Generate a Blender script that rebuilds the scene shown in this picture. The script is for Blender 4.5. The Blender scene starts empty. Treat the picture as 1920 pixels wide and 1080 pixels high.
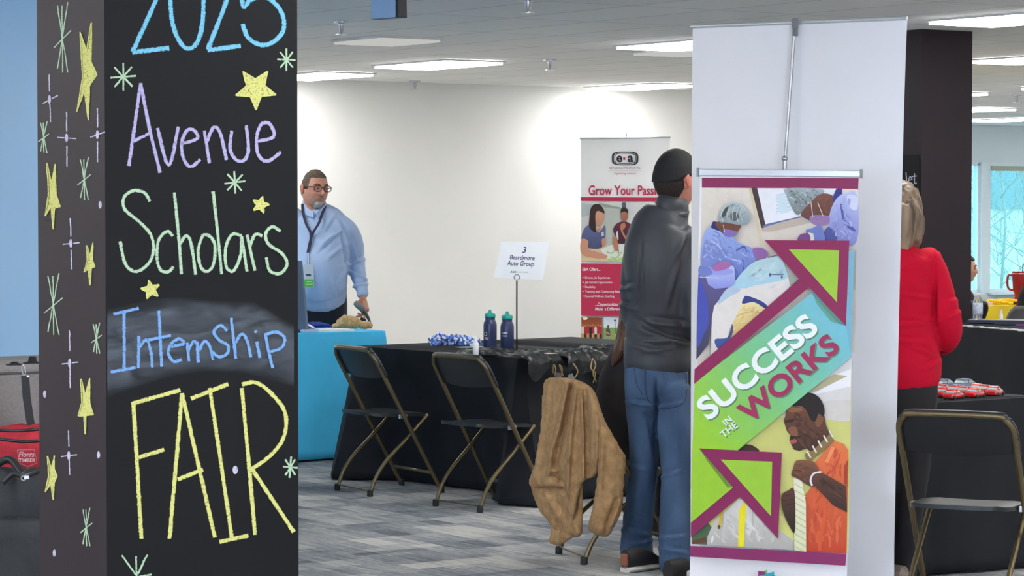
import bpy, math, random
from mathutils import Vector, Matrix, noise
from mathutils.geometry import tessellate_polygon
random.seed(7)
V = Vector
SC = bpy.context.scene
COL = SC.collection
R = math.radians

# ------------------------------------------------------------------ camera maths
F = 5000.0
PITCH = math.atan(161 / F)
CZ = 1.55
EYE = V((0, 0, CZ))
def ray(px, py):
    cx = (px - 960) / F; cy = (540 - py) / F
    return V((cx, math.cos(PITCH) + cy * math.sin(PITCH), -math.sin(PITCH) + cy * math.cos(PITCH)))
def at(px, py, Y):
    d = ray(px, py); return EYE + d * (Y / d.y)
def atz(px, py, z):
    d = ray(px, py); return EYE + d * ((z - CZ) / d.z)
def onplane(px, py, p0, n):
    d = ray(px, py); t = (p0 - EYE).dot(n) / d.dot(n); return EYE + d * t

TH = R(34.3)
U = V((math.cos(TH), math.sin(TH), 0))
W = V((-math.sin(TH), math.cos(TH), 0))
Z = V((0, 0, 1))
CEIL = 2.65
def uv(u, v, z=0.0):
    return U * u + W * v + Z * z

cam = bpy.data.cameras.new('camera'); camo = bpy.data.objects.new('camera', cam); COL.objects.link(camo)
camo.location = EYE; camo.rotation_euler = (math.pi / 2 - PITCH, 0, 0)
cam.sensor_width = 36; cam.lens = 36 * F / 1920; cam.clip_end = 300
SC.camera = camo
SC.view_settings.view_transform = 'Standard'; SC.view_settings.look = 'None'
SC.view_settings.gamma = 1; SC.view_settings.use_curve_mapping = False
SC.view_settings.exposure = 1.42

# ------------------------------------------------------------------ colour + materials
def lin(c):
    return tuple(((x / 12.92) if x <= .04045 else ((x + .055) / 1.055) ** 2.4) for x in c)
def rgb(r, g, b):
    return lin((r / 255, g / 255, b / 255))
MATS = {}
def mat(name, col, rough=.6, metal=0.0, spec=.5, var=0.0, vscale=20, bump=0.0, bscale=60, sheen=0.0, stretch=None, coat=0.0, dark=None):
    if name in MATS: return MATS[name]
    m = bpy.data.materials.new(name); m.use_nodes = True; nt = m.node_tree
    b = nt.nodes['Principled BSDF']
    b.inputs['Roughness'].default_value = rough; b.inputs['Metallic'].default_value = metal
    b.inputs['Specular IOR Level'].default_value = spec
    if sheen: b.inputs['Sheen Weight'].default_value = sheen
    if coat: b.inputs['Coat Weight'].default_value = coat
    tc = nt.nodes.new('ShaderNodeTexCoord'); mp = nt.nodes.new('ShaderNodeMapping')
    nt.links.new(tc.outputs['Object'], mp.inputs[0])
    if stretch: mp.inputs['Scale'].default_value = stretch
    n = nt.nodes.new('ShaderNodeTexNoise'); n.inputs['Scale'].default_value = vscale; n.inputs['Detail'].default_value = 4
    nt.links.new(mp.outputs[0], n.inputs['Vector'])
    cr = nt.nodes.new('ShaderNodeValToRGB')
    v = max(var, .02)
    c2 = dark if dark else tuple(x * (1 - v) for x in col)
    cr.color_ramp.elements[0].position = .35; cr.color_ramp.elements[1].position = .65
    cr.color_ramp.elements[0].color = (*c2, 1); cr.color_ramp.elements[1].color = (*tuple(min(1, x * (1 + v * .5)) for x in col), 1)
    nt.links.new(n.outputs[0], cr.inputs[0]); nt.links.new(cr.outputs[0], b.inputs['Base Color'])
    if bump:
        n2 = nt.nodes.new('ShaderNodeTexNoise'); n2.inputs['Scale'].default_value = bscale; n2.inputs['Detail'].default_value = 3
        bp = nt.nodes.new('ShaderNodeBump'); bp.inputs['Strength'].default_value = bump; bp.inputs['Distance'].default_value = .01
        nt.links.new(mp.outputs[0], n2.inputs['Vector']); nt.links.new(n2.outputs[0], bp.inputs['Height']); nt.links.new(bp.outputs[0], b.inputs['Normal'])
    MATS[name] = m; return m
def vmat(name, rough=.6, spec=.4, mott=.06, mscale=40, sub=0.0):
    """colour comes from the mesh's 'Col' attribute, slightly mottled"""
    if name in MATS: return MATS[name]
    m = bpy.data.materials.new(name); m.use_nodes = True; nt = m.node_tree
    b = nt.nodes['Principled BSDF']; b.inputs['Roughness'].default_value = rough; b.inputs['Specular IOR Level'].default_value = spec
    a = nt.nodes.new('ShaderNodeAttribute'); a.attribute_name = 'Col'
    n = nt.nodes.new('ShaderNodeTexNoise'); n.inputs['Scale'].default_value = mscale; n.inputs['Detail'].default_value = 3
    tc = nt.nodes.new('ShaderNodeTexCoord'); nt.links.new(tc.outputs['Object'], n.inputs['Vector'])
    mr = nt.nodes.new('ShaderNodeMapRange'); mr.inputs['To Min'].default_value = 1 - mott; mr.inputs['To Max'].default_value = 1 + mott
    mr.inputs['From Min'].default_value = .3; mr.inputs['From Max'].default_value = .7
    nt.links.new(n.outputs[0], mr.inputs[0])
    vm = nt.nodes.new('ShaderNodeVectorMath'); vm.operation = 'SCALE'
    nt.links.new(a.outputs['Color'], vm.inputs[0]); nt.links.new(mr.outputs[0], vm.inputs['Scale'])
    nt.links.new(vm.outputs[0], b.inputs['Base Color'])
    if sub:
        b.inputs['Subsurface Weight'].default_value = sub; b.inputs['Subsurface Radius'].default_value = (.01, .004, .002)
    MATS[name] = m; return m
def emit(name, col, s):
    m = bpy.data.materials.new(name); m.use_nodes = True; nt = m.node_tree; nt.nodes.remove(nt.nodes['Principled BSDF'])
    e = nt.nodes.new('ShaderNodeEmission'); e.inputs[0].default_value = (*col, 1); e.inputs[1].default_value = s
    nt.links.new(e.outputs[0], nt.nodes['Material Output'].inputs[0]); return m

# ------------------------------------------------------------------ objects
XF = {}
def thing(name, label, cat, loc=(0, 0, 0), rz=0.0, group=None, kind=None):
    o = bpy.data.objects.new(name, None); COL.objects.link(o); o.empty_display_size = .05
    o.location = loc; o.rotation_euler = (0, 0, rz); o['label'] = label; o['category'] = cat
    if group: o['group'] = group
    if kind: o['kind'] = kind
    XF[o.name] = Matrix.Translation(V(loc)) @ Matrix.Rotation(rz, 4, 'Z')
    return o
class MB:
    def __init__(s): s.v = []; s.f = []; s.c = []; s.mi = []
    def add(s, vs, fs, mi=0, col=None):
        o = len(s.v); s.v += [V(x) for x in vs]; s.f += [tuple(i + o for i in f) for f in fs]; s.mi += [mi] * len(fs)
        s.c += ([col] * len(vs) if (col is None or not isinstance(col, list)) else col)
        return s
    def box(s, c, d, rot=None, mi=0, col=None):
        c = V(c); hx, hy, hz = d[0] / 2, d[1] / 2, d[2] / 2
        vs = [V((x, y, z)) for x in (-hx, hx) for y in (-hy, hy) for z in (-hz, hz)]
        if rot is not None: vs = [rot @ v for v in vs]
        s.add([v + c for v in vs], [(0, 1, 3, 2), (4, 6, 7, 5), (0, 4, 5, 1), (2, 3, 7, 6), (0, 2, 6, 4), (1, 5, 7, 3)], mi, col); return s
    def tube(s, pts, r, n=10, mi=0, flat=None, caps=True, col=None, smooth=True):
        """round tube through pts; r number or list; flat=(axis, k) squashes the section"""
        pts = [V(p) for p in pts]; m = len(pts); rr = r if isinstance(r, (list, tuple)) else [r] * m
        base = len(s.v); prev = None; vs = []
        for i, p in enumerate(pts):
            t = (pts[min(i + 1, m - 1)] - pts[max(i - 1, 0)]).normalized()
            if prev is None:
                a = t.cross(Z)
                if a.length < .05: a = t.cross(V((1, 0, 0)))
                a.normalize()
            else:
                a = prev - t * prev.dot(t); a.normalize()
            prev = a; b = t.cross(a)
            for k in range(n):
                w = 2 * math.pi * k / n
                vs.append(p + a * math.cos(w) * rr[i] + b * math.sin(w) * rr[i])
        fs = []
        for i in range(m - 1):
            for k in range(n):
                k2 = (k + 1) % n
                fs.append((i * n + k, i * n + k2, (i + 1) * n + k2, (i + 1) * n + k))
        if caps: fs += [tuple(range(n))[::-1], tuple(range((m - 1) * n, m * n))]
        s.add(vs, fs, mi, col); return s
    def lathe(s, c, prof, n=24, mi=0, axis=None, col=None):
        """prof = [(r, z)...] about vertical axis at c"""
        c = V(c); vs = []; m = len(prof)
        for r, z in prof:
            for k in range(n):
                w = 2 * math.pi * k / n; vs.append(V((r * math.cos(w), r * math.sin(w), z)))
        if axis is not None: vs = [axis @ v for v in vs]
        fs = [(i * n + k, i * n + (k + 1) % n, (i + 1) * n + (k + 1) % n, (i + 1) * n + k) for i in range(m - 1) for k in range(n)]
        if prof[0][0] > 1e-5: fs.append(tuple(range(n))[::-1])
        if prof[-1][0] > 1e-5: fs.append(tuple(range((m - 1) * n, m * n)))
        s.add([v + c for v in vs], fs, mi, col); return s
    def ell(s, c, r, n=16, m=12, rot=None, mi=0, col=None):
        c = V(c); vs = []; fs = []
        for i in range(m + 1):
            ph = math.pi * i / m
            for k in range(n):
                w = 2 * math.pi * k / n
                v = V((math.sin(ph) * math.cos(w) * r[0], math.sin(ph) * math.sin(w) * r[1], math.cos(ph) * r[2]))
                vs.append((rot @ v if rot else v) + c)
        for i in range(m):
            for k in range(n):
                fs.append((i * n + k, (i + 1) * n + k, (i + 1) * n + (k + 1) % n, i * n + (k + 1) % n))
        s.add(vs, fs, mi, col); return s
    def chain(s, secs, ref=V((1, 0, 0)), n=20, sub=5, power=2.0):
        """secs = [(Vector, half-width along ref, half-depth)], a closed lofted body"""
        P = [V(a[0]) for a in secs]; A = [a[1] for a in secs]; B = [a[2] for a in secs]
        def cr(L, i, t):
            p0 = L[max(i - 1, 0)]; p1 = L[i]; p2 = L[i + 1]; p3 = L[min(i + 2, len(L) - 1)]
            return (p1 * 2 + (p2 - p0) * t + (p0 * 2 - p1 * 5 + p2 * 4 - p3) * t * t + (p1 * 3 - p0 - p2 * 3 + p3) * t ** 3) * .5
        pts = []
        for i in range(len(P) - 1):
            for j in range(sub):
                t = j / sub; pts.append((cr(P, i, t), max(.001, cr(A, i, t)), max(.001, cr(B, i, t))))
        pts.append((P[-1], A[-1], B[-1]))
        # rounded ends
        def capring(p, q):
            d = (p[0] - q[0]).normalized(); out = []
            for w in (.35, .7, .95):
                k = math.sqrt(1 - w * w); out.append((p[0] + d * min(p[1], p[2]) * w * .7, p[1] * k, p[2] * k))
            return out
        pts = capring(pts[0], pts[1])[::-1] + pts + capring(pts[-1], pts[-2])
        vs = []; m = len(pts)
        for i, (p, a, b) in enumerate(pts):
            t = (pts[min(i + 1, m - 1)][0] - pts[max(i - 1, 0)][0]).normalized()
            x = (ref - t * ref.dot(t)); x = x.normalized() if x.length > .02 else t.orthogonal().normalized()
            y = t.cross(x)
            for k in range(n):
                w = 2 * math.pi * k / n; c_, s_ = math.cos(w), math.sin(w)
                e = 2 / power
                vs.append(p + x * a * math.copysign(abs(c_) ** e, c_) + y * b * math.copysign(abs(s_) ** e, s_))
        fs = [(i * n + k, i * n + (k + 1) % n, (i + 1) * n + (k + 1) % n, (i + 1) * n + k) for i in range(m - 1) for k in range(n)]
        fs += [tuple(range(n))[::-1], tuple(range((m - 1) * n, m * n))]
        s.add(vs, fs); return s
    def mesh(s, name):
        me = bpy.data.meshes.new(name); me.from_pydata([tuple(v) for v in s.v], [], s.f)
        me.polygons.foreach_set('material_index', s.mi)
        if any(c is not None for c in s.c):
            at_ = me.color_attributes.new('Col', 'FLOAT_COLOR', 'POINT')
            fl = []
            for c in s.c: fl += (list(c) + [1.0])[:4] if c is not None else [1, 1, 1, 1]
            at_.data.foreach_set('color', fl)
        me.update(); return me
def fixnormals(me):
    import bmesh
    bm = bmesh.new(); bm.from_mesh(me); bmesh.ops.recalc_face_normals(bm, faces=bm.faces); bm.to_mesh(me); bm.free()
def obj(name, m, material, parent=None, world=True, smooth=False, label=None, bevel=0.0, fix=True, ang=None):
    me = m.mesh(name) if isinstance(m, MB) else m
    if fix: fixnormals(me)
    if parent is not None and world: me.transform(XF[root_of(parent).name].inverted())
    for x in (material if isinstance(material, (list, tuple)) else [material]): me.materials.append(x)
    if smooth: me.polygons.foreach_set('use_smooth', [True] * len(me.polygons))
    if smooth and ang: me.set_sharp_from_angle(angle=R(ang))
    o = bpy.data.objects.new(name, me); COL.objects.link(o)
    if parent is not None: o.parent = parent
    if label: o['label'] = label
    if bevel:
        b = o.modifiers.new('bevel', 'BEVEL'); b.width = bevel; b.segments = 2; b.limit_method = 'ANGLE'
    return o
def root_of(o):
    while o.parent is not None: o = o.parent
    return o
def tag(o, label, cat, group=None, kind=None):
    o['label'] = label; o['category'] = cat
    if group: o['group'] = group
    if kind: o['kind'] = kind
    return o
def struct(name, m, material, smooth=False, label=None, fix=False):
    o = obj(name, m, material, smooth=smooth, fix=fix); o['kind'] = 'structure'
    if label: o['label'] = label
    return o
def kids(o): return [c for c in KID.get(o.name, [])]
KID = {}
def index_kids():
    KID.clear()
    for o in COL.objects:
        if o.parent: KID.setdefault(o.parent.name, []).append(o)
def dup(root, loc, rz=0.0, label=None, group=None, scale=None, mats=None):
    index_kids()
    def cp(o, par):
        c = o.copy(); COL.objects.link(c)
        if par is not None: c.parent = par
        for ch in KID.get(o.name, []): cp(ch, c)
        return c
    r = cp(root, None); r.location = loc; r.rotation_euler = (0, 0, rz)
    if label: r['label'] = label
    if group: r['group'] = group
    if scale: r.scale = scale
    XF[r.name] = Matrix.Translation(V(loc)) @ Matrix.Rotation(rz, 4, 'Z')
    return r
def fuse(name, mb, voxel, material, parent, it=6, fold=None, colf=None, label=None, world=True):
    me = mb.mesh('tmp'); fixnormals(me)
    t = bpy.data.objects.new('tmp', me); COL.objects.link(t)
    rm = t.modifiers.new('r', 'REMESH'); rm.mode = 'VOXEL'; rm.voxel_size = voxel
    if it:
        sm = t.modifiers.new('s', 'SMOOTH'); sm.iterations = it; sm.factor = .5
    dg = bpy.context.evaluated_depsgraph_get(); dg.update()
    out = bpy.data.meshes.new_from_object(t.evaluated_get(dg))
    bpy.data.objects.remove(t); bpy.data.meshes.remove(me)
    if fold:
        ns = [v.normal.copy() for v in out.vertices]
        for v, n in zip(out.vertices, ns):
            v.co = v.co + n * fold(v.co, n)
        out.update()
    if colf:
        at_ = out.color_attributes.new('Col', 'FLOAT_COLOR', 'POINT'); fl = []
        for v in out.vertices: fl += list(colf(v.co)) + [1.0]
        at_.data.foreach_set('color', fl)
    return obj(name, out, material, parent, world=world, smooth=True, label=label, fix=False)
def spl(pts, sub=6, closed=False):
    P = [V(p) for p in pts]; n = len(P); out = []
    rng = range(n if closed else n - 1)
    for i in rng:
        g = (lambda j: P[j % n]) if closed else (lambda j: P[min(max(j, 0), n - 1)])
        p0, p1, p2, p3 = g(i - 1), g(i), g(i + 1), g(i + 2)
        for j in range(sub):
            t = j / sub
            out.append((p1 * 2 + (p2 - p0) * t + (p0 * 2 - p1 * 5 + p2 * 4 - p3) * t * t + (p1 * 3 - p0 - p2 * 3 + p3) * t ** 3) * .5)
    if not closed: out.append(P[-1])
    return out
def folds(amp, sc=(6, 6, 14), seed=0.0, pw=2.0):
    def f(p, n):
        q = V((p.x * sc[0] + seed, p.y * sc[1], p.z * sc[2]))
        a = noise.noise(q + V((noise.noise(q * .5), 0, 0)) * 1.5)
        b = noise.noise(q * 2.3 + V((5, 3, 1)))
        return amp * ((1 - abs(a)) ** pw * 1.0 - .6 + .35 * b)
    return f

# text outline -> 2D mesh in em units
def text2d(s, bold=0.0, shear=0.0, space=1.0):
    cu = bpy.data.curves.new('t', 'FONT'); cu.body = s; cu.size = 1; cu.offset = bold; cu.shear = shear; cu.space_character = space
    cu.resolution_u = 4
    o = bpy.data.objects.new('t', cu); COL.objects.link(o)
    dg = bpy.context.evaluated_depsgraph_get(); dg.update()
    me = bpy.data.meshes.new_from_object(o.evaluated_get(dg))
    vs = [V((v.co.x, v.co.y)) for v in me.vertices]; fs = [tuple(p.vertices) for p in me.polygons]
    bpy.data.objects.remove(o); bpy.data.curves.remove(cu); bpy.data.meshes.remove(me)
    return vs, fs

def inpoly(x, y, P):
    c_ = False; j = len(P) - 1
    for i in range(len(P)):
        if (P[i][1] > y) != (P[j][1] > y) and x < (P[j][0] - P[i][0]) * (y - P[i][1]) / (P[j][1] - P[i][1] + 1e-9) + P[i][0]: c_ = not c_
        j = i
    return c_
class Print:
    """flat artwork on a real plane; coordinates are in a local frame (ox, oy, scale)"""
    def __init__(s, p0, n, lit=1.0, step=.00015):
        s.p0 = V(p0); s.n = V(n).normalized(); s.mb = MB(); s.k = 1; s.xf = (0, 0, 1.0); s.lit = lit; s.step = step
    def P(s, x, y):
        return onplane(s.xf[0] + x / s.xf[2], s.xf[1] + y / s.xf[2], s.p0, s.n) + s.n * s.k * s.step
    def C(s, c):
        return tuple(min(.92, x / s.lit) for x in rgb(*c[:3]))
    def poly(s, pts, col, smooth=False, up=True):
        """col = (r,g,b) or function (x,y)->(r,g,b)"""
        if smooth:
            pts = [(p.x, p.y) for p in spl([(x, y, 0) for x, y in pts], 4, True)]
        tri = tessellate_polygon([[V((x, y, 0)) for x, y in pts]])
        cols = [s.C(col(x, y)) if callable(col) else s.C(col) for x, y in pts]
        s.mb.add([s.P(x, y) for x, y in pts], [tuple(t) for t in tri], col=cols)
        if up: s.k += 1
    def grad(s, pts, c0, c1, horiz=False, smooth=True):
        i = 0 if horiz else 1
        lo = min(p[i] for p in pts); hi = max(p[i] for p in pts)
        f = lambda x, y: tuple(a + (b - a) * ((x if horiz else y) - lo) / (hi - lo + 1e-6) for a, b in zip(c0, c1))
        s.poly(pts, f, smooth)
    def ell(s, x, y, rx, ry, col, n=20, up=True):
        s.poly([(x + rx * math.cos(2 * math.pi * k / n), y + ry * math.sin(2 * math.pi * k / n)) for k in range(n)], col, up=up)
    def mottle(s, P, a, b, n, L_, w_, ang, seed=1, k=.5):
        r = random.Random(seed); x0 = min(q[0] for q in P); x1 = max(q[0] for q in P); y0 = min(q[1] for q in P); y1 = max(q[1] for q in P); c_ = 0
        for _ in range(n * 8):
            if c_ >= n: break
            x = r.uniform(x0, x1); y = r.uniform(y0, y1); t = R(ang + r.uniform(-35, 35)); l = L_ * r.uniform(.4, 1.2); ww = w_ * r.uniform(.5, 1.2)
            ca, sa = math.cos(t), math.sin(t); bend = r.uniform(-.3, .3)
            pts = []
            for q in range(12):
                u_ = math.cos(q * math.pi / 6) * l; v_ = math.sin(q * math.pi / 6) * ww + bend * (u_ * u_ / l - l * .5)
                pts.append((x + u_ * ca - v_ * sa, y + u_ * sa + v_ * ca))
            if all(inpoly(q[0], q[1], P) for q in pts[::2]):
                m_ = .2 + .5 * r.random(); s.poly(pts, tuple(p_ + (q_ - p_) * m_ for p_, q_ in zip(a, b)), up=False); c_ += 1
                if c_ % 6 == 0: s.k += 1
        s.k += 1
    def line(s, pts, w, col, smooth=False):
        P = [(p.x, p.y) for p in spl([(x, y, 0) for x, y in pts], 5)] if smooth else pts
        L = []; Rr = []
        for i, (x, y) in enumerate(P):
            a = P[max(i - 1, 0)]; b = P[min(i + 1, len(P) - 1)]
            d = V((b[0] - a[0], b[1] - a[1])); d = d.normalized() if d.length else V((1, 0))
            L.append((x - d.y * w / 2, y + d.x * w / 2)); Rr.append((x + d.y * w / 2, y - d.x * w / 2))
        n = len(P); vs = [s.P(*p) for p in L] + [s.P(*p) for p in Rr]
        s.mb.add(vs, [(i, i + 1, n + i + 1, n + i) for i in range(n - 1)], col=s.C(col)); s.k += 1
    def text(s, t, x, y, size, col, ang=0.0, xs=1.0, bold=0.0, shear=0.0, space=1.0, width=None, center=False):
        vs, fs = text2d(t, bold, shear, space)
        if not vs: return
        x0 = min(v.x for v in vs); x1 = max(v.x for v in vs)
        if width: xs = width / ((x1 - x0) * size)
        off = (x0 + x1) / 2 if center else x0
        ca, sa = math.cos(ang), math.sin(ang)
        out = []
        for v in vs:
            a = (v.x - off) * size * xs; b = -v.y * size
            out.append(s.P(x + a * ca - b * sa, y + a * sa + b * ca))
        s.mb.add(out, fs, col=s.C(col)); s.k += 1

# ------------------------------------------------------------------ common materials
M_frame = mat('bronze_tube', rgb(118, 104, 76), .38, .75, var=.08)
M_black = mat('black_plastic', rgb(26, 28, 32), .38, var=.1)
M_seat = mat('black_seat', rgb(32, 38, 40), .38, var=.1)
M_rubber = mat('black_rubber', rgb(28, 28, 30), .7)
M_cloth = mat('black_cloth', rgb(31, 33, 37), .8, spec=.3, var=.12, vscale=6)
M_silver = mat('silver_metal', rgb(190, 192, 195), .3, .85)
M_steel = mat('steel_pole', rgb(170, 172, 176), .28, .9)
M_paper = mat('paper_white', (.8, .8, .8), .7, var=.04)
M_print = vmat('printed_fabric', .55, .3, .03, 30)
M_dark = mat('near_black', rgb(26, 26, 30), .6)
M_glassw = None

# ------------------------------------------------------------------ world
w = bpy.data.worlds.new('world'); SC.world = w; w.use_nodes = True
wn = w.node_tree; bg = wn.nodes['Background']
sky = wn.nodes.new('ShaderNodeTexSky'); sky.sky_type = 'HOSEK_WILKIE'; sky.turbidity = 4; sky.sun_direction = V((.3, -.5, .8)).normalized()
mx = wn.nodes.new('ShaderNodeMixRGB'); mx.inputs[0].default_value = .6; mx.inputs[2].default_value = (.75, .92, 1, 1)
wn.links.new(sky.outputs[0], mx.inputs[1]); wn.links.new(mx.outputs[0], bg.inputs[0]); bg.inputs[1].default_value = 2.2

# ------------------------------------------------------------------ room shell
def quad(mb, a, b, c, d, mi=0): mb.add([a, b, c, d], [(0, 1, 2, 3)], mi)
def floor_mat():
    m = bpy.data.materials.new('carpet_tiles'); m.use_nodes = True; nt = m.node_tree; L = nt.links
    b = nt.nodes['Principled BSDF']; b.inputs['Roughness'].default_value = .95; b.inputs['Specular IOR Level'].default_value = .15
    tc = nt.nodes.new('ShaderNodeTexCoord')
    mp = nt.nodes.new('ShaderNodeMapping'); mp.inputs['Rotation'].default_value = (0, 0, -(TH + math.pi / 2))
    L.new(tc.outputs['Object'], mp.inputs[0])     # x runs along the room's depth axis
    def brick(w, h, off, scale=1):
        t = nt.nodes.new('ShaderNodeTexBrick'); t.inputs['Scale'].default_value = scale
        t.inputs['Brick Width'].default_value = w; t.inputs['Row Height'].default_value = h; t.inputs['Mortar Size'].default_value = 0
        t.offset = off; t.inputs['Color1'].default_value = (0, 0, 0, 1); t.inputs['Color2'].default_value = (1, 1, 1, 1)
        L.new(mp.outputs[0], t.inputs['Vector']); return t
    b1 = brick(.5, .25, .5); b2 = brick(.42, .5, .37); b3 = brick(.25, .125, .3)
    def ns(sx, sy, scale, det=3):
        q = nt.nodes.new('ShaderNodeMapping'); q.inputs['Scale'].default_value = (sx, sy, 1); L.new(mp.outputs[0], q.inputs[0])
        n = nt.nodes.new('ShaderNodeTexNoise'); n.inputs['Scale'].default_value = scale; n.inputs['Detail'].default_value = det
        L.new(q.outputs[0], n.inputs['Vector']); return n
    n1 = ns(1.2, 22, 2.2); n2 = ns(1, 1, 1.1, 2); n3 = ns(1, 1, 260, 2); n4 = ns(3, 60, 2.5)
    def mul(a, k, add=0.0):
        q = nt.nodes.new('ShaderNodeMath'); q.operation = 'MULTIPLY_ADD'; q.inputs[1].default_value = k; q.inputs[2].default_value = add
        L.new(a, q.inputs[0]); return q.outputs[0]
    def addn(a, c):
        q = nt.nodes.new('ShaderNodeMath'); q.operation = 'ADD'; L.new(a, q.inputs[0]); L.new(c, q.inputs[1]); return q.outputs[0]
    t = addn(addn(mul(b1.outputs[0], .24), mul(b2.outputs[0], .20)), mul(b3.outputs[0], .16))
    t = addn(t, mul(n1.outputs[0], .46, -.27)); t = addn(t, mul(n4.outputs[0], .26, -.15)); t = addn(t, mul(n2.outputs[0], .3, -.15)); t = addn(t, mul(n3.outputs[0], .12, -.06))
    cr = nt.nodes.new('ShaderNodeValToRGB'); e = cr.color_ramp.elements
    e[0].position = 0.0; e[0].color = (*rgb(92, 96, 102), 1); e[1].position = .42; e[1].color = (*rgb(190, 188, 182), 1)
    x = cr.color_ramp.elements.new(.17); x.color = (*rgb(130, 134, 139), 1)
    L.new(t, cr.inputs[0]); L.new(cr.outputs[0], b.inputs['Base Color'])
    bp = nt.nodes.new('ShaderNodeBump'); bp.inputs['Strength'].default_value = .3; L.new(n3.outputs[0], bp.inputs['Height']); L.new(bp.outputs[0], b.inputs['Normal'])
    return m
def ceil_mat():
    m = bpy.data.materials.new('ceiling_tiles'); m.use_nodes = True; nt = m.node_tree; L = nt.links
    b = nt.nodes['Principled BSDF']; b.inputs['Roughness'].default_value = .9
    tc = nt.nodes.new('ShaderNodeTexCoord'); mp = nt.nodes.new('ShaderNodeMapping'); mp.inputs['Rotation'].default_value = (0, 0, -(TH + math.pi / 2))
    L.new(tc.outputs['Object'], mp.inputs[0])
    t = nt.nodes.new('ShaderNodeTexBrick'); t.inputs['Scale'].default_value = 1; t.inputs['Brick Width'].default_value = 1.2; t.inputs['Row Height'].default_value = .6
    t.inputs['Mortar Size'].default_value = .012; t.offset = 0; t.inputs['Color1'].default_value = (.80, .80, .79, 1); t.inputs['Color2'].default_value = (.84, .84, .82, 1)
    t.inputs['Mortar'].default_value = (.62, .62, .60, 1); t.inputs['Mortar Smooth'].default_value = .1
    L.new(mp.outputs[0], t.inputs['Vector']); L.new(t.outputs[0], b.inputs['Base Color'])
    n = nt.nodes.new('ShaderNodeTexNoise'); n.inputs['Scale'].default_value = 120; L.new(mp.outputs[0], n.inputs['Vector'])
    bp = nt.nodes.new('ShaderNodeBump'); bp.inputs['Strength'].default_value = .15; L.new(n.outputs[0], bp.inputs['Height']); L.new(bp.outputs[0], b.inputs['Normal'])
    return m
M_wall = mat('white_wall_paint', (.78, .775, .75), .8, var=.015, vscale=1.5, bump=.05, bscale=200)
M_wallw = mat('window_wall_paint', (.70, .76, .79), .8, var=.02, vscale=2)
M_blue = mat('blue_wall_paint', rgb(150, 200, 240), .32, var=.03, vscale=1.2)
U0, U1, V0, VB, VW, UR = -5, 31, -5, 20.8, 27.8, 17.2
fm = MB(); quad(fm, uv(U0, V0), uv(U1, V0), uv(U1, VW), uv(U0, VW)); struct('floor', fm, floor_mat(), label='grey blue streaked carpet tile floor')
cmx = MB(); quad(cmx, uv(U0, VW, CEIL), uv(U1, VW, CEIL), uv(U1, V0, CEIL), uv(U0, V0, CEIL)); struct('ceiling', cmx, ceil_mat(), label='grey suspended tile ceiling')
def wallbox(name, ua, ub, va, vb, m, z0=0.0, z1=CEIL, label=None):
    mb = MB(); mb.box((0, 0, 0), (ub - ua, vb - va, z1 - z0)); Rm = Matrix.Rotation(TH, 3, 'Z')
    mb.v = [Rm @ v + uv((ua + ub) / 2, (va + vb) / 2, (z0 + z1) / 2) for v in mb.v]
    return struct(name, mb, m, label=label)
wallbox('wall_back', U0, UR, VB, VB + .15, M_wall, label='long plain white wall at the back')
wallbox('wall_return', UR - .15, UR, VB + .15, VW, M_wall)
wallbox('wall_front', U0, U1, V0 - .15, V0, M_wall)
wallbox('wall_side', U0 - .15, U0, V0, VB, M_wall)
wallbox('wall_right', U1, U1 + .15, V0, VW, M_wall)
wallbox('wall_left', 4.95, 5.1, 10.75, 17.5, M_blue, label='glossy light blue wall at the left edge')
M_base = mat('baseboard_grey', rgb(70, 72, 76), .6)
wallbox('baseboard_back', U0, UR, VB - .012, VB, M_base, 0, .1)
# window wall with a strip of glazing
zs, zt = .25, 2.12
wallbox('wall_window', UR, U1, VW, VW + .2, M_wallw, 0, zs, label='pale blue wall around the far windows')
wallbox('wall_window', UR, U1, VW, VW + .2, M_wallw, zt, CEIL)
wallbox('wall_window', UR, 24.2, VW, VW + .2, M_wallw, zs, zt)
M_alu = mat('window_frame_paint', (.72, .8, .85), .4, var=.03)
gm = bpy.data.materials.new('tinted_glass'); gm.use_nodes = True; nt = gm.node_tree; nt.nodes.remove(nt.nodes['Principled BSDF'])
tb = nt.nodes.new('ShaderNodeBsdfTransparent'); tb.inputs[0].default_value = (.72, .95, .98, 1); gb = nt.nodes.new('ShaderNodeBsdfGlossy'); gb.inputs['Roughness'].default_value = .02
ms = nt.nodes.new('ShaderNodeMixShader'); ms.inputs[0].default_value = .05
nt.links.new(tb.outputs[0], ms.inputs[1]); nt.links.new(gb.outputs[0], ms.inputs[2]); nt.links.new(ms.outputs[0], nt.nodes['Material Output'].inputs[0])
def win(i, ua, ub):
    Rm = Matrix.Rotation(TH, 3, 'Z')
    def bx(mb, a, b, z0, z1, d=.09, dv=.05):
        mb.box(uv((a + b) / 2, VW + dv, (z0 + z1) / 2), (b - a, d, z1 - z0), Rm)
    fr = MB(); t = .05
    bx(fr, ua, ua + t, zs, zt); bx(fr, ub - t, ub, zs, zt); bx(fr, ua, ub, zs, zs + t); bx(fr, ua, ub, zt - t, zt)
    o = struct('window_%d' % i, fr, M_alu)
    g = MB(); bx(g, ua + t, ub - t, zs + t, zt - t, .008); gg = obj('glass_pane', g, gm, o, world=False)
    s = MB(); bx(s, ua, ub, zs - .03, zs, .2, -.03); obj('window_sill', s, M_alu, o, world=False)
    b = MB(); bx(b, ua + t, ub - t, zt - t - .07, zt - t, .03, .0)
    if i != 1: obj('roller_blind', b, mat('blind_beige', rgb(170, 170, 150), .7), o, world=False)
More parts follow.
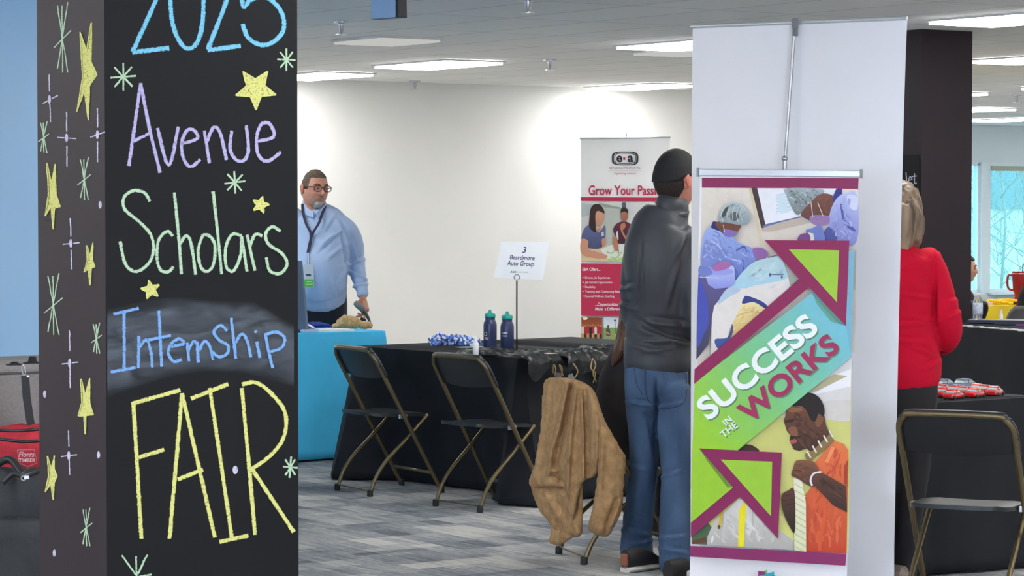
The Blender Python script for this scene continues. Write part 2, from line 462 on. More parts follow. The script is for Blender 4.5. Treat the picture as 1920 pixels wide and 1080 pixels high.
# mullion pixel 1843-1855 -> u on the window wall
def u_at(px):
    p = onplane(px, 400, uv(0, VW), W); return p.dot(U)
uA, uB = u_at(1838), u_at(1853)
win(1, uA - 1.6, uA); win(2, uB, uB + 1.7); win(3, uB + 1.85, uB + 3.4)
mm = MB(); mm.box(uv((uA + uB) / 2, VW + .04, (zs + zt) / 2), (uB - uA, .14, zt - zs), Matrix.Rotation(TH, 3, 'Z')); struct('trim_1', mm, M_alu)
wallbox('wall_window', 24.2, uA - 1.6, VW, VW + .2, M_wallw, zs, zt)
wallbox('wall_window', uB + 1.7, uB + 1.85, VW, VW + .2, M_wallw, zs, zt)
wallbox('wall_window', uB + 3.4, U1, VW, VW + .2, M_wallw, zs, zt)

# ------------------------------------------------------------------ outdoors beyond the window
M_bark = mat('grey_bark', rgb(150, 165, 160), .9, var=.15)
def bare_tree(u, v, h, seed):
    rnd = random.Random(seed); base = uv(u, v, -.5)
    t = thing('bare_tree', 'leafless pale tree seen through the far window', 'tree', base, group='leafless trees outside the window')
    tr = MB(); br = MB()
    tr.tube([base, base + V((.1, 0, h * .3)), base + V((0, .1, h * .55)), base + V((.15, 0, h))], [.03, .025, .02, .01], 8)
    def limb(p, d, L, r, lev):
        pts = [p]; q = p.copy(); dd = d.copy()
        for i in range(4):
            dd = (dd + V((rnd.uniform(-.35, .35), rnd.uniform(-.35, .35), rnd.uniform(-.1, .3)))).normalized(); q = q + dd * L / 4; pts.append(q.copy())
        br.tube(pts, [r * (1 - .17 * k) for k in range(5)], 5)
        if lev:
            for i in range(1, 5):
                for s in range(2):
                    limb(pts[i], (dd + V((rnd.uniform(-1, 1), rnd.uniform(-1, 1), rnd.uniform(-.3, .8)))).normalized(), L * .55, r * .5, lev - 1)
    for i in range(24):
        a = rnd.uniform(0, 6.28)
        limb(base + V((0, 0, h * (.06 + .036 * i))), V((math.cos(a), math.sin(a), .5)).normalized(), h * .36, .011, 2)
    obj('trunk', tr, M_bark, t, smooth=True); obj('branches', br, M_bark, t, smooth=True)
for u, v, h, s in ((32.4, 32.2, 5, 1), (34.2, 34.6, 5.5, 2), (36.5, 36.3, 6, 3), (38.5, 39.5, 6.5, 5)): bare_tree(u, v, h, s)
gr = MB(); quad(gr, uv(0, VW + .2, -.6), uv(90, VW + .2, -.6), uv(90, 110, -.6), uv(0, 110, -.6)); struct('ground', gr, mat('pale_ground', rgb(170, 178, 175), .9, var=.1, vscale=.5))
bd = thing('office_building', 'pale low building far beyond the window', 'building', uv(44, 62, -.6), TH)
b1 = MB(); b1.box((0, 0, 3.4), (34, 8, 6.8)); obj('wall', b1, mat('far_building', rgb(205, 222, 224), .9, var=.05, vscale=.4), bd, world=False)
for i in range(9):
    q = MB(); q.box((-15 + i * 3.6, -4.05, 2.6), (1.8, .1, 1.3)); obj('window_strip', q, mat('far_glass', rgb(110, 150, 160), .3), bd, world=False)

# ------------------------------------------------------------------ ceiling lights
M_lit = emit('light_diffuser', (1.0, .985, .96), 6.8)
M_tframe = mat('light_frame', (.7, .7, .7), .5)
def panel(u, v, lit=True, proto=[None, None]):
    i = 0 if lit else 1
    lab = 'lit white rectangular ceiling light panel' if lit else 'unlit white rectangular ceiling panel'
    if proto[i] is None:
        t = thing('ceiling_light' if lit else 'ceiling_panel', lab, 'ceiling light' if lit else 'ceiling panel', (0, 0, 0), 0)
        f = MB()
        for x in (-.3, .3): f.box((x, 0, -.004), (.025, 1.22, .014))
        for y in (-.6, .6): f.box((0, y, -.004), (.62, .025, .014))
        obj('frame', f, M_tframe, t, world=False)
        d = MB(); d.box((0, 0, -.012), (.575, 1.175, .03)); obj('diffuser', d, M_lit if lit else emit('dim_diffuser', (1, 1, .95), .2), t, world=False)  # weak emission added to lift the unlit panel above the ceiling tone
        proto[i] = t; r = t
    else: r = dup(proto[i], (0, 0, 0))
    r.location = uv(u, v, CEIL - .005); r.rotation_euler = (0, 0, TH); r.scale = (.9, .9, 1) if lit else (.8, .52, 1); return r
lv = [-1.0, 2.1, 5.2, 8.3, 11.35, 14.5, 17.75, 20.1]
names = {(11.4, 11.35): 'large lit ceiling panel at the top right corner above the dark column',
         (11.4, 14.5): 'lit ceiling panel just left of the tall white banner top, upper one',
         (11.4, 17.75): 'lit ceiling panel near the middle of the ceiling above the table sign',
         (11.4, 20.1): 'lit ceiling panel above the man in the blue shirt, touching the wall line',
         (15.0, 20.1): 'lit ceiling panel low by the back wall above the red and white banner',
         (15.0, 14.5): 'lit ceiling panel right of the dark column at the right edge'}
for u in (-2.9, .6, 4.2, 7.8, 11.4, 15.0, 18.6, 22.2, 25.8, 29.2):
    for v in lv + ([23, 25.6] if u > 17 else []):
        if v < 2 and u > 12: continue
        vv = v; uu = u
        if u == 4.2 and 10 < v < 18: continue
        if u == 25.8 and v == 25.6: uu = 25.25; vv = 25.4
        if u == 15.0 and v == 14.5: uu = 14.75
        if v == 20.1: uu = u + .16; vv = 20.06 if u == 15.0 else 19.95
        if u == 7.8 and v == 14.5: uu = 7.2
        if u == 7.8 and v == 11.35: vv = 10.5
        p = panel(uu, vv)
        p['label'] = names.get((u, v), 'lit white ceiling panel of the light grid')
        if (u, v) not in names: p['group'] = 'ceiling light grid'
        if u == 25.8 and v == 25.6: p['label'] = 'small distant lit ceiling panel above the window wall'; del p['group']
p = panel(9.45, 15.35, False); p['label'] = 'unlit pale ceiling panel left of the hanging sign'
p = panel(11.95, 15.3, False); p['label'] = 'unlit pale ceiling panel beside the tall white banner top'

# sprinklers
sp = thing('sprinkler', 'x', 'sprinkler', (0, 0, 0))
m = MB(); m.lathe((0, 0, 0), [(.035, 0), (.035, -.006), (.012, -.01), (.01, -.035), (.004, -.05)], 16)
m.lathe((0, 0, -.05), [(.001, 0), (.024, -.001), (.024, -.004), (.001, -.005)], 16)
obj('sprinkler_head', m, M_silver, sp, world=False, smooth=True, ang=40)
slist = [(640, 40, 'ceiling sprinkler head left of the hanging sign'), (1031, 112, 'ceiling sprinkler head right of the middle light panel'),
         (990, -4, 'ceiling sprinkler head at the very top edge'), (778, 151, 'ceiling sprinkler head close to the back wall'), (1906, 178, 'ceiling sprinkler head at the far right above the windows')]
for i, (x, y, l) in enumerate(slist):
    q = atz(x, y, CEIL); q.z = CEIL - .001
    o = sp if i == 0 else dup(sp, (0, 0, 0)); o.location = q; o.scale = (1.5, 1.5, 1.5); o['label'] = l

# hanging sign at the top
Y0 = 12.0
hs0 = at(737, -20, Y0); hs = thing('hanging_sign', 'blue grey panel with black edge hanging from the ceiling', 'sign', hs0)
dirp = V((-.55, .83, 0)).normalized()
a = at(690, 35, Y0 + .12); c = at(735, 32, Y0); top = 2.55
m = MB(); nrm = (c - a); nrm.z = 0; ln = nrm.length; nx = nrm.normalized(); ny = V((-nx.y, nx.x, 0))
m.box((a + c) / 2 + V((0, 0, 0)) + ny * .02 + Z * ((top - c.z) / 2), (ln, .004, top - c.z), Matrix.Rotation(math.atan2(nx.y, nx.x), 3, 'Z'))
obj('sign_face', m, mat('blue_panel', rgb(140, 172, 208), .3), hs)
m = MB(); m.box((a + c) / 2 + nx * .008 + ny * .05 + Z * ((top - c.z) / 2), (ln + .018, .055, top - c.z + .004), Matrix.Rotation(math.atan2(nx.y, nx.x), 3, 'Z'))
obj('sign_case', m, M_black, hs, bevel=.004)
m = MB(); m.tube([V((hs0.x - .05, hs0.y + .12, top - .02)), V((hs0.x - .05, hs0.y + .12, CEIL))], .012); obj('hanger_rod', m, M_silver, hs)

# ------------------------------------------------------------------ chalkboard columns
def board_mat(name, col, rough):
    return mat(name, col, rough, var=.10, vscale=3, spec=.22, bump=.015, bscale=150)
M_board = board_mat('chalkboard_black', rgb(16, 16, 18), .6)
M_board_lit = board_mat('plum_black_paint', rgb(42, 34, 39), .42)  # black column faces with reflected light put into the colour as a plum tone
def chalk_mat(name, col):
    if name in MATS: return MATS[name]
    m = bpy.data.materials.new(name); m.use_nodes = True; nt = m.node_tree; L = nt.links
    b = nt.nodes['Principled BSDF']; b.inputs['Base Color'].default_value = (*col, 1); b.inputs['Roughness'].default_value = .95; b.inputs['Specular IOR Level'].default_value = .1
    tr = nt.nodes.new('ShaderNodeBsdfTransparent'); mi = nt.nodes.new('ShaderNodeMixShader')
    tc = nt.nodes.new('ShaderNodeTexCoord'); n = nt.nodes.new('ShaderNodeTexNoise'); n.inputs['Scale'].default_value = 230; n.inputs['Detail'].default_value = 3
    L.new(tc.outputs['Object'], n.inputs['Vector'])
    a = nt.nodes.new('ShaderNodeAttribute'); a.attribute_name = 'Col'   # alpha falloff towards stroke edge
    ad = nt.nodes.new('ShaderNodeMath'); ad.operation = 'ADD'; L.new(n.outputs[0], ad.inputs[0]); L.new(a.outputs['Fac'], ad.inputs[1])
    mr = nt.nodes.new('ShaderNodeMapRange'); mr.inputs['From Min'].default_value = .72; mr.inputs['From Max'].default_value = .98; mr.inputs['To Min'].default_value = .05
    L.new(ad.outputs[0], mr.inputs[0]); L.new(mr.outputs[0], mi.inputs[0]); L.new(tr.outputs[0], mi.inputs[1]); L.new(b.outputs[0], mi.inputs[2])
    L.new(mi.outputs[0], nt.nodes['Material Output'].inputs[0]); MATS[name] = m; return m
CH = {k: chalk_mat('chalk_' + k, rgb(*[x * .82 + 12 for x in c])) for k, c in dict(cyan=(125, 205, 232), lavender=(190, 182, 222), green=(192, 222, 182), blue=(125, 172, 226), yellow=(232, 230, 130), white=(220, 215, 235)).items()}
class Chalk:
    def __init__(s, p0, n, xf): s.p0 = p0; s.n = n; s.xf = xf; s.mb = MB(); s.k = 2
    def P(s, x, y): return onplane(s.xf[0] + x / s.xf[2], s.xf[1] + y / s.xf[2], s.p0, s.n) + s.n * s.k * .0002
    def stroke(s, pts, w, smooth=True):
        w = w * s.xf[2]
        if smooth and len(pts) > 2: P = [(p.x, p.y) for p in spl([(x, y, 0) for x, y in pts], 8)]
        else:
            P = []
            for (a, b), (c, d) in zip(pts[:-1], pts[1:]):
                k = max(2, int(math.hypot(c - a, d - b) / 14))
                P += [(a + (c - a) * i / k + random.uniform(-.6, .6), b + (d - b) * i / k) for i in range(k)]
            P.append(pts[-1])
        rows = []
        n = len(P); vs = []; cs = []
        for i, (x, y) in enumerate(P):
            a = P[max(i - 1, 0)]; b = P[min(i + 1, n - 1)]
            d = V((b[0] - a[0], b[1] - a[1])); d = d.normalized() if d.length else V((1, 0))
            ww = w * random.uniform(.88, 1.1)
            for t, al in ((-.62, .05), (-.38, .5), (0, .56), (.38, .5), (.62, .05)):
                vs.append(s.P(x - d.y * ww * t, y + d.x * ww * t)); cs.append((al, al, al))
        s.mb.add(vs, [(i * 5 + j, i * 5 + j + 1, (i + 1) * 5 + j + 1, (i + 1) * 5 + j) for i in range(n - 1) for j in range(4)], col=cs); s.k += 1
    def fill(s, pts):
        tri = tessellate_polygon([[V((x, y, 0)) for x, y in pts]])
        s.mb.add([s.P(x, y) for x, y in pts], [tuple(t) for t in tri], col=(.5, .5, .5)); s.k += 1
    def done(s, name, colour, parent):
        return obj(name, s.mb, CH[colour], parent, fix=False)
cor = at(198, 540, 6.5); cor.z = 0
nA = (-W).normalized(); nB = (-U).normalized()
pA = cor.copy(); pB = cor.copy()
wA = (onplane(558.5, 540, pA, nA) - cor).dot(U); wB = (onplane(72, 540, pB, nB) - cor).dot(W)
col1 = thing('chalkboard_column', 'large foreground black column with chalk lettering and chalk stars', 'column', cor, 0)
def column(root, c, wA, wB, mA, mB, stripe=None):
    q = [c, c + U * wA, c + U * wA + W * wB, c + W * wB]
    m = MB(); vs = q + [p + Z * CEIL for p in q]
    m.add([p.copy() for p in vs], [(0, 3, 2, 1), (4, 5, 6, 7)], 0); m.add([p.copy() for p in vs], [(0, 1, 5, 4)], 0)
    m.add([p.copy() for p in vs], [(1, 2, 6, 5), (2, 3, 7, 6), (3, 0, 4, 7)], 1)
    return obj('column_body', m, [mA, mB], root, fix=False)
column(col1, cor, wA, wB, M_board, M_board_lit)
# smudge
def smudge():
    m = bpy.data.materials.new('chalk_smudge'); m.use_nodes = True; nt = m.node_tree; L = nt.links
    b = nt.nodes['Principled BSDF']; b.inputs['Base Color'].default_value = (*rgb(150, 162, 174), 1); b.inputs['Roughness'].default_value = .9
    tr = nt.nodes.new('ShaderNodeBsdfTransparent'); mi = nt.nodes.new('ShaderNodeMixShader'); a = nt.nodes.new('ShaderNodeAttribute'); a.attribute_name = 'Col'
    tc = nt.nodes.new('ShaderNodeTexCoord'); mp = nt.nodes.new('ShaderNodeMapping'); mp.inputs['Scale'].default_value = (1, 1, 3.2); L.new(tc.outputs['Object'], mp.inputs[0])
    n = nt.nodes.new('ShaderNodeTexNoise'); n.inputs['Scale'].default_value = 7; n.inputs['Detail'].default_value = 5; n.inputs['Distortion'].default_value = 1.5; L.new(mp.outputs[0], n.inputs['Vector'])
    mr = nt.nodes.new('ShaderNodeMapRange'); mr.inputs['From Min'].default_value = .3; mr.inputs['From Max'].default_value = .75; mr.inputs['To Min'].default_value = .05; mr.inputs['To Max'].default_value = .30
    q = nt.nodes.new('ShaderNodeMath'); q.operation = 'MULTIPLY'; L.new(n.outputs[0], mr.inputs[0]); L.new(mr.outputs[0], q.inputs[0]); L.new(a.outputs['Fac'], q.inputs[1])
    L.new(q.outputs[0], mi.inputs[0]); L.new(tr.outputs[0], mi.inputs[1]); L.new(b.outputs[0], mi.inputs[2]); L.new(mi.outputs[0], nt.nodes['Material Output'].inputs[0])
    mb = MB(); vs = []; cs = []; fs = []
    xs = [201 + i * 10 for i in range(36)]; K = 16
    top = lambda x: 585 - 28 * math.exp(-((x - 330) / 110) ** 2) - 14 * math.exp(-((x - 470) / 60) ** 2) + max(0, x - 480) * .35
    bot = lambda x: 748 - 50 * math.sin(min(1, (x - 200) / 200) * math.pi / 2) + max(0, x - 450) * .28
    for i, x in enumerate(xs):
        for j in range(K + 1):
            t = j / K; y = top(x) + (bot(x) - top(x)) * t
            vs.append(onplane(min(x, 557), y, pA, nA) + nA * .0003); al = min(1, t * 6, (1 - t) * 6); cs.append((al, al, al))
    for i in range(len(xs) - 1):
        for j in range(K): fs.append((i * (K + 1) + j, i * (K + 1) + j + 1, (i + 1) * (K + 1) + j + 1, (i + 1) * (K + 1) + j))
    mb.add(vs, fs, col=cs); obj('chalk_smudge', mb, m, col1, fix=False)
smudge()
def word(strokes, w, colour, oy=0, name='chalk_lettering'):
    c = Chalk(pA, nA, (0, oy, 2.0)); [c.stroke(s, w) for s in strokes]; return c.done(name, colour, col1)
word([[(524, -120), (560, -170), (600, -140), (600, -60), (584, 0), (540, 100), (497, 194)], [(496, 196), (634, 180)],
      [(690, -140), (645, -40), (640, 40), (656, 120), (690, 176), (724, 176), (750, 130), (762, 40), (756, -80), (720, -150), (690, -140)],
      [(790, -120), (830, -160), (860, -100), (848, 0), (816, 90), (778, 186)], [(778, 188), (902, 172)],
      [(1020, -120), (915, -115), (910, 22), (940, -2), (985, -12), (1025, 8), (1056, 50), (1064, 100), (1048, 136), (1015, 162), (976, 168), (930, 142), (908, 90)]], 8.5, 'cyan')
word([[(483, 622), (505, 470), (527, 312)], [(527, 312), (560, 480), (600, 648)], [(500, 530), (560, 500)], [(590, 480), (632, 620), (668, 475)],
      [(675, 540), (738, 520), (728, 490), (700, 490), (680, 540), (690, 600), (715, 625), (750, 598)], [(765, 490), (785, 612)],
      [(775, 530), (800, 478), (825, 500), (848, 600)], [(868, 490), (862, 560), (885, 600), (915, 600), (930, 560), (922, 470)],
      [(965, 530), (1025, 512), (1010, 465), (980, 465), (962, 510), (965, 575), (1000, 605), (1052, 570)]], 6.5, 'lavender')
word([[(562, 755), (540, 722), (500, 715), (465, 740), (468, 785), (520, 830), (565, 880), (575, 940), (555, 990), (510, 1018), (470, 990), (450, 905)],
      [(648, 885), (625, 868), (595, 900), (588, 960), (600, 1010), (630, 1020), (650, 1000)], [(653, 722), (668, 870), (680, 1028)],
      [(672, 920), (695, 885), (715, 910), (733, 1030)], [(760, 880), (742, 940), (752, 1000), (775, 1018), (800, 990), (805, 920), (785, 885), (760, 880)],
      [(798, 718), (815, 870), (830, 1028)], [(905, 885), (870, 878), (845, 930), (848, 1000), (875, 1015), (900, 960), (905, 885)], [(905, 885), (925, 1018)],
      [(925, 880), (940, 950), (955, 1015)], [(935, 925), (955, 880), (982, 885)],
      [(1050, 868), (1020, 850), (995, 875), (1005, 915), (1055, 950), (1075, 990), (1050, 1025), (1010, 1015), (997, 965)]], 6.0, 'green')
word([[(425, 98), (520, 76)], [(465, 92), (465, 300)], [(415, 315), (508, 298)], [(520, 180), (518, 300)], [(520, 225), (548, 195), (565, 240), (570, 298)],
      [(595, 85), (605, 295)], [(555, 195), (640, 178)], [(635, 220), (688, 208), (670, 190), (640, 210), (630, 245), (650, 275), (680, 268)],
      [(700, 205), (708, 275)], [(706, 230), (725, 200), (738, 212)], [(738, 200), (742, 280)], [(745, 235), (765, 200), (785, 220), (798, 270)],
      [(850, 160), (825, 140), (800, 165), (820, 195), (852, 215), (850, 245), (820, 258), (795, 240)], [(865, 112), (882, 265)],
      [(880, 205), (905, 172), (925, 200), (938, 260)], [(960, 200), (972, 262)], [(955, 160), (958, 168)], [(992, 170), (1005, 240), (1020, 300)],
      [(990, 175), (1035, 165), (1065, 190), (1050, 225), (1005, 240)]], 6.0, 'blue', 540)
word([[(492, 435), (676, 382)], [(500, 430), (530, 940)], [(520, 635), (615, 606)], [(682, 395), (635, 940)], [(682, 395), (805, 935)], [(665, 718), (760, 680)],
      [(715, 415), (855, 360)], [(785, 375), (825, 640), (868, 935)], [(822, 952), (930, 928)], [(905, 375), (930, 640), (955, 925)],
      [(905, 362), (960, 355), (1020, 400), (1068, 470), (1062, 560), (1010, 630), (940, 680)], [(945, 680), (1100, 915)]], 7.5, 'yellow', 540)
def dot(x, y, rx, ry, p0, n):
    c = Chalk(p0, n, (0, 0, 1.0)); c.fill([(x + rx * math.cos(k * .63), y + ry * math.sin(k * .63)) for k in range(10)]); c.done('chalk_dot', 'white', col1)
def star(x, y, r, rot=0.0):
    c = Chalk(pA, nA, (0, 0, 1.0)); c.fill([(x + (r if k % 2 == 0 else r * .45) * math.sin(k * math.pi / 5 + rot), y - (r if k % 2 == 0 else r * .45) * math.cos(k * math.pi / 5 + rot)) for k in range(10)])
    for k in range(10):
        a = [(x + (r if j % 2 == 0 else r * .45) * .97 * math.sin(j * math.pi / 5 + rot), y - (r if j % 2 == 0 else r * .45) * .97 * math.cos(j * math.pi / 5 + rot)) for j in (k, k + 1)]
        c.stroke(a, 3)
    c.done('chalk_star', 'yellow', col1)
star(479, 166, 41, R(-37)); star(488, 384, 17, R(15)); star(282, 543, 19, R(-12))
def aster(x, y, rx, ry, p0, n, w=3.2, angs=(0, 45, 90, 135)):
    c = Chalk(p0, n, (0, 0, 1.0))
    for a in angs:
        a = R(a + random.uniform(-8, 8)); c.stroke([(x - rx * math.cos(a), y - ry * math.sin(a)), (x + rx * math.cos(a), y + ry * math.sin(a))], w)
    c.done('chalk_sparkle', 'green', col1)
aster(231, 144, 24, 26, pA, nA, 3.6); aster(537, 112, 17, 21, pA, nA, 3.4); aster(440, 342, 20, 21, pA, nA, 3.4); aster(544, 876, 14, 20, pA, nA, 3.6)
c = Chalk(pA, nA, (0, 0, 1.0)); [c.stroke(s, 3.6) for s in ([(228, 1041), (255, 1078)], [(276, 1040), (257, 1078)], [(255, 1043), (256, 1082)], [(236, 1086), (284, 1077)])]; c.done('chalk_sparkle', 'green', col1)
dot(441, 881, 5, 8, pA, nA)
for x, y, rx, ry in ((117, 70, 13, 66), (82, 257, 8, 30), (158, 335, 10, 40), (100, 570, 14, 58), (181, 634, 8, 29), (162, 988, 9, 36)):
    c = Chalk(pB, nB, (0, 0, 1.0))
    for s in ([(x + rx * .8, y - ry), (x - rx * .7, y + ry * .9)], [(x - rx * .7, y - ry * .9), (x + rx * .8, y + ry)], [(x, y - ry * .9), (x + 1, y + ry)], [(x - rx * 1.2, y + ry * .3), (x + rx * 1.3, y - ry * .2)]): c.stroke(s, 2.2)
    c.done('chalk_sparkle', 'green', col1)
for pts, oy in (([(345, 85), (342, 230), (365, 280), (338, 320), (333, 450), (318, 340), (290, 420), (312, 290), (303, 120), (328, 190)], 0),
                ([(178, 610), (193, 690), (208, 615), (212, 730), (228, 775), (207, 780), (202, 860), (193, 775), (172, 810), (185, 720)], 0),
                ([(327, 920), (338, 960), (350, 910), (348, 975), (358, 1000), (345, 1005), (340, 1070), (333, 1010), (318, 1020), (330, 975)], 0),
                ([(305, 340), (320, 400), (338, 338), (338, 430), (352, 475), (325, 478), (322, 548), (317, 480), (295, 480), (310, 430)], 540),
                ([(180, 630), (193, 680), (205, 628), (205, 680), (216, 705), (205, 730), (202, 795), (193, 735), (172, 765), (186, 700)], 540)):
    c = Chalk(pB, nB, (0, oy, 2.0)); c.fill(pts)
    for a, b in zip(pts, pts[1:] + pts[:1]): c.stroke([a, b], 2.2)
    c.done('chalk_star', 'yellow', col1)
for vv, hh, oy in (([(184, 278), (190, 458)], [(162, 388), (218, 358)], 0), ([(250, 420), (252, 625)], [(217, 515), (287, 520)], 0), ([(366, 405), (367, 608)], [(340, 515), (395, 495)], 0),
                   ([(264, 818), (270, 1010)], [(236, 916), (300, 910)], 0), ([(261, 158), (264, 375)], [(233, 285), (295, 278)], 540), ([(257, 535), (262, 700)], [(230, 632), (290, 625)], 540)):
    c = Chalk(pB, nB, (0, oy, 2.0))
    for a, b in (vv, hh):
        m1 = (a[0] + (b[0] - a[0]) * .36, a[1] + (b[1] - a[1]) * .36); m2 = (a[0] + (b[0] - a[0]) * .62, a[1] + (b[1] - a[1]) * .62)
        c.stroke([a, m1], 2.3); c.stroke([m2, b], 2.3)
    cx = (vv[0][0] + vv[1][0]) / 2; cy = (hh[0][1] + hh[1][1]) / 2
    c.fill([(cx + 6 * math.cos(k * .63), cy + 17 * math.sin(k * .63)) for k in range(10)]); c.done('chalk_cross', 'white', col1)
for x, y in ((188, 384), (84, 739), (185, 853), (102, 1037)): dot(x, y, 3, 7, pB, nB)

# right column
c2 = at(1728, 300, 17.0); c2.z = 0
wB2 = 1.0
wA2 = (onplane(1822, 300, c2, nA) - c2).dot(U)
col2 = thing('chalkboard_column', 'far dark plum column behind the woman in red', 'column', c2, 0)
column(col2, c2, wA2, .62, M_board_lit, M_board_lit)
m = MB()
def on2(px, py): return onplane(px, py, c2, nB) + nB * .004
m.add([on2(1640, 290), on2(1725, 290), on2(1725, 560), on2(1640, 560)], [(0, 1, 2, 3)]); obj('board_strip', m, M_board, col2, fix=False)
c = Chalk(c2, nB, (0, 0, 1.0)); c.k = 25
for s in ([(1690, 328), (1689, 345)], [(1684, 334), (1694, 333)], [(1700, 323), (1701, 345)], [(1705, 338), (1711, 336), (1708, 331), (1705, 337), (1706, 343), (1711, 343)], [(1716, 325), (1716, 343), (1720, 343)], [(1712, 331), (1720, 330)],
          [(1716, 357), (1716, 372)], [(1716, 366), (1711, 365), (1711, 371), (1716, 370)], [(1720, 376), (1720, 388)], [(1720, 391), (1720, 393)]): c.stroke(s, 2.0)
c.done('chalk_lettering', 'white', col2)

# ------------------------------------------------------------------ folding chairs
def seat_mesh():
    m = MB(); nx, ny = 16, 14; vs = []; fs = []
    def P(i, j, top):
        a = (i / nx) * 2 - 1; b = (j / ny) * 2 - 1
        # rounded outline
        k = 1 - .16 * abs(a * b) ** 3
        x = a * .195 * k * (1 - .04 * (b < 0) * abs(b)); y = b * .20 * k
        z = .437 - .012 * (1 - a * a) * (1 - b * b) + .010 * max(0, -b) ** 3 - .018 * max(0, b) ** 4
        e = max(abs(a), abs(b)); z -= .006 * max(0, e - .8) / .2
        return V((x, y, z if top else z - .016))
    for top in (True, False):
        for j in range(ny + 1):
            for i in range(nx + 1): vs.append(P(i, j, top))
    N = (nx + 1) * (ny + 1)
    for j in range(ny):
        for i in range(nx):
            a = j * (nx + 1) + i; fs.append((a, a + 1, a + nx + 2, a + nx + 1)); fs.append((a + N, a + nx + 1 + N, a + nx + 2 + N, a + 1 + N))
    for i in range(nx):
        fs.append((i, i + N, i + 1 + N, i + 1)); q = ny * (nx + 1) + i; fs.append((q, q + 1, q + 1 + N, q + N))
    for j in range(ny):
        a = j * (nx + 1); b = a + nx + 1; fs.append((a, b, b + N, a + N)); a += nx; b += nx; fs.append((a, a + N, b + N, b))
    m.add(vs, fs); return m
def make_chair(label):
    t = thing('folding_chair', label, 'chair', (0, 0, 0))
    yl = lambda z: .235 - .56 * z
    tw = .217
    m = MB(); side = [(z) for z in (.015, .2, .4, .6, .70)]
    pts = [V((-tw, yl(z), z)) for z in side] + [V((-tw + .008, yl(.735), .735)), V((-tw + .03, yl(.76), .76)), V((-tw + .065, yl(.77), .772))]
    pts = pts + [V((-p.x, p.y, p.z)) for p in pts[::-1]]
    m.tube(spl(pts, 3), .0115, 10); obj('frame', m, M_frame, t, world=False, smooth=True, ang=50)
    m = MB(); cp = [V((-tw, yl(z), z)) for z in (.625, .66, .70)] + [V((-tw + .008, yl(.735), .735)), V((-tw + .03, yl(.76), .76)), V((-tw + .065, yl(.77), .772))]; cp = [q + V((0, .005, .003)) for q in cp]
    cp = cp + [V((-p.x, p.y, p.z)) for p in cp[::-1]]; m.tube(spl(cp, 3), .0142, 10)
    # curved back panel
    vs = []; fs = []; nx = 20
    for s_ in (0, 1):
        for j in range(5):
            for i in range(nx + 1):
                a = i / nx * 2 - 1; zb = .632 - .018 * (1 - a * a) + .03 * max(0, abs(a) - .8) / .2 * 0
                z = zb + (.765 - zb) * j / 4; vs.append(V((a * (tw - .004), yl(z) - .018 * (1 - a * a) + .008 + s_ * .008, z)))
    N = 5 * (nx + 1)
    for j in range(4):
        for i in range(nx):
            a = j * (nx + 1) + i; fs += [(a, a + 1, a + nx + 2, a + nx + 1), (a + N, a + nx + 1 + N, a + nx + 2 + N, a + 1 + N)]
    for i in range(nx): fs.append((i, i + N, i + 1 + N, i + 1)); q = 4 * (nx + 1) + i; fs.append((q, q + 1, q + 1 + N, q + N))
    m.add(vs, fs); obj('backrest', m, M_black, t, world=False, smooth=True, ang=50)
    obj('seat', seat_mesh(), M_seat, t, world=False, smooth=True, ang=60)
    for s in (-1, 1):
        m = MB(); x = s * .183
        m.tube(spl([V((x, .165, .418)), V((x, .03, .29)), V((x, -.09, .18)), V((x, -.15, .10)), V((x, -.185, .015))], 4), .0105, 10)
        lg = obj('leg', m, M_frame, t, world=False, smooth=True, ang=50)
        m = MB(); m.lathe((x, -.187, 0), [(.013, 0), (.016, .003), (.0155, .032), (.012, .036)], 14); obj('foot_cap', m, M_rubber, lg, world=False, smooth=True, ang=40)
        m = MB(); m.lathe((s * tw, yl(.015) + .003, 0), [(.013, 0), (.016, .003), (.0155, .03), (.012, .034)], 14); obj('foot_cap', m, M_rubber, t, world=False, smooth=True, ang=40)
        m = MB(); m.box((s * .206, -.0, .417), (.012, .05, .022)); obj('hinge', m, M_silver, t, world=False, bevel=.003)
    m = MB(); m.tube(spl([V((-.183, -.172, .06)), V((-.172, -.182, .035)), V((-.15, -.183, .032)), V((.15, -.183, .032)), V((.172, -.182, .035)), V((.183, -.172, .06))], 3), .0045, 8)
    obj('cross_bar', m, M_frame, t, world=False, smooth=True)
    m = MB(); m.tube([V((-tw, yl(.11), .11)), V((tw, yl(.11), .11))], .009, 10); obj('cross_bar', m, M_frame, t, world=False, smooth=True)
    return t
chair = make_chair('black folding chair with bronze legs, the left one at the middle black table')
def place_chair(rf1, rf2, label, first=False, dirv=None, back=.187):
    a = atz(*rf1, 0.015); b = atz(*rf2, 0.015); mid = (a + b) / 2
    d = (b - a).normalized(); f = V((-d.y, d.x, 0)) if dirv is None else V(dirv).normalized()
    if dirv is None and f.x < 0: f = -f
    p = mid + f * back; p.z = 0; rz = math.atan2(-f.x, f.y)
    o = chair if first else dup(chair, (0, 0, 0))
    o.location = p; o.rotation_euler = (0, 0, rz); o['label'] = label; o['group'] = 'black folding chairs with bronze legs'
    return o
place_chair((632, 914), (694, 926), chair['label'], True)
place_chair((821, 942), (896, 957), 'black folding chair with bronze legs between the table sign and the left chair', dirv=(.78, .63, 0))
cch = place_chair((1048, 1032), (1095, 1052), 'folding chair almost hidden under the tan fleece coat')
cch.scale = (1, 1, .955)
pr = atz(1788, 778, .772); fR = V((.42, .907, 0)).normalized()
oR = dup(chair, (0, 0, 0)); oR.location = V((pr.x, pr.y, 0)) + fR * .197; oR.rotation_euler = (0, 0, math.atan2(-fR.x, fR.y))
oR['label'] = 'black folding chair at the bottom right in front of the toy car table'; oR['group'] = 'black folding chairs with bronze legs'

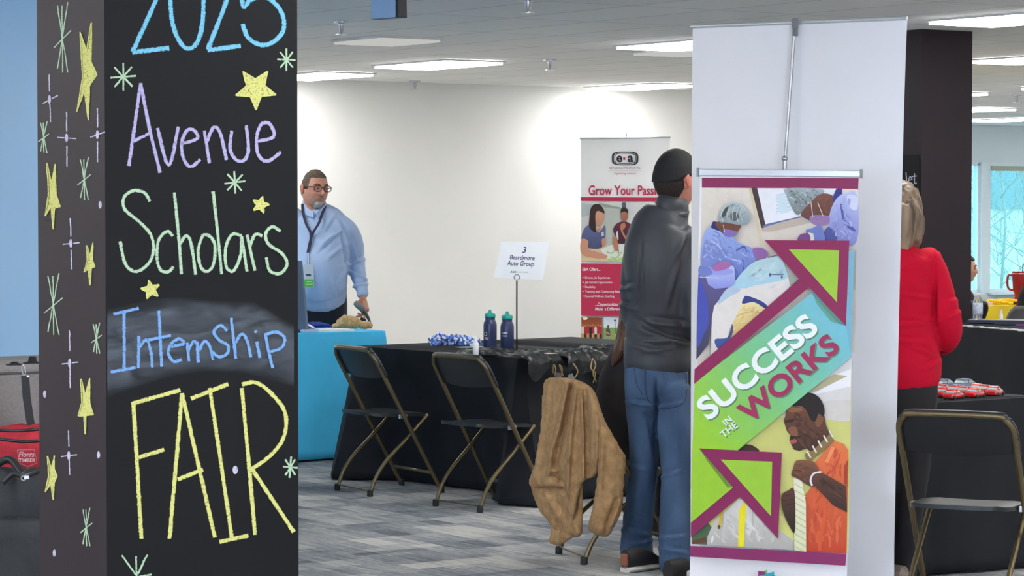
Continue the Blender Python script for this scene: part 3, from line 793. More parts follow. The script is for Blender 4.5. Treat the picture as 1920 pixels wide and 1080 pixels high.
# ------------------------------------------------------------------ draped tables
def cloth_mesh(c, e1, L1, e2, L2, h, flare=.05, corner=.1, waves=5, inset=None, outs=None, zb=.012, seed=0, amp=.02):
    """c = near corner, e1/e2 unit directions of the sides, top at height h"""
    c = V((c.x, c.y, 0)); m = MB(); K = 16
    cen = c + e1 * L1 / 2 + e2 * L2 / 2
    per = []
    def side(p, d, L, nrm, idx):
        n = int(L / .025)
        for i in range(n):
            t = i / n; k = min(t, 1 - t) * L
            per.append((p + d * (L * t), nrm, k, t, idx))
    side(c, e1, L1, -e2, 0); side(c + e1 * L1, e2, L2, e1, 1); side(c + e1 * L1 + e2 * L2, -e1, L1, e2, 2); side(c + e2 * L2, -e2, L2, -e1, 3)
    n = len(per); rows = []
    for j in range(K + 1):
        q = j / K; row = []
        for i, (p, nr, k, t, idx) in enumerate(per):
            # corner blend of the normal
            pn = per[(i - 2) % n][1]; nn = per[(i + 2) % n][1]; nv = (nr * 2 + pn + nn); nv.normalize()
            cr = math.exp(-(k / .11) ** 2)
            out = flare * q + corner * q * cr * 1.2 + amp * q * (noise.noise(V((p.x * 3.1 + seed, p.y * 3.1, q * .7))) + .5 * noise.noise(V((p.x * 9 + seed, p.y * 9, q)))) * 2
            if inset and idx in inset: out -= inset[idx] * math.sin(math.pi * t) ** .7 * min(1, q * 1.6)
            if outs and idx in outs: out += outs[idx] * q * math.exp(-(k / .6) ** 2)
            z = h - (h - zb) * q
            if j == 0: row.append(p + Z * h)
            else: row.append(p + nv * (out + .004) + Z * z)
        rows.append(row)
    # softened top rim
    top = [cen + (p[0] - cen) * .992 + Z * (h + .0015) for p in per]
    m.add([v for r in [top] + rows for v in r], [(i + j * n, (i + 1) % n + j * n, (i + 1) % n + (j + 1) * n, i + (j + 1) * n) for j in range(K + 1) for i in range(n)])
    m.add([p.copy() for p in top], [tuple(range(n))]); return m
def table(c, e1, L1, e2, L2, h, tl, cl, mt, **kw):
    cc = V((c.x, c.y, 0)) + e1 * L1 / 2 + e2 * L2 / 2
    t = thing('folding_table', tl, 'table', cc, math.atan2(e1.y, e1.x))
    m = MB(); m.box((0, 0, h - .022), (L1 - .02, L2 - .02, .03)); obj('tabletop', m, mat('table_plastic', rgb(200, 198, 190), .6), t, world=False, bevel=.005)
    for sx in (-1, 1):
        for sy in (-1, 1):
            m = MB(); m.tube([V((sx * (L1 / 2 - .26), sy * (L2 / 2 - .26), 0)), V((sx * (L1 / 2 - .26), sy * (L2 / 2 - .26), h - .035))], .014); obj('leg', m, M_rubber, t, world=False)
    o = obj('tablecloth', cloth_mesh(c, e1, L1, e2, L2, h, **kw), mt, smooth=True, ang=50)
    md = o.modifiers.new('s', 'SOLIDIFY'); md.thickness = .002; md.offset = 1
    tag(o, cl, 'tablecloth'); return o
H1 = .745
C1 = atz(972, 672, H1); C2 = atz(668, 649, H1); e = (C2 - C1); L1 = e.length; e1 = e.normalized(); e2 = V((-e1.y, e1.x, 0)); e2 = e2 if e2.dot(U) > 0 else -e2
T1 = table(C1, e1, L1, e2, .76, H1, 'folding table under the middle black cloth with the table sign', 'black cloth on the middle table carrying the sign and two navy bottles', M_cloth,
           flare=.02, corner=.12, inset={0: .19}, outs={3: .13}, seed=3)
# table of the display behind it
P2 = V((C1.x, C1.y, 0)) + e2 * 1.02 + e1 * .45
c3 = atz(968, 645, .745)
T2 = table(V((C1.x, C1.y, 0)) + e2 * .80 + e1 * .30, e2, .76, e1, 1.2, .745, 'folding table under the black cloth in front of the red and white banner', 'black cloth on the table in front of the red and white banner', M_cloth, flare=.01, corner=.03, seed=9)
# blue table
M_bluec = mat('blue_cloth', rgb(74, 204, 255), .75, sheen=.05, var=.06, vscale=5)
C4 = atz(722, 621, .765)
T3 = table(C4, -U, 1.83, W, .58, .765, 'folding table under the bright blue cloth', 'bright blue cloth on the table in front of the man in the light blue shirt', M_bluec, flare=.015, corner=.05, seed=5, amp=.012)
# toy car table
C5 = atz(1700, 759, .72)
T4 = table(C5, U, .76, W, 1.2, .72, 'folding table under the black cloth holding the toy cars', 'black cloth on the table of red toy cars behind the right chair', M_cloth, flare=.01, corner=.03, seed=12)
# big dark table behind
C6 = atz(1800, 611, .78)
T5 = table(C6 + W * .33, -W, 2.7, U, .76, .78, 'folding table under the dark cloth below the windows', 'dark charcoal cloth on the table with the clear water bottle', mat('charcoal_cloth', rgb(32, 34, 38), .85, var=.12, vscale=5), flare=.01, corner=.02, seed=15)
# yellow table
C7 = atz(1838, 590, .72); C7 = at(1846, 575, 20.6)
C7.z = .745
M_yel = mat('yellow_cloth', rgb(226, 196, 20), .75, var=.08, vscale=6)
T6 = table(V((C7.x, C7.y, 0)), U, 1.8, W, .76, .745, 'folding table under the yellow cloth', 'yellow cloth on the far table below the windows', M_yel, flare=.02, corner=.05, seed=18)

# ------------------------------------------------------------------ table sign
sb = atz(969, 668, .748)
sgn = thing('table_sign', 'white card sign reading 3 on a thin black stand', 'sign', sb)
m = MB(); m.lathe((sb.x, sb.y, .7465), [(.04, 0), (.04, .004), (.006, .008)], 24); obj('stand_base', m, M_dark, sgn, smooth=True, ang=40)
ptop = at(969, 527, sb.y); m = MB(); m.tube([V((sb.x, sb.y, .75)), V((sb.x, sb.y, ptop.z))], .0042, 8); obj('stand_rod', m, M_dark, sgn, smooth=True)
m = MB(); cc = at(969, 520, sb.y - .012); rr = 5.2 / 5000 * sb.y; m.tube([cc + V((rr * math.cos(k * math.pi / 12), 0, rr * math.sin(k * math.pi / 12))) for k in range(25)], .0016, 8); obj('clip_ring', m, M_dark, sgn, smooth=True)
pn = V((-.25, -1, 0)).normalized(); pc = V((sb.x, sb.y, 0))
m = MB(); q = [onplane(x, y, pc, pn) for x, y in ((940, 453), (1030, 453), (1018, 525), (926, 521))]
bk = [p - pn * .002 for p in q]; m.add(q + bk, [(0, 1, 2, 3), (7, 6, 5, 4), (0, 4, 5, 1), (1, 5, 6, 2), (2, 6, 7, 3), (3, 7, 4, 0)]); obj('sign_card', m, mat('card_white', (.84, .86, .87), .5, var=.02), sgn)
pr_ = Print(pc, pn, .95); pr_.k = 4; sh = .22
NV = (52, 50, 96)
a_ = R(2)
pr_.text('3', 983, 474, 16, NV, a_, 1, .01, sh, center=True); pr_.text('Beardmore', 979, 487, 12, NV, a_, bold=.012, shear=sh, width=47, center=True)
pr_.text('Auto Group', 976, 498, 12, NV, a_, bold=.012, shear=sh, width=51, center=True); pr_.text('ANA', 962, 511.5, 5, (40, 110, 80), a_, bold=.03, shear=.3, center=True)
pr_.text('AVENUE SCHOLARS', 979, 511.5, 3.4, (130, 130, 140), a_, width=23, center=True)
obj('sign_lettering', pr_.mb, M_print, sgn, fix=False)

# ------------------------------------------------------------------ bottles and small things on the middle table
M_navy = mat('navy_bottle', rgb(46, 56, 92), .35, var=.05); M_teal = mat('teal_lid', rgb(28, 160, 142), .4, var=.05)
b0 = atz(919, 656, .748)
bt = thing('water_bottle', 'navy sports bottle with teal lid, left of the pair behind the sign', 'bottle', (0, 0, 0), group='navy bottles with teal lids')
m = MB(); m.lathe((0, 0, 0), [(0, 0), (.034, 0), (.0365, .004), (.0365, .135), (.034, .150), (.0285, .160), (.0265, .166), (.0275, .170), (.0275, .180), (.0, .180)], 28); obj('bottle_body', m, M_navy, bt, world=False, smooth=True, ang=40)
m = MB(); m.lathe((0, 0, 0), [(0, .178), (.029, .178), (.030, .182), (.030, .192), (.026, .198), (.013, .202), (.0085, .204), (.0085, .214), (.006, .218), (0, .218)], 28); obj('lid', m, M_teal, bt, world=False, smooth=True, ang=40)
m = MB()
def wrap(vs, fs, z0, sz, a0, rad, mb, width=None):
    x0 = min(v.x for v in vs); x1 = max(v.x for v in vs); k = (width / (x1 - x0)) if width else sz
    mb.add([V((rad * math.sin(a0 + (v.x - (x0 + x1) / 2) * k / rad), -rad * math.cos(a0 + (v.x - (x0 + x1) / 2) * k / rad), z0 + v.y * sz)) for v in vs], fs)
vs, fs = text2d('VALI', .03); wrap(vs, fs, .058, .018, -.60, .0367, m, .026)
ring = [V((math.cos(k * .3142), math.sin(k * .3142))) for k in range(20)]; rv = [r * .011 for r in ring] + [r * .008 for r in ring]
m.add([V((.0368 * math.sin(-.75 + v.x / .0367), -.0368 * math.cos(-.75 + v.x / .0367), .088 + v.y)) for v in rv], [(k, (k + 1) % 20, 20 + (k + 1) % 20, 20 + k) for k in range(20)])
obj('bottle_print', m, M_paper, bt, world=False, fix=False)
bt.location = b0; s_ = 1.02
bt2 = dup(bt, atz(951, 660, .748), .25, 'navy sports bottle with teal lid, right of the pair beside the sign rod', 'navy bottles with teal lids')
index_kids()
for o in KID[bt2.name]:
    if o.name.startswith('bottle_print'):
        m = MB()
        for txt, zz, sz, wd in (('AVENUE', .098, .015, .030), ('SCHOLARS', .084, .010, .024)):
            vs, fs = text2d(txt, .03); wrap(vs, fs, zz, sz, -.62, .0367, m, wd)
        o.data = m.mesh('bottle_print'); o.data.materials.append(M_paper)
hb = atz(892, 666, .748)
t = thing('spray_bottle', 'small white cylindrical bottle at the front edge of the middle black table', 'bottle', hb)
m = MB(); m.lathe(hb, [(0, 0), (.0145, 0), (.0155, .003), (.0155, .062), (.012, .068), (0, .068)], 20); obj('bottle_body', m, M_paper, t, smooth=True, ang=40)
m = MB(); m.lathe(hb, [(0, .067), (.0095, .067), (.0095, .092), (.007, .097), (0, .097)], 16); obj('cap', m, mat('cap_white', (.74, .77, .8), .4), t, smooth=True, ang=40)
# papers and cards
def sheet(name, px, py, z, a, b, rz, label, cat, m=M_paper, th=.0015, grp=None):
    p = atz(px, py, z); mb = MB(); mb.box(p + Z * th / 2, (a, b, th), Matrix.Rotation(rz, 3, 'Z')); o = obj(name, mb, m); return tag(o, label, cat, grp)
sheet('flyer', 883, 651, .748, .16, .10, .4, 'pale green paper card lying left of the small white bottle', 'card', mat('pale_green_paper', rgb(170, 190, 180), .6))
sheet('sticker_card', 926, 657, .748, .11, .07, .3, 'white round edged card lying between the navy bottles', 'card')
# wrapped candies
def candy(mats_, label, cat='candy'):
    m = MB(); m.ell((0, 0, 0), (.011, .009, .008), 12, 8, mi=0)
    for s in (-1, 1):
        for k in range(7):
            a0 = 2 * math.pi * k / 7; a1 = 2 * math.pi * (k + 1) / 7; r = .012 if k % 2 else .008
            m.add([V((s * .009, 0, 0)), V((s * .021, math.cos(a0) * r, math.sin(a0) * r)), V((s * .021, math.cos(a1) * .010, math.sin(a1) * .010)), V((s * .0215, 0, 0))], [(0, 1, 2), (3, 2, 1)], 1)
    o = obj('wrapped_candy', m, mats_, fix=False, smooth=True, ang=35); return tag(o, label, cat)
M_foilb = mat('blue_foil', rgb(90, 130, 215), .22, .5); M_foils = mat('silver_foil', rgb(225, 232, 245), .25, .3)
cb = candy([M_foilb, M_foils], 'blue foil wrapped candy in the pile on the middle black table'); cs_ = candy([M_foils, M_foilb], 'silver foil wrapped candy in the pile on the middle black table')
cb['group'] = 'blue foil candies in the pile'; cs_['group'] = 'silver foil candies in the pile'
rnd = random.Random(4)
for i in range(130):
    if i < 2: o = (cb, cs_)[i]
    else:
        o = (cb, cs_, cs_)[i % 3].copy(); COL.objects.link(o)
    f = rnd.random(); px = 809 + 88 * f; base = atz(px, 649 - 7 * rnd.random() + (1.5 if f > .6 else 0), .748)
    hmax = .038 * math.sin(math.pi * min(1, f * .8 + .16)) ** 1.2
    o.location = base + Z * (.009 + rnd.random() * hmax); o.rotation_euler = (rnd.uniform(0, 6), rnd.uniform(-.5, .5), rnd.uniform(0, 6))
    k = rnd.uniform(.9, 1.2); o.scale = (k, k, k)
# drawstring bags lying over the table's right end
M_bag = mat('black_nylon', rgb(24, 26, 29), .4, var=.15, vscale=14, bump=.6, bscale=30)
M_cord = mat('tan_cord', rgb(140, 116, 78), .8); M_tag = mat('grey_tag', rgb(188, 186, 180), .6)
def lumpy(px0, px1, py0, py1, z0, hang, seed, name, label, cords=()):
    t = thing(name, label, 'bag', atz((px0 + px1) / 2, py0, z0), group='black drawstring bags on the middle table')
    A = atz(px0, py1, z0); B = atz(px1, py1 - (px1 - px0) * .055, z0); D = (B - A); Wd = D.length; D.normalize(); N = V((-D.y, D.x, 0)); N = N if N.y > 0 else -N
    m = MB(); nx, ny = 26, 18; vs = []; fs = []
    for s in (1, 0):
        for j in range(ny + 1):
            for i in range(nx + 1):
                a = i / nx; b = j / ny; wob = noise.noise(V((a * 4 + seed, b * 4, 1))) * .02
                p = A + D * (Wd * a) ; hg = hang * (.75 + .9 * noise.noise(V((a * 3 + seed, 7, seed)))); yy = b * .30 - hg
                e = min(a, 1 - a, b, 1 - b); th = .030 * min(1, e * 6) ** .5 * (.55 + .9 * abs(noise.noise(V((a * 7 + seed, b * 6, 3)))))
                if yy < 0: q = p + N * (-.012 - .5 * th * s - .01 - wob * .3) + Z * (yy)
                else: q = p + N * (yy) + Z * (.004 + th * s + max(0, wob) * s * .6)
                q = q + D * wob; vs.append(q)
    NN = (nx + 1) * (ny + 1)
    for j in range(ny):
        for i in range(nx):
            a = j * (nx + 1) + i; fs += [(a, a + 1, a + nx + 2, a + nx + 1), (a + NN, a + nx + 1 + NN, a + nx + 2 + NN, a + 1 + NN)]
    for i in range(nx): fs.append((i, i + NN, i + 1 + NN, i + 1)); q = ny * (nx + 1) + i; fs.append((q, q + 1, q + 1 + NN, q + NN))
    for j in range(ny):
        a = j * (nx + 1); b = a + nx + 1; fs.append((a, b, b + NN, a + NN)); a += nx; b += nx; fs.append((a, a + NN, b + NN, b))
    m.add(vs, fs); obj('bag_body', m, M_bag, t, smooth=True, ang=70)
    for cpts in cords:
        m = MB(); m.tube(spl([at(x, y, A.y + dy) for x, y, dy in cpts], 5), .0035, 7); obj('drawstring', m, M_cord, t, smooth=True)
    return t
lumpy(925, 990, 655, 668, .748, 0.0, 1.0, 'drawstring_bag', 'black crinkled bag lying at the foot of the table sign')
lumpy(985, 1075, 655, 673, .760, .10, 2.0, 'drawstring_bag', 'black crinkled bag hanging over the table end right of the sign',
      [[(1037, 700, -.06), (1038, 684, -.07), (1042, 692, -.08), (1040, 706, -.08)], [(1052, 704, -.1), (1054, 692, -.12), (1049, 685, -.12), (1056, 705, -.1)]])
tb_ = lumpy(1060, 1135, 655, 670, .762, .12, 3.0, 'drawstring_bag', 'black crinkled bag with tan cords hanging nearest the tan coat',
      [[(1075, 682, -.04), (1080, 689, -.09), (1083, 698, -.1), (1076, 712, -.1)], [(1111, 672, .0), (1108, 690, -.06), (1116, 700, -.07), (1112, 718, -.07)], [(1111, 672, .0), (1117, 684, -.06), (1112, 700, -.08), (1118, 716, -.07)]])
lumpy(1120, 1190, 651, 664, .760, .08, 4.0, 'drawstring_bag', 'black crinkled bag at the far right end, beside the seated person')
for x, y, r, l in ((1047, 707, .2, 'left grey paper tag hanging above the tan coat'), (1072, 709, -.5, 'right grey paper tag hanging above the tan coat')):
    m = MB(); p = at(x, y, C1.y + .03); m.box(p, (.028, .003, .045), Matrix.Rotation(r, 3, 'Y')); tag(obj('paper_tag', m, M_tag), l, 'tag')
sheet('folded_paper', 935, 893, .02, .16, .12, .4, 'white papers on the floor under the middle black table', 'paper', th=.03)
sheet('business_card', 1033, 663, .80, .06, .03, .5, 'small pale card lying on the black bags', 'card', mat('warm_card', rgb(205, 190, 175), .5))

# ------------------------------------------------------------------ things on the blue table
lp = atz(556, 622, .768)
t = thing('laptop', 'open grey laptop lid seen from behind on the blue table, cut by the column', 'laptop', lp)
m = MB(); pl0 = at(573, 618, lp.y - .02); a = [at(530, 460, lp.y + .02), at(563, 489, lp.y + .02), at(575, 616, lp.y - .12), at(530, 622, lp.y - .12)]
a[0] = at(530, 488, lp.y + .02)
bk = [p + V((.012, .012, 0)) for p in a]; m.add(a + bk, [(0, 1, 2, 3), (7, 6, 5, 4), (0, 4, 5, 1), (1, 5, 6, 2), (2, 6, 7, 3), (3, 7, 4, 0)]); obj('screen_lid', m, mat('laptop_grey', rgb(84, 104, 128), .4, .3), t, bevel=.002)
m = MB(); m.box(at(548, 619, lp.y + .02) + Z * .004, (.2, .2, .016), Matrix.Rotation(TH, 3, 'Z')); obj('keyboard_base', m, mat('laptop_grey', (0, 0, 0)), t, bevel=.003)
sheet('paper_stack', 612, 621, .768, .30, .16, .55, 'stack of white papers at the front of the blue table', 'paper', th=.012)
sheet('paper_roll', 580, 623, .770, .10, .05, .6, 'white folded leaflet beside the laptop', 'paper', mat('cool_paper', rgb(185, 195, 225), .6), th=.018)
t = thing('lanyard_pile', 'small pile of dark blue lanyards on the blue table', 'lanyards', atz(590, 612, .77)); m = MB()
for k in range(7):
    p = atz(584 + k * 3.2, 613 - (k % 3), .772); m.tube(spl([p + V((-.05, 0, .005)), p + V((-.02, .03, .02)), p + V((.03, -.01, .012)), p + V((.06, .01, .004))], 5), .006, 7)
obj('straps', m, mat('royal_blue', rgb(30, 50, 140), .5), t, smooth=True)
m = MB(); m.tube([atz(574, 607, .79), atz(588, 614, .79)], .006); obj('pen', m, M_paper, t)
fp = atz(663, 616, .768); t = thing('fur_pouch', 'tan fuzzy plush toy lying on the blue table below the man\'s hand', 'plush toy', fp)
m = MB(); m.ell(fp + V((-.03, .02, .035)), (.08, .05, .045)); m.ell(fp + V((.07, .02, .02)), (.05, .04, .025)); m.ell(fp + V((-.1, .02, .015)), (.04, .03, .018)); m.ell(fp + V((-.05, .0, .06)), (.03, .03, .025))
fuse('plush_body', m, .006, mat('tan_plush', rgb(206, 168, 112), .95, var=.25, vscale=60, bump=.8, bscale=160, sheen=.4), t, 4, lambda p, n: .004 * noise.noise(p * 90))

# ------------------------------------------------------------------ items right
tp = C6.copy()
wb = atz(1833, 606, .783)
gl = bpy.data.materials.new('clear_plastic'); gl.use_nodes = True; b_ = gl.node_tree.nodes['Principled BSDF']; b_.inputs['Transmission Weight'].default_value = .85; b_.inputs['Roughness'].default_value = .12; b_.inputs['IOR'].default_value = 1.2; b_.inputs['Base Color'].default_value = (.9, .95, 1, 1)
t = thing('water_bottle', 'clear plastic water bottle standing on the charcoal table beside the column', 'bottle', wb)
m = MB(); m.lathe(wb, [(0, 0), (.029, 0), (.032, .006), (.031, .03), (.0285, .06), (.031, .09), (.0315, .13), (.026, .155), (.014, .172), (.012, .178)], 24); obj('bottle_body', m, gl, t, smooth=True, ang=50)
m = MB(); m.lathe(wb, [(.0312, .055), (.0325, .058), (.0325, .125), (.0312, .128)], 24); obj('bottle_label', m, mat('label_paper', rgb(196, 206, 222), .5, var=.3, vscale=60), t, smooth=True)
m = MB(); m.lathe(wb, [(0, .19), (.0135, .19), (.0135, .176), (0, .176)], 18); obj('lid', m, M_paper, t, smooth=True, ang=40)
p = atz(1877, 603, .783); t = thing('spray_bottle', 'tiny white bottle in front of the grey folding chair, beside the dark binder', 'bottle', p)
m = MB(); m.lathe(p, [(0, 0), (.014, 0), (.0145, .04), (.009, .052), (.009, .075), (0, .077)], 18); obj('bottle_body', m, M_paper, t, smooth=True, ang=40)
M_bind = mat('navy_binder', rgb(36, 40, 62), .4)
def wedge(name, pxy, z, label, cat, m_, a, b, h, rz, tilt=0.0, grp=None):
    p = atz(*pxy, z); mb = MB(); mb.box(p + Z * h / 2, (a, b, h), Matrix.Rotation(rz, 3, 'Z') @ Matrix.Rotation(tilt, 3, 'Y')); return tag(obj(name, mb, m_, bevel=.002), label, cat, grp)
wedge('binder', (1850, 605, ), .785, 'dark navy binder lying beside the clear water bottle', 'binder', M_bind, .22, .18, .02, -.3, .0)
wedge('binder', (1903, 608, ), .785, 'dark navy binder lying at the right edge of the charcoal table', 'binder', M_bind, .24, .18, .028, -.3, .0)
p = atz(1905, 610, .80); q = atz(1925, 610, .80); m = MB(); m.tube([p, q], .005); tag(obj('pen', m, mat('purple_pen', rgb(140, 60, 150), .4)), 'purple pen at the right edge on the charcoal table', 'pen')
rnd = random.Random(9)
for k in range(20):
    f = k / 19; px = 1806 + 118 * f; py = 612.5 + 9.5 * f + rnd.uniform(-1.6, -.4)
    p = atz(px, py, .783); m = MB(); m.box(p + Z * .003, (.06, .035, .006), Matrix.Rotation(rnd.uniform(0, 3), 3, 'Z'))
    tag(obj('foil_packet', m, mat('silver_packet', rgb(205, 205, 205), .3, .4)), 'small silvery packet along the front edge of the charcoal table', 'packet', 'silvery packets along the charcoal table edge')
# red tumbler on the yellow table
M_red = mat('red_tumbler', rgb(160, 26, 26), .35, var=.05)
tq = at(1912, 569, 20.9); tq.z = .748; S_ = 20.9 / 5000
t = thing('travel_mug', 'tall red travel mug with handle at the right edge', 'mug', tq)
m = MB(); m.lathe(tq, [(0, 0), (9 * S_, 0), (9.5 * S_, .01), (10 * S_, 20 * S_), (13 * S_, 26 * S_), (14.6 * S_, 60 * S_), (14.6 * S_, 62 * S_), (0, 62 * S_)], 28); obj('mug_body', m, M_red, t, smooth=True, ang=40)
m = MB(); m.tube(spl([tq + V((-12 * S_, 0, 54 * S_)), tq + V((-20 * S_, 0, 55 * S_)), tq + V((-23 * S_, 0, 50 * S_)), tq + V((-23 * S_, 0, 36 * S_)), tq + V((-20 * S_, 0, 29 * S_)), tq + V((-12 * S_, 0, 27 * S_))], 5), 2.2 * S_, 10); obj('handle', m, M_red, t, smooth=True)
m = MB(); m.lathe(tq, [(14.7 * S_, 57 * S_), (14.9 * S_, 57.3 * S_), (14.9 * S_, 58.3 * S_), (14.7 * S_, 58.6 * S_)], 28); obj('rim_band', m, M_silver, t, smooth=True)
m = MB(); m.tube([tq + V((5 * S_, 0, 60 * S_)), tq + V((6 * S_, 0, 76 * S_))], 1.0 * S_); obj('straw', m, M_dark, t)
# yellow flowers
M_yf = mat('yellow_petals', rgb(250, 205, 30), .6); 
fl0 = None
for k in range(16):
    px = 1852 + k * 3.4; p = at(px, 568, 20.85 + .12 * (k % 3)); p.z = .75
    m = MB(); r = random.Random(k)
    for j in range(7):
        a = j * .9; m.ell(p + V((math.cos(a) * .018, math.sin(a) * .018, .012 + .006 * (k % 4))), (.016, .016, .010), 8, 6)
    tag(obj('yellow_flower', m, M_yf, smooth=True), 'yellow artificial flower head strewn on the yellow table', 'flower', 'yellow flowers on the yellow table')
p = at(1850, 566, 20.7); p.z = .75; m = MB(); m.box(p + Z * .012, (.09, .05, .024)); tag(obj('tissue', m, mat('pink_tissue', rgb(225, 205, 190), .8)), 'pale crumpled tissue left of the yellow flowers', 'tissue')
p = at(1890, 568, 20.95); p.z = .757; m = MB(); m.tube([p, p + V((.12, 0, .0))], .012); tag(obj('marker', m, M_dark), 'black marker lying in front of the red travel mug', 'marker')
# grey folding chairs far right
M_gch = mat('grey_chair', rgb(104, 104, 106), .45, .2); M_dch = mat('dark_chair', rgb(52, 50, 54), .45)
def backchair(x0, x1, ytop, Y, label, mt, rz):
    cx = at((x0 + x1) / 2, ytop, Y); o = dup(chair, (0, 0, 0), rz, label)
    o.location = V((cx.x, cx.y, 0)); k = cx.z / .772; o.scale = (1, 1, k)
    if 'group' in o: del o['group']
    index_kids()
    for c_ in KID.get(o.name, []):
        if c_.name.startswith(('backrest', 'seat', 'frame', 'leg')):
            c_.data = c_.data.copy(); c_.data.materials.clear(); c_.data.materials.append(mt)
    return o
backchair(1882, 1985, 576, 18.6, 'grey folding chair back between the charcoal and yellow tables', M_gch, R(8))
backchair(1748, 1812, 568, 19.6, 'dark folding chair in which the profile woman sits', M_dch, R(35))

# ------------------------------------------------------------------ toy cars
M_carr = mat('red_car_paint', rgb(205, 22, 30), .25, var=.03, coat=.5); M_card = mat('silver_car_paint', rgb(120, 130, 150), .25, .4); M_win = mat('toy_window', rgb(190, 205, 205), .2, .2); M_whl = mat('toy_wheel', rgb(45, 45, 50), .5, var=.2)
def toycar(label, paint):
    t = thing('toy_car', label, 'toy car', (0, 0, 0))
    def loft(prof, mb):
        # prof: (y, zb, zt, hw_bottom, hw_top)
        vs = []; n = len(prof)
        for y, zb, zt, hb_, ht in prof:
            zm = zb + (zt - zb) * .55
            vs += [V((-hb_ * .9, y, zb)), V((-hb_, y, zb + .003)), V((-hb_, y, zm)), V((-ht, y, zt)), V((ht, y, zt)), V((hb_, y, zm)), V((hb_, y, zb + .003)), V((hb_ * .9, y, zb))]
        fs = [(i * 8 + k, i * 8 + (k + 1) % 8, (i + 1) * 8 + (k + 1) % 8, (i + 1) * 8 + k) for i in range(n - 1) for k in range(8)] + [tuple(range(8)), tuple(range((n - 1) * 8, n * 8))[::-1]]
        mb.add(vs, fs)
    m = MB(); loft([(-.058, .008, .020, .019, .015), (-.055, .006, .025, .022, .018), (-.040, .006, .0275, .0235, .020), (.018, .006, .0275, .0235, .020), (.040, .006, .025, .023, .018), (.055, .006, .020, .021, .015), (.060, .008, .015, .017, .012)], m)
    loft([(-.036, .024, .0405, .0195, .0165), (-.030, .024, .0425, .0195, .0165), (.002, .024, .0425, .0195, .0165), (.006, .024, .041, .0195, .0155)], m)
    cbo = obj('car_body', m, paint, t, world=False, smooth=True, ang=55, bevel=.0035); cbo.modifiers['bevel'].segments = 3
    m = MB(); loft([(-.042, .0265, .028, .0196, .016), (-.035, .0265, .0385, .0198, .0160), (.006, .0265, .0395, .0200, .0162), (.024, .0265, .028, .0198, .015)], m); obj('windows', m, M_win, t, world=False)
    m = MB()
    for yy in (-.013,):
        for s in (-1, 1): m.box((s * .0185, yy, .034), (.004, .003, .016))
    obj('window_pillar', m, paint, t, world=False)
    for y in (-.036, .037):
        for s in (-1, 1):
            m = MB(); m.lathe((s * .0225, y, .0095), [(0, -.004), (.0085, -.004), (.0095, -.003), (.0095, .003), (.0085, .004), (.004, .0045), (0, .0035)], 18, axis=Matrix.Rotation(math.pi / 2, 3, 'Y')); obj('wheel', m, M_whl, t, world=False, smooth=True, ang=40)
    return t
hd = math.atan2(-.56, .83)
rc = toycar('x', M_carr); dc = toycar('x', M_card)
rp = [(1789, 748.5, 'red toy car at the left end of the front row, by the woman in red'), (1829, 745.5, 'red toy car in the middle of the front row'), (1866, 742, 'red toy car at the right end of the front row'),
      (1770, 745, 'red toy car partly behind the front left car'), (1811, 742.5, 'red toy car behind and between the front left and middle cars'), (1849, 739.5, 'red toy car just left of the right end car'),
      (1792, 740, 'red toy car in the third row, left'), (1834, 737.5, 'red toy car in the third row, right of the others'), (1768, 738.5, 'red toy car half hidden beside the woman in red')]
for i, (x, y, l) in enumerate(rp):
    o = rc if i == 0 else dup(rc, (0, 0, 0)); o.location = atz(x, y, .7225); o.rotation_euler = (0, 0, hd + rnd.uniform(-.1, .1)); o['label'] = l
for i, (x, y, l) in enumerate([(1772, 733.5, 'silver grey toy car in the back row nearest the woman in red'), (1812, 733, 'silver grey toy car in the back row, right one')]):
    o = dc if i == 0 else dup(dc, (0, 0, 0)); o.location = atz(x, y, .7225); o.rotation_euler = (0, 0, hd - .25); o['label'] = l; o.scale = (1.3, 1.3, 1.3)

# ------------------------------------------------------------------ banners
M_fab = mat('white_banner_fabric', (.83, .84, .875), .6, var=.015, vscale=3)
M_fab2 = mat('white_banner_vinyl', (.86, .86, .885), .5, var=.01, vscale=3)
M_rail = mat('rail_silver', rgb(196, 202, 206), .35, .5)
def fabric(name, edges, p0, n, material, parent, thick=.0012, nx=16, ny=40, wave=.0, wk=3.0, curl=None):
    """edges(t) -> (xl, yl, xr, yr) in pixels of the row at t"""
    m = MB(); vs = []
    for s in (0, 1):
        for j in range(ny + 1):
            xl, yl, xr, yr = edges(j / ny)
            for i in range(nx + 1):
                a = i / nx; q = onplane(xl + (xr - xl) * a, yl + (yr - yl) * a, p0, n)
                d = wave * math.sin(a * wk * 2 * math.pi + j * .04) * (1 if j > 0 else .2) + (curl(a, j / ny) if curl else 0)
                vs.append(q + n * (d - s * thick))
    N = (nx + 1) * (ny + 1); fs = []
    for j in range(ny):
        for i in range(nx):
            a = j * (nx + 1) + i; fs += [(a, a + 1, a + nx + 2, a + nx + 1), (a + N, a + nx + 1 + N, a + nx + 2 + N, a + 1 + N)]
    for i in range(nx): fs.append((i, i + N, i + 1 + N, i + 1)); q = ny * (nx + 1) + i; fs.append((q, q + 1, q + 1 + N, q + N))
    for j in range(ny):
        a = j * (nx + 1); b = a + nx + 1; fs.append((a, b, b + N, a + N)); a += nx; b += nx; fs.append((a, a + N, b + N, b))
    m.add(vs, fs); return obj(name, m, material, parent, smooth=True, ang=40)
def hplane(px, py, Y, yaw):
    y = R(yaw); return at(px, py, Y), V((-math.sin(y), -math.cos(y), 0)), V((math.cos(y), -math.sin(y), 0))
def lerp(a, b, t): return a + (b - a) * t

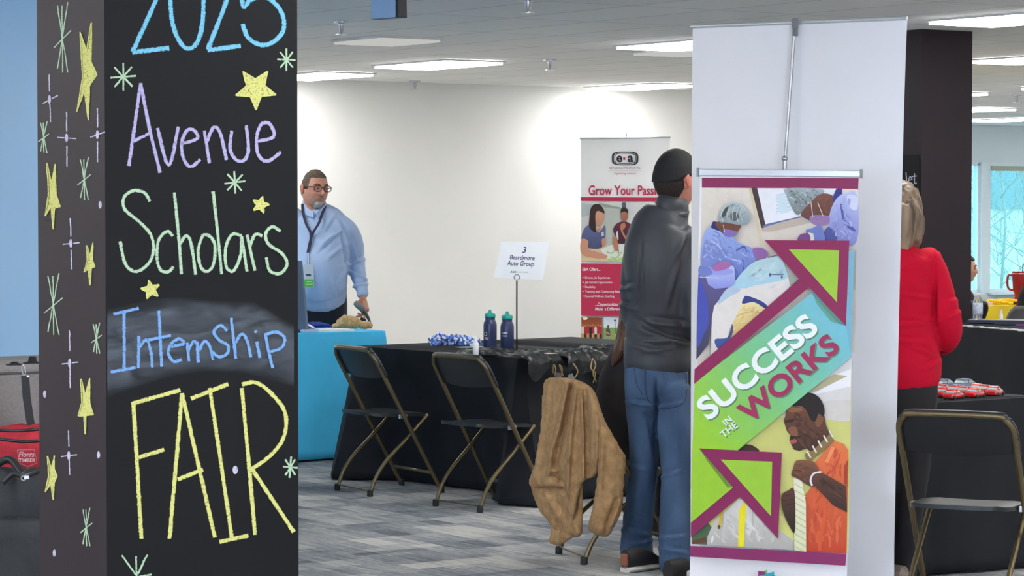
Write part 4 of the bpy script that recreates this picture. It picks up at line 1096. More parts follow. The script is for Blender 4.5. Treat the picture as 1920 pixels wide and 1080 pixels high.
# tall white banner seen from behind
pB_, nBn, dB = hplane(1498, 60, 10.5, 30)
fl = onplane(1480, 1108, pB_, nBn); fl.z = 0
bw = thing('banner_stand', 'tall plain white banner seen from behind with a thin support pole', 'banner', fl)
fabric('banner_fabric', lambda t: (lerp(1297, 1293, t ** .6), lerp(52, 1098, t), lerp(1700, 1673, min(1, t * 1.04) ** .8), lerp(37, 1082, t)), pB_, nBn, M_fab, bw, wave=.003, wk=1.0, nx=30,
       curl=lambda a, t: -.05 * max(0, a - .82) ** 1.5 * 4 * (.4 + t) - .02 * max(0, .08 - a) * 6)
m = MB(); m.tube([onplane(1296, 50, pB_, nBn) + nBn * .004, onplane(1702, 34, pB_, nBn) + nBn * .004], .008, 10); obj('top_rail', m, M_rail, bw, smooth=True, ang=50)
m = MB(); a = onplane(1495, 44, pB_, nBn) + nBn * .02; m.box(a, (.022, .022, .04)); m.tube([a, a - Z * .05], .011, 10); obj('pole_clip', m, mat('clip_grey', rgb(110, 112, 115), .5), bw, bevel=.002)
pl = [onplane(1494, 50, pB_, nBn) + nBn * .02, onplane(1481, 312, pB_, nBn) + nBn * .05, onplane(1470, 1085, pB_, nBn) + nBn * .05]
m = MB(); m.tube(pl[:2], .0065, 12); obj('support_pole', m, M_steel, bw, smooth=True, ang=50)
m = MB(); m.tube([pl[1] + Z * .03, pl[1], pl[2]], .0088, 12); obj('support_pole', m, M_steel, bw, smooth=True, ang=50)
m = MB(); m.ell(pl[1] + Z * .03, (.0125, .0125, .012)); obj('pole_joint', m, M_steel, bw, smooth=True)
yawm = Matrix.Rotation(R(-30), 3, 'Z')
m = MB(); bc = (onplane(1293, 1100, pB_, nBn) + onplane(1673, 1085, pB_, nBn)) / 2; bc.z = .035; m.box(bc, (.86, .10, .068), yawm); obj('banner_base', m, M_rail, bw, bevel=.01)

# front banner with the printed artwork
pS, nS, dS = hplane(1460, 330, 10.0, 18)
fs_ = onplane(1450, 1154, pS, nS); fs_.z = 0
bs = thing('banner_stand', 'front white roller banner printed SUCCESS IN THE WORKS', 'banner', fs_)
fabric('banner_fabric', lambda t: (lerp(1313, 1292, t), lerp(330, 1120, t), lerp(1610, 1586, t), lerp(330, 1142, t)), pS, nS, M_fab2, bs)
def rod(name, a, b, hh, dep, material, parent, bev=.003):
    m = MB(); c = (a + b) / 2; d = b - a; L_ = d.length; x = d.normalized(); y = Z.cross(x).normalized(); z = x.cross(y)
    Rm = Matrix((x, y, z)).transposed(); m.box(c, (L_, dep, hh), Rm); return obj(name, m, material, parent, bevel=bev)
ra, rb = onplane(1311, 323, pS, nS), onplane(1613, 326, pS, nS)
rod('top_rail', ra, rb, .026, .02, M_rail, bs)
for q, s in ((ra, -1), (rb, 1)): m = MB(); m.box(q + dS * s * .004, (.008, .024, .034), Matrix.Rotation(R(-18), 3, 'Z')); obj('end_cap', m, mat('cap_grey', rgb(140, 148, 155), .5), bs, bevel=.002)
m = MB(); q0 = onplane(1462, 335, pS, nS) - nS * .05; m.tube([q0, V((q0.x, q0.y, .06))], .008, 10); obj('support_pole', m, M_steel, bs, smooth=True)
m = MB(); q0 = fs_.copy(); q0.z = .045; m.box(q0, (.68, .12, .075), Matrix.Rotation(R(-18), 3, 'Z')); obj('banner_base', m, M_rail, bs, bevel=.012)
LS = .78
p = Print(pS, nS, LS); p.k = 3
PUR = (128, 46, 84)
p.poly([(1316, 333), (1610, 334), (1609, 356), (1316, 352)], PUR)
p.poly([(1317, 352), (1608, 355), (1603, 660), (1307, 700)], (205, 198, 190))
p.xf = (1300, 340, 4.91)
p.grad([(80, 58), (1510, 70), (1490, 1000), (60, 1000)], (206, 200, 190), (186, 176, 165), smooth=False)
p.poly([(510, 62), (545, 62), (650, 640), (620, 640)], (196, 184, 158))
p.poly([(535, 60), (590, 62), (668, 402), (985, 328), (985, 342), (640, 436), (625, 425)], (66, 56, 56))
p.poly([(588, 62), (1330, 66), (1325, 110), (1000, 330), (665, 402)], (212, 214, 220))
p.poly([(665, 395), (985, 322), (1060, 350), (1010, 350), (665, 420)], (92, 102, 150))
for i in range(6): p.line([(765, 130 + i * 30), (860 + i * 8, 112 + i * 30)], 16, (176, 200, 212))
p.poly([(765, 130), (830, 120), (880, 285), (800, 300)], (188, 206, 214))
p.poly([(640, 430), (985, 335), (1100, 370), (900, 420), (700, 460)], (176, 164, 150), True)
p.line([(640, 415), (720, 398)], 7, (120, 130, 180))
p.mottle([(90, 60), (500, 60), (540, 400), (250, 190), (90, 420)], (198, 192, 182), (212, 206, 198), 26, 34, 12, 60, 2)
# right nurse
p.grad([(855, 65), (1170, 70), (1195, 118), (1080, 190), (970, 310), (905, 240), (858, 130)], (150, 165, 170), (112, 122, 125))
for i in range(14):
    x = 880 + (i * 53) % 260; y = 80 + (i * 37) % 120; p.line([(x, y), (x + 40, y + 18), (x + 52, y + 50)], 9, (176, 190, 194) if i % 2 else (92, 98, 98), True)
p.grad([(1190, 112), (1300, 150), (1265, 300), (1180, 335), (1100, 365), (990, 312), (1085, 190)], (118, 76, 64), (92, 60, 54))
p.poly([(1320, 66), (1372, 70), (1372, 118), (1290, 200), (1292, 130)], (52, 54, 122))
p.grad([(1290, 210), (1330, 150), (1400, 108), (1510, 130), (1504, 560), (1290, 560), (1245, 470), (1258, 300)], (168, 176, 210), (122, 128, 186))
p.poly([(1355, 220), (1378, 225), (1400, 350), (1490, 440), (1480, 460), (1390, 390)], (82, 86, 150), True)
p.poly([(1420, 130), (1510, 145), (1508, 260), (1440, 240)], (190, 194, 218), True)
p.poly([(1250, 420), (1330, 500), (1300, 560), (1200, 545), (1200, 480)], (74, 82, 140), True)
p.poly([(1085, 318), (1180, 310), (1255, 325), (1245, 395), (1150, 408), (1080, 372)], (140, 112, 156), True)
p.mottle([(860, 72), (1165, 74), (1185, 118), (1080, 185), (970, 300), (905, 240)], (82, 88, 88), (196, 206, 208), 46, 26, 6, 30, 3)
p.mottle([(1000, 300), (1190, 125), (1290, 155), (1255, 300), (1180, 325)], (86, 56, 50), (140, 92, 78), 18, 26, 9, -40, 4)
p.mottle([(1300, 220), (1400, 115), (1500, 150), (1496, 540), (1270, 540), (1262, 310)], (104, 110, 172), (192, 196, 224), 46, 40, 9, 70, 5)
p.mottle([(1090, 322), (1250, 328), (1240, 392), (1085, 370)], (118, 90, 140), (166, 140, 178), 12, 20, 5, 0, 6)
p.line([(1088, 190), (1105, 330)], 7, (196, 184, 170)); p.line([(1150, 195), (1200, 320)], 7, (196, 184, 170)); p.line([(985, 318), (1080, 372)], 6, (170, 184, 205))
p.poly([(1042, 450), (1100, 430), (1170, 400), (1200, 450), (1215, 545), (1110, 545), (1060, 500)], (104, 116, 176), True)
p.poly([(1060, 470), (1110, 480), (1120, 545), (1075, 545)], (206, 204, 196)); p.poly([(990, 490), (1065, 480), (1078, 545), (970, 545)], (112, 68, 122), True)
# left nurse
p.grad([(96, 520), (130, 440), (180, 420), (300, 490), (360, 505), (430, 565), (560, 620), (590, 680), (570, 740), (500, 790), (450, 850), (400, 905), (250, 860), (82, 780)], (152, 172, 216), (92, 108, 176))
p.poly([(110, 560), (165, 545), (250, 600), (330, 650), (300, 700), (200, 760), (90, 780)], (116, 128, 186), True)
p.line([(165, 545), (250, 605), (300, 690), (450, 740)], 10, (176, 190, 224), True); p.line([(400, 640), (470, 600), (500, 650)], 14, (66, 76, 140), True)
p.line([(100, 700), (180, 620), (190, 560)], 9, (168, 180, 220), True); p.line([(460, 720), (470, 860)], 14, (82, 92, 160), True)
p.mottle([(100, 520), (180, 430), (300, 495), (430, 575), (560, 628), (580, 690), (500, 785), (400, 895), (90, 775)], (84, 100, 170), (186, 200, 232), 90, 38, 7, 50, 7)
p.poly([(168, 425), (190, 368), (245, 374), (275, 450), (230, 452)], (44, 44, 100)); p.poly([(215, 380), (300, 365), (440, 400), (432, 440), (400, 475), (330, 500), (280, 470), (225, 420)], (108, 70, 56), True)
p.grad([(250, 372), (243, 300), (290, 225), (365, 190), (450, 210), (512, 275), (528, 345), (505, 392), (440, 402), (340, 385)], (168, 184, 186), (126, 140, 146))
p.mottle([(255, 365), (248, 300), (290, 230), (365, 196), (450, 215), (508, 278), (520, 345), (440, 396)], (84, 92, 92), (206, 216, 216), 60, 24, 5, -50, 8)
p.poly([(262, 330), (300, 250), (330, 240), (300, 320)], (72, 72, 70), True); p.poly([(352, 300), (400, 280), (430, 330), (390, 365), (355, 345)], (88, 92, 92), True)
for a in range(5): x = 285 + a * 46; p.line([(x, 370), (x - 20 + 12 * math.sin(a), 300), (x + 20 - a * 6, 235 + 20 * (a % 2))], 4, (196, 206, 206), True)
p.mottle([(225, 385), (300, 370), (435, 403), (400, 440), (300, 440), (250, 440)], (84, 54, 44), (132, 88, 66), 14, 20, 7, 20, 9)
p.poly([(292, 440), (400, 458), (415, 478), (385, 505), (325, 512), (292, 485)], (118, 100, 164), True); p.line([(285, 400), (300, 470)], 6, (200, 180, 160))
p.poly([(555, 622), (640, 612), (692, 650), (690, 690), (640, 712), (590, 712)], (132, 92, 150), True)
# drape
p.poly([(320, 1010), (400, 910), (500, 800), (600, 730), (820, 678), (1000, 884), (770, 1080), (700, 1140), (250, 1140)], (204, 202, 200))
p.grad([(330, 1028), (400, 912), (500, 795), (600, 730), (820, 685), (880, 800), (870, 890), (700, 935), (560, 960), (430, 1010)], (168, 192, 196), (148, 190, 210))
p.mottle([(420, 920), (520, 800), (620, 735), (810, 690), (860, 800), (850, 880), (560, 950)], (154, 184, 196), (186, 206, 208), 34, 50, 14, -30, 10)
p.mottle([(340, 1060), (560, 975), (860, 930), (800, 1030), (600, 1090)], (186, 186, 190), (216, 214, 212), 20, 50, 14, -20, 11)
p.poly([(820, 690), (1003, 880), (900, 960), (880, 860)], (150, 152, 146)); p.line([(700, 700), (815, 672)], 9, (92, 100, 112)); p.line([(712, 855), (840, 858)], 8, (88, 92, 130)); p.ell(826, 882, 8, 12, (60, 50, 70)); p.ell(716, 860, 8, 18, (70, 80, 130))
# bucket, dark lower left
p.grad([(60, 840), (140, 800), (340, 985), (280, 1075), (210, 1140), (150, 1500), (40, 1640), (46, 1200)], (92, 84, 132), (56, 58, 78), smooth=False)
p.poly([(60, 880), (80, 900), (140, 1080), (150, 1300), (110, 1400), (48, 1500)], (66, 76, 158), True)
p.grad([(125, 870), (375, 772), (392, 800), (398, 935), (345, 975), (210, 988), (150, 950)], (176, 186, 222), (122, 132, 198), smooth=False); p.ell(255, 830, 128, 34, (136, 146, 206))
p.poly([(190, 790), (260, 735), (335, 738), (362, 775), (300, 812), (215, 825)], (150, 96, 150), True); p.poly([(70, 780), (150, 790), (190, 850), (110, 870), (62, 850)], (104, 118, 180), True); p.line([(70, 878), (250, 890)], 6, (196, 200, 214))
p.xf = (1300, 540, 3.6)
p.poly([(250, 0), (670, 0), (400, 230), (180, 420), (128, 450), (135, 200), (150, 120)], (204, 200, 196))
p.poly([(240, 0), (330, 10), (250, 60), (170, 110)], (160, 180, 200), True)
p.poly([(340, 105), (352, 62), (375, 52), (470, 88), (515, 128), (500, 142), (420, 95)], (52, 58, 118), True)
p.grad([(238, 360), (250, 280), (300, 190), (335, 108), (420, 95), (500, 140), (430, 210), (300, 320)], (216, 204, 150), (196, 168, 96), smooth=False)
p.mottle([(250, 340), (265, 270), (310, 190), (345, 115), (415, 102), (480, 140), (420, 205), (300, 300)], (186, 154, 96), (228, 216, 170), 26, 26, 6, -40, 12)
p.line([(300, 190), (380, 160), (470, 165)], 8, (186, 160, 110), True)
p.poly([(155, 345), (240, 330), (270, 240), (275, 300), (240, 365), (180, 410)], (62, 80, 140), True)
# lower photo
p.xf = (1300, 730, 3.087)
p.grad([(240, 380), (600, 60), (925, -190), (905, 930), (-2, 890), (-2, 850), (285, 600)], (176, 176, 104), (196, 196, 118), smooth=False)
p.poly([(520, 140), (925, -200), (915, 175), (880, 182)], (194, 192, 190)); p.poly([(760, -60), (920, -120), (918, -20), (700, 30)], (212, 212, 216)); p.poly([(620, 20), (820, -90), (900, -80), (720, 10)], (168, 160, 130))
p.poly([(800, 60), (918, 60), (915, 180), (500, 155)], (188, 184, 178))
p.poly([(0, 890), (0, 830), (90, 760), (120, 800), (90, 895)], (72, 96, 70)); p.poly([(5, 870), (80, 850), (90, 880), (5, 892)], (92, 62, 44))
p.grad([(88, 895), (92, 845), (130, 760), (200, 700), (270, 630), (340, 640), (420, 750), (520, 820), (600, 880), (640, 930)], (206, 206, 202), (160, 158, 152), smooth=False)
for a in ((180, 700, 150, 860), (350, 700, 330, 880), (420, 760, 400, 900), (480, 820, 520, 910)): p.line([(a[0], a[1]), ((a[0] + a[2]) / 2 + 12, (a[1] + a[3]) / 2), (a[2], a[3])], 9, (168, 166, 160), True)
p.mottle([(110, 850), (200, 710), (280, 645), (410, 750), (560, 890), (100, 890)], (158, 156, 150), (220, 220, 218), 50, 46, 9, 70, 15)
p.poly([(275, 690), (318, 630), (300, 908), (268, 905)], (216, 206, 36)); p.poly([(165, 705), (182, 700), (170, 790), (155, 790)], (190, 170, 40)); p.ell(158, 792, 8, 12, (96, 72, 40))
p.poly([(268, 350), (300, 318), (350, 320), (390, 356)], (66, 46, 42), True)
p.grad([(708, 420), (760, 366), (822, 292), (880, 312), (905, 350), (895, 945), (662, 935), (655, 610), (690, 560), (730, 470)], (206, 112, 66), (176, 62, 38), smooth=False)
p.mottle([(730, 430), (820, 305), (895, 350), (885, 930), (670, 920), (662, 620)], (158, 52, 34), (220, 118, 74), 60, 60, 10, 85, 13)
p.poly([(880, 440), (905, 400), (900, 560), (880, 540)], (150, 60, 40)); p.line([(760, 600), (770, 720), (745, 840), (740, 930)], 20, (196, 84, 50), True); p.line([(820, 330), (780, 420)], 22, (216, 130, 86))
p.grad([(545, 108), (600, 92), (660, 105), (700, 170), (740, 150), (768, 150), (778, 205), (800, 255), (760, 320), (700, 365), (665, 338), (625, 352), (592, 345), (575, 312), (566, 288), (572, 262), (550, 235), (532, 178), (542, 150)], (108, 70, 50), (56, 38, 34), smooth=False)
p.mottle([(560, 180), (600, 110), (690, 170), (720, 200), (770, 190), (780, 250), (700, 350), (640, 335), (590, 300)], (50, 34, 30), (112, 74, 54), 44, 24, 9, 60, 14)
p.poly([(560, 222), (600, 212), (616, 255), (596, 285), (576, 262)], (118, 78, 58), True); p.poly([(572, 292), (600, 285), (610, 300), (580, 312)], (150, 84, 80), True)
p.poly([(540, 176), (592, 168), (586, 186), (548, 190)], (56, 38, 34), True); p.poly([(716, 165), (750, 140), (762, 175), (735, 215), (718, 200)], (112, 74, 56), True)
p.poly([(570, 265), (620, 270), (640, 262), (620, 278), (575, 282)], (40, 30, 30)); p.poly([(560, 100), (640, 108), (620, 128), (560, 125)], (128, 86, 62), True)
p.poly([(548, 100), (578, 55), (640, 20), (695, 18), (742, 48), (768, 105), (764, 155), (736, 138), (716, 180), (690, 172), (655, 105), (600, 93)], (36, 30, 30), True)
p.poly([(655, 368), (700, 350), (795, 258), (826, 292), (765, 352), (690, 410), (662, 398)], (122, 102, 66))
for i in range(5): x = 672 + i * 32; y = 392 - i * 30; p.line([(x - 4, y - 40), (x + 18, y)], 9, (206, 200, 186))
p.grad([(592, 512), (612, 500), (640, 530), (662, 650), (664, 935), (596, 925), (592, 700)], (206, 200, 184), (196, 200, 170), smooth=False)
for i in range(11): y = 540 + i * 36; p.line([(596, y), (662, y + 40)], 7, (176, 184, 120))
p.grad([(522, 612), (560, 580), (596, 582), (600, 812), (572, 795), (530, 700)], (84, 56, 46), (40, 30, 30))
for y in (612, 640, 668): p.line([(528, y), (590, y - 12)], 4, (54, 38, 34))
p.grad([(690, 480), (745, 470), (895, 555), (900, 705), (820, 665), (720, 560)], (92, 60, 46), (52, 36, 34), smooth=False)
p.grad([(578, 490), (588, 455), (605, 410), (650, 402), (705, 412), (735, 460), (735, 540), (690, 556), (630, 520), (600, 505)], (122, 80, 58), (74, 48, 40))
for q in ((606, 430, 640, 440), (590, 462, 636, 468), (582, 490, 625, 495)): p.line([(q[0], q[1]), (q[2], q[3])], 5, (66, 42, 36))
p.mottle([(705, 500), (745, 480), (890, 565), (890, 690), (800, 640)], (46, 32, 30), (108, 72, 54), 24, 34, 8, 35, 16)
p.mottle([(590, 480), (610, 415), (700, 418), (725, 470), (690, 545), (620, 510)], (70, 46, 38), (142, 96, 70), 20, 22, 7, 10, 17)
p.line([(752, 472), (708, 482), (690, 520), (700, 552)], 11, (206, 204, 204), True)
# green band, arrows
p.xf = (0, 0, 1.0)
def gg_(x, y):
    t = max(0, min(1, ((x - 1320) * .77 - (y - 800) * .64) / 330)); a, b, c = (138, 186, 52), (112, 180, 128), (106, 172, 196)
    return tuple(lerp(u_, v_, t * 2) for u_, v_ in zip(a, b)) if t < .5 else tuple(lerp(u_, v_, t * 2 - 1) for u_, v_ in zip(b, c))
band = [(1307, 716), (1521, 538), (1590, 610), (1598, 606), (1601, 560), (1606, 470), (1599, 668)]
def strip(q, col, nn=14):
    (ax, ay), (bx_, by), (cx_, cy), (dx, dy) = q   # a-b one end, d-c the other
    for i in range(nn):
        for j in range(4):
            f = lambda u_, v_: (lerp(lerp(ax, dx, u_), lerp(bx_, cx_, u_), v_), lerp(lerp(ay, dy, u_), lerp(by, cy, u_), v_))
            p.poly([f(i / nn, j / 4), f(i / nn, (j + 1) / 4), f((i + 1) / nn, (j + 1) / 4), f((i + 1) / nn, j / 4)], col, up=False)
    p.k += 1
strip([(1307, 716), (1300, 915), (1599, 668), (1530, 546)], gg_, 22)
p.poly([(1530, 546), (1590, 610), (1599, 606), (1599, 668), (1560, 640)], gg_); p.poly([(1595, 470), (1606, 466), (1599, 668), (1590, 610)], (110, 160, 178))
p.poly([(1303, 830), (1400, 835), (1316, 840), (1379, 912), (1300, 978)], (142, 186, 50)); p.poly([(1302, 860), (1320, 838), (1379, 912), (1300, 978)], (140, 184, 50))
# soft printed shade beside the arrows
p.poly([(1318, 842), (1330, 862), (1368, 912), (1379, 912)], (98, 130, 48)); p.poly([(1524, 542), (1590, 610), (1575, 606), (1530, 556)], (82, 128, 118)); p.poly([(1530, 556), (1575, 606), (1562, 602), (1536, 570)], (92, 146, 130))
PU2 = (128, 38, 80)
p.poly([(1438, 450), (1596, 451), (1590, 611), (1521, 538), (1306, 719), (1307, 691), (1503, 523)], PU2); p.poly([(1483, 467), (1577, 469), (1573, 566)], (142, 182, 58))
p.poly([(1315, 839), (1470, 847), (1463, 1008), (1392, 929), (1300, 1005), (1300, 978), (1379, 912)], (122, 36, 80)); p.poly([(1356, 860), (1452, 864), (1450, 966)], (140, 182, 56))
A_ = R(-39.3)
def slab(txt, x, y, size, col, width, bold):
    p.text(txt, x + 2.2, y + 2.2, size, (84, 122, 92), A_, bold=bold, width=width, space=1.02); p.text(txt, x, y, size, col, A_, bold=bold, width=width, space=1.02)
slab('SUCCESS', 1333, 787, 59, (214, 220, 224), 268, .032)
slab('WORKS', 1408, 793, 54, (146, 46, 84), 222, .032)
slab('IN', 1366, 797, 17.5, (210, 218, 212), 16, .012); slab('THE', 1362, 820, 19, (210, 218, 212), 35, .012)
p.poly([(1299, 1021), (1591, 1036), (1589, 1058), (1299, 1041)], (124, 42, 90))
p.poly([(1426, 1068), (1440, 1069), (1440, 1078), (1426, 1078)], (120, 50, 100)); p.poly([(1424, 1078), (1456, 1069), (1456, 1077), (1424, 1086)], (50, 150, 170)); p.poly([(1440, 1066), (1443, 1066), (1443, 1074), (1440, 1074)], (90, 170, 70)); p.poly([(1436, 1080), (1458, 1076), (1452, 1100), (1430, 1100)], (60, 60, 120))
obj('banner_print', p.mb, M_print, bs, fix=False)

# far banner: grow your passion
pE, nE, dE = hplane(1172, 300, 24.6, 3)
fe = V((pE.x, pE.y, 0)); be = thing('banner_stand', 'far red and white roller banner reading Grow Your Passion', 'banner', fe)
fabric('banner_fabric', lambda t: (lerp(1089, 1091, t), lerp(259, 668, t), lerp(1256, 1252, t), lerp(256, 672, t)), pE, nE, mat('white_far_banner', (.86, .86, .87), .6, var=.02, vscale=4), be, wave=.004, wk=3)
m = MB(); m.tube([onplane(1087, 260, pE, nE) + nE * .006, onplane(1257, 257, pE, nE) + nE * .006], .009, 8); obj('top_rail', m, M_rail, be, smooth=True)
m = MB(); q0 = onplane(1175, 250, pE, nE) - nE * .03; m.tube([q0, V((q0.x, q0.y, .05))], .01, 8); obj('support_pole', m, M_steel, be, smooth=True)
m = MB(); m.box((fe.x, fe.y, .05), (.84, .14, .09)); obj('banner_base', m, M_rail, be, bevel=.01)
fab_low = MB(); q = [onplane(1091, 666, pE, nE), onplane(1252, 670, pE, nE)]; q2 = [V((a.x, a.y, .09)) for a in q[::-1]]; fab_low.add(q + q2, [(0, 1, 2, 3)]); obj('banner_fabric', fab_low, mat('maroon_fabric', rgb(176, 48, 76), .6), be, fix=False)
p = Print(pE, nE, .97, .0005); p.k = 14
RD = (184, 44, 78)
p.xf = (1080, 250, 4.322)
def ringp(cx, cy, rx, ry, tk, col, n=28):
    o_ = []; i_ = []
    for k in range(n):
        a = 2 * math.pi * k / n; ex = .55
        c_, s_ = math.cos(a), math.sin(a); f = lambda r, q: math.copysign(abs(q) ** ex, q) * r
        o_.append((cx + f(rx, c_), cy + f(ry, s_))); i_.append((cx + f(rx - tk[0], c_), cy + f(ry - tk[1], s_)))
    vs = [p.P(*q) for q in o_] + [p.P(*q) for q in i_]; p.mb.add(vs, [(k, (k + 1) % n, n + (k + 1) % n, n + k) for k in range(n)], col=p.C(col)); p.k += 1
ringp(398, 203, 108, 56, (16, 7), (40, 44, 50)); ringp(398, 203, 88, 44, (6, 5), (60, 62, 68))
p.text('e', 352, 230, 100, (28, 34, 40), bold=.035, center=True); p.text('a', 442, 230, 100, (28, 34, 40), bold=.035, center=True); p.ell(391, 205, 9, 13, (200, 40, 60))
p.text('E & A CONSULTING GROUP, INC.', 397, 289, 24, (70, 70, 76), width=250, center=True); p.line([(265, 303), (525, 303)], 2.5, (200, 180, 186)); p.text('Engineering Answers', 397, 332, 23, (190, 60, 90), width=176, shear=.3, center=True)
p.text('Grow Your Passion', 102, 499, 110, RD, width=628, bold=.016)
p.poly([(40, 517), (755, 520), (755, 552), (40, 548)], RD)
# meeting photograph
p.grad([(42, 560), (755, 562), (755, 1046), (42, 1036)], (206, 208, 208), (186, 186, 180), smooth=False)
p.poly([(42, 565), (150, 575), (120, 660), (42, 680)], (176, 184, 188)); p.poly([(180, 560), (370, 610), (360, 900), (230, 900), (230, 640)], (178, 184, 178)); p.poly([(190, 562), (360, 600), (350, 612), (230, 600)], (150, 156, 144)); p.poly([(372, 560), (402, 560), (410, 640), (372, 640)], (88, 94, 100))
p.poly([(42, 1036), (42, 960), (200, 915), (420, 880), (755, 900), (755, 1046)], (212, 192, 152)); p.poly([(200, 940), (300, 900), (400, 890), (420, 960), (380, 1040), (270, 1035), (230, 990)], (216, 222, 214))
for q in ((250, 960, 330, 930), (280, 1000, 370, 960), (300, 1020, 390, 1000)): p.line([(q[0], q[1]), ((q[0] + q[2]) / 2, q[1] + 10), (q[2], q[3])], 10, (160, 190, 120), True)
p.ell(365, 1020, 26, 14, (170, 200, 110)); p.ell(275, 1024, 22, 12, (176, 204, 120))
p.grad([(48, 820), (70, 770), (110, 745), (190, 790), (232, 745), (240, 800), (225, 900), (180, 935), (95, 925), (48, 880)], (96, 104, 146), (72, 78, 116))
p.poly([(44, 860), (98, 870), (100, 935), (170, 960), (245, 985), (245, 1010), (150, 1010), (44, 975)], (198, 142, 118), True); p.poly([(150, 780), (205, 760), (190, 805)], (196, 140, 116))
p.grad([(150, 640), (190, 618), (225, 640), (228, 690), (212, 740), (180, 755), (155, 720)], (206, 158, 134), (190, 136, 112))
p.poly([(108, 700), (120, 610), (150, 575), (195, 578), (226, 620), (228, 650), (180, 628), (158, 660), (160, 760), (150, 800), (108, 760)], (56, 40, 38), True); p.poly([(112, 690), (150, 700), (160, 800), (118, 770)], (50, 36, 36), True)
p.poly([(210, 860), (238, 850), (240, 905), (215, 915)], (190, 134, 110), True); p.poly([(206, 800), (226, 798), (226, 832), (208, 834)], (190, 196, 210))
p.grad([(302, 790), (320, 740), (370, 715), (420, 720), (455, 750), (458, 790), (430, 850), (420, 890), (340, 890), (330, 850)], (104, 38, 62), (60, 32, 48)); p.poly([(326, 800), (340, 790), (345, 860), (330, 860)], (216, 216, 220))
p.grad([(364, 640), (385, 620), (418, 640), (418, 690), (395, 715), (370, 700)], (170, 116, 92), (150, 98, 78)); p.poly([(362, 650), (366, 610), (395, 600), (422, 620), (420, 650), (400, 635), (370, 640)], (44, 36, 34), True)
p.poly([(300, 840), (330, 840), (340, 900), (345, 945), (320, 950), (302, 900)], (176, 118, 92), True); p.poly([(362, 740), (395, 725), (400, 760), (380, 790), (412, 850), (400, 860), (365, 790)], (180, 122, 96), True); p.line([(342, 935), (345, 975)], 6, (110, 50, 130))
p.grad([(552, 620), (600, 600), (640, 620), (640, 700), (552, 700)], (190, 140, 120), (190, 140, 120)); p.poly([(548, 640), (560, 605), (600, 596), (640, 615), (640, 640), (590, 625)], (110, 100, 92), True)
# red panel
p.xf = (1080, 470, 5.4)
p.poly([(50, 128), (935, 135), (925, 668), (52, 656)], RD)
WT = (226, 214, 222)
p.text('E&A Offers...', 66, 203, 46, WT, width=180, bold=.02)
for i, (t_, w_) in enumerate((('Diverse Job Experiences', 252), ('Job Growth Opportunities', 276), ('Flexibility', 106), ('Training and Continuing Education', 420), ('Personal Wellness Coaching', 296))):
    y = 283 + i * 47; p.ell(72, y - 12, 6, 6, WT); p.text(t_, 92, y, 32, WT, width=w_, bold=.012)
p.text('...Opportunities to', 196, 556, 44, WT, width=272, bold=.02); p.text('Make  a Difference', 196, 603, 44, WT, width=272, bold=.02)
p.poly([(50, 940), (935, 955), (930, 1080), (52, 1070)], RD)
# group photo
p.grad([(54, 672), (264, 676), (264, 930), (56, 926)], (134, 60, 40), (196, 120, 50), smooth=False); p.ell(92, 684, 26, 16, (240, 225, 190))
for i in range(8):
    x = 70 + i * 26; y = 752 + 8 * (i % 2); c_ = (176, 40, 50) if i not in (0, 3, 5) else ((214, 206, 200) if i != 3 else (40, 40, 46))
    p.poly([(x - 14, y + 20), (x, y + 8), (x + 14, y + 20), (x + 12, y + 85), (x - 12, y + 85)], c_); p.ell(x, y, 8, 11, (186, 128, 100), 10); p.poly([(x - 11, y + 85), (x + 11, y + 85), (x + 9, y + 160), (x + 1, y + 160), (x, y + 110), (x - 3, y + 160), (x - 10, y + 160)], (46, 44, 56) if i % 2 else (190, 150, 90))
# field photo
p.grad([(280, 674), (500, 680), (500, 780), (280, 776)], (192, 204, 220), (222, 228, 230), smooth=False); p.grad([(280, 776), (500, 780), (495, 940), (280, 932)], (120, 160, 84), (150, 170, 90), smooth=False)
p.line([(396, 700), (400, 900)], 5, (60, 60, 60)); p.ell(396, 702, 12, 7, (70, 70, 90)); p.ell(326, 765, 11, 13, (90, 66, 60)); p.poly([(304, 795), (322, 780), (345, 795), (350, 860), (308, 862)], (84, 70, 84)); p.poly([(308, 862), (348, 860), (335, 932), (300, 932)], (156, 146, 130)); p.line([(305, 820), (345, 845)], 10, (200, 150, 124))
p.ell(436, 765, 12, 14, (110, 60, 56)); p.poly([(420, 800), (438, 782), (458, 795), (462, 850), (430, 900), (415, 860)], (186, 38, 56)); p.poly([(392, 840), (404, 838), (400, 930), (392, 930)], (190, 190, 130))
obj('banner_print', p.mb, M_print, be, fix=False)

# ------------------------------------------------------------------ luggage at the left edge
def soft(name, c, d, rz, voxel, material, parent, bulge=.02, amp=.006, sc=12, seed=0, tilt=0.0):
    m = MB(); n = 14; Rm = Matrix.Rotation(rz, 3, 'Z') @ Matrix.Rotation(tilt, 3, 'X'); vs = []
    m.ell((0, 0, 0), (1, 1, 1), 36, 26)
    for v in m.v:
        f = lambda q: math.copysign(abs(q) ** .45, q)
        w_ = V((f(v.x) * d[0] / 2, f(v.y) * d[1] / 2, f(v.z) * d[2] / 2)); vs.append(w_)
    ln = [v.normalized() for v in vs]
    vs = [v + l * (amp * (noise.noise(v * sc + V((seed, 0, 0))) * 2 - abs(noise.noise(v * sc * 1.7)))) for v, l in zip(vs, ln)]
    m.v = [Rm @ v + V(c) for v in vs]
    return obj(name, m, material, parent, smooth=True)
M_case = mat('grey_case_fabric', rgb(128, 124, 122), .75, var=.1, vscale=80, bump=.2, bscale=300)
cc = at(20, 740, 10.80); t = thing('suitcase', 'large grey hard sided case standing behind the red bag at the left edge', 'suitcase', V((cc.x, cc.y, 0)))
RZ = R(34)
top_z = at(30, 680, 10.5).z
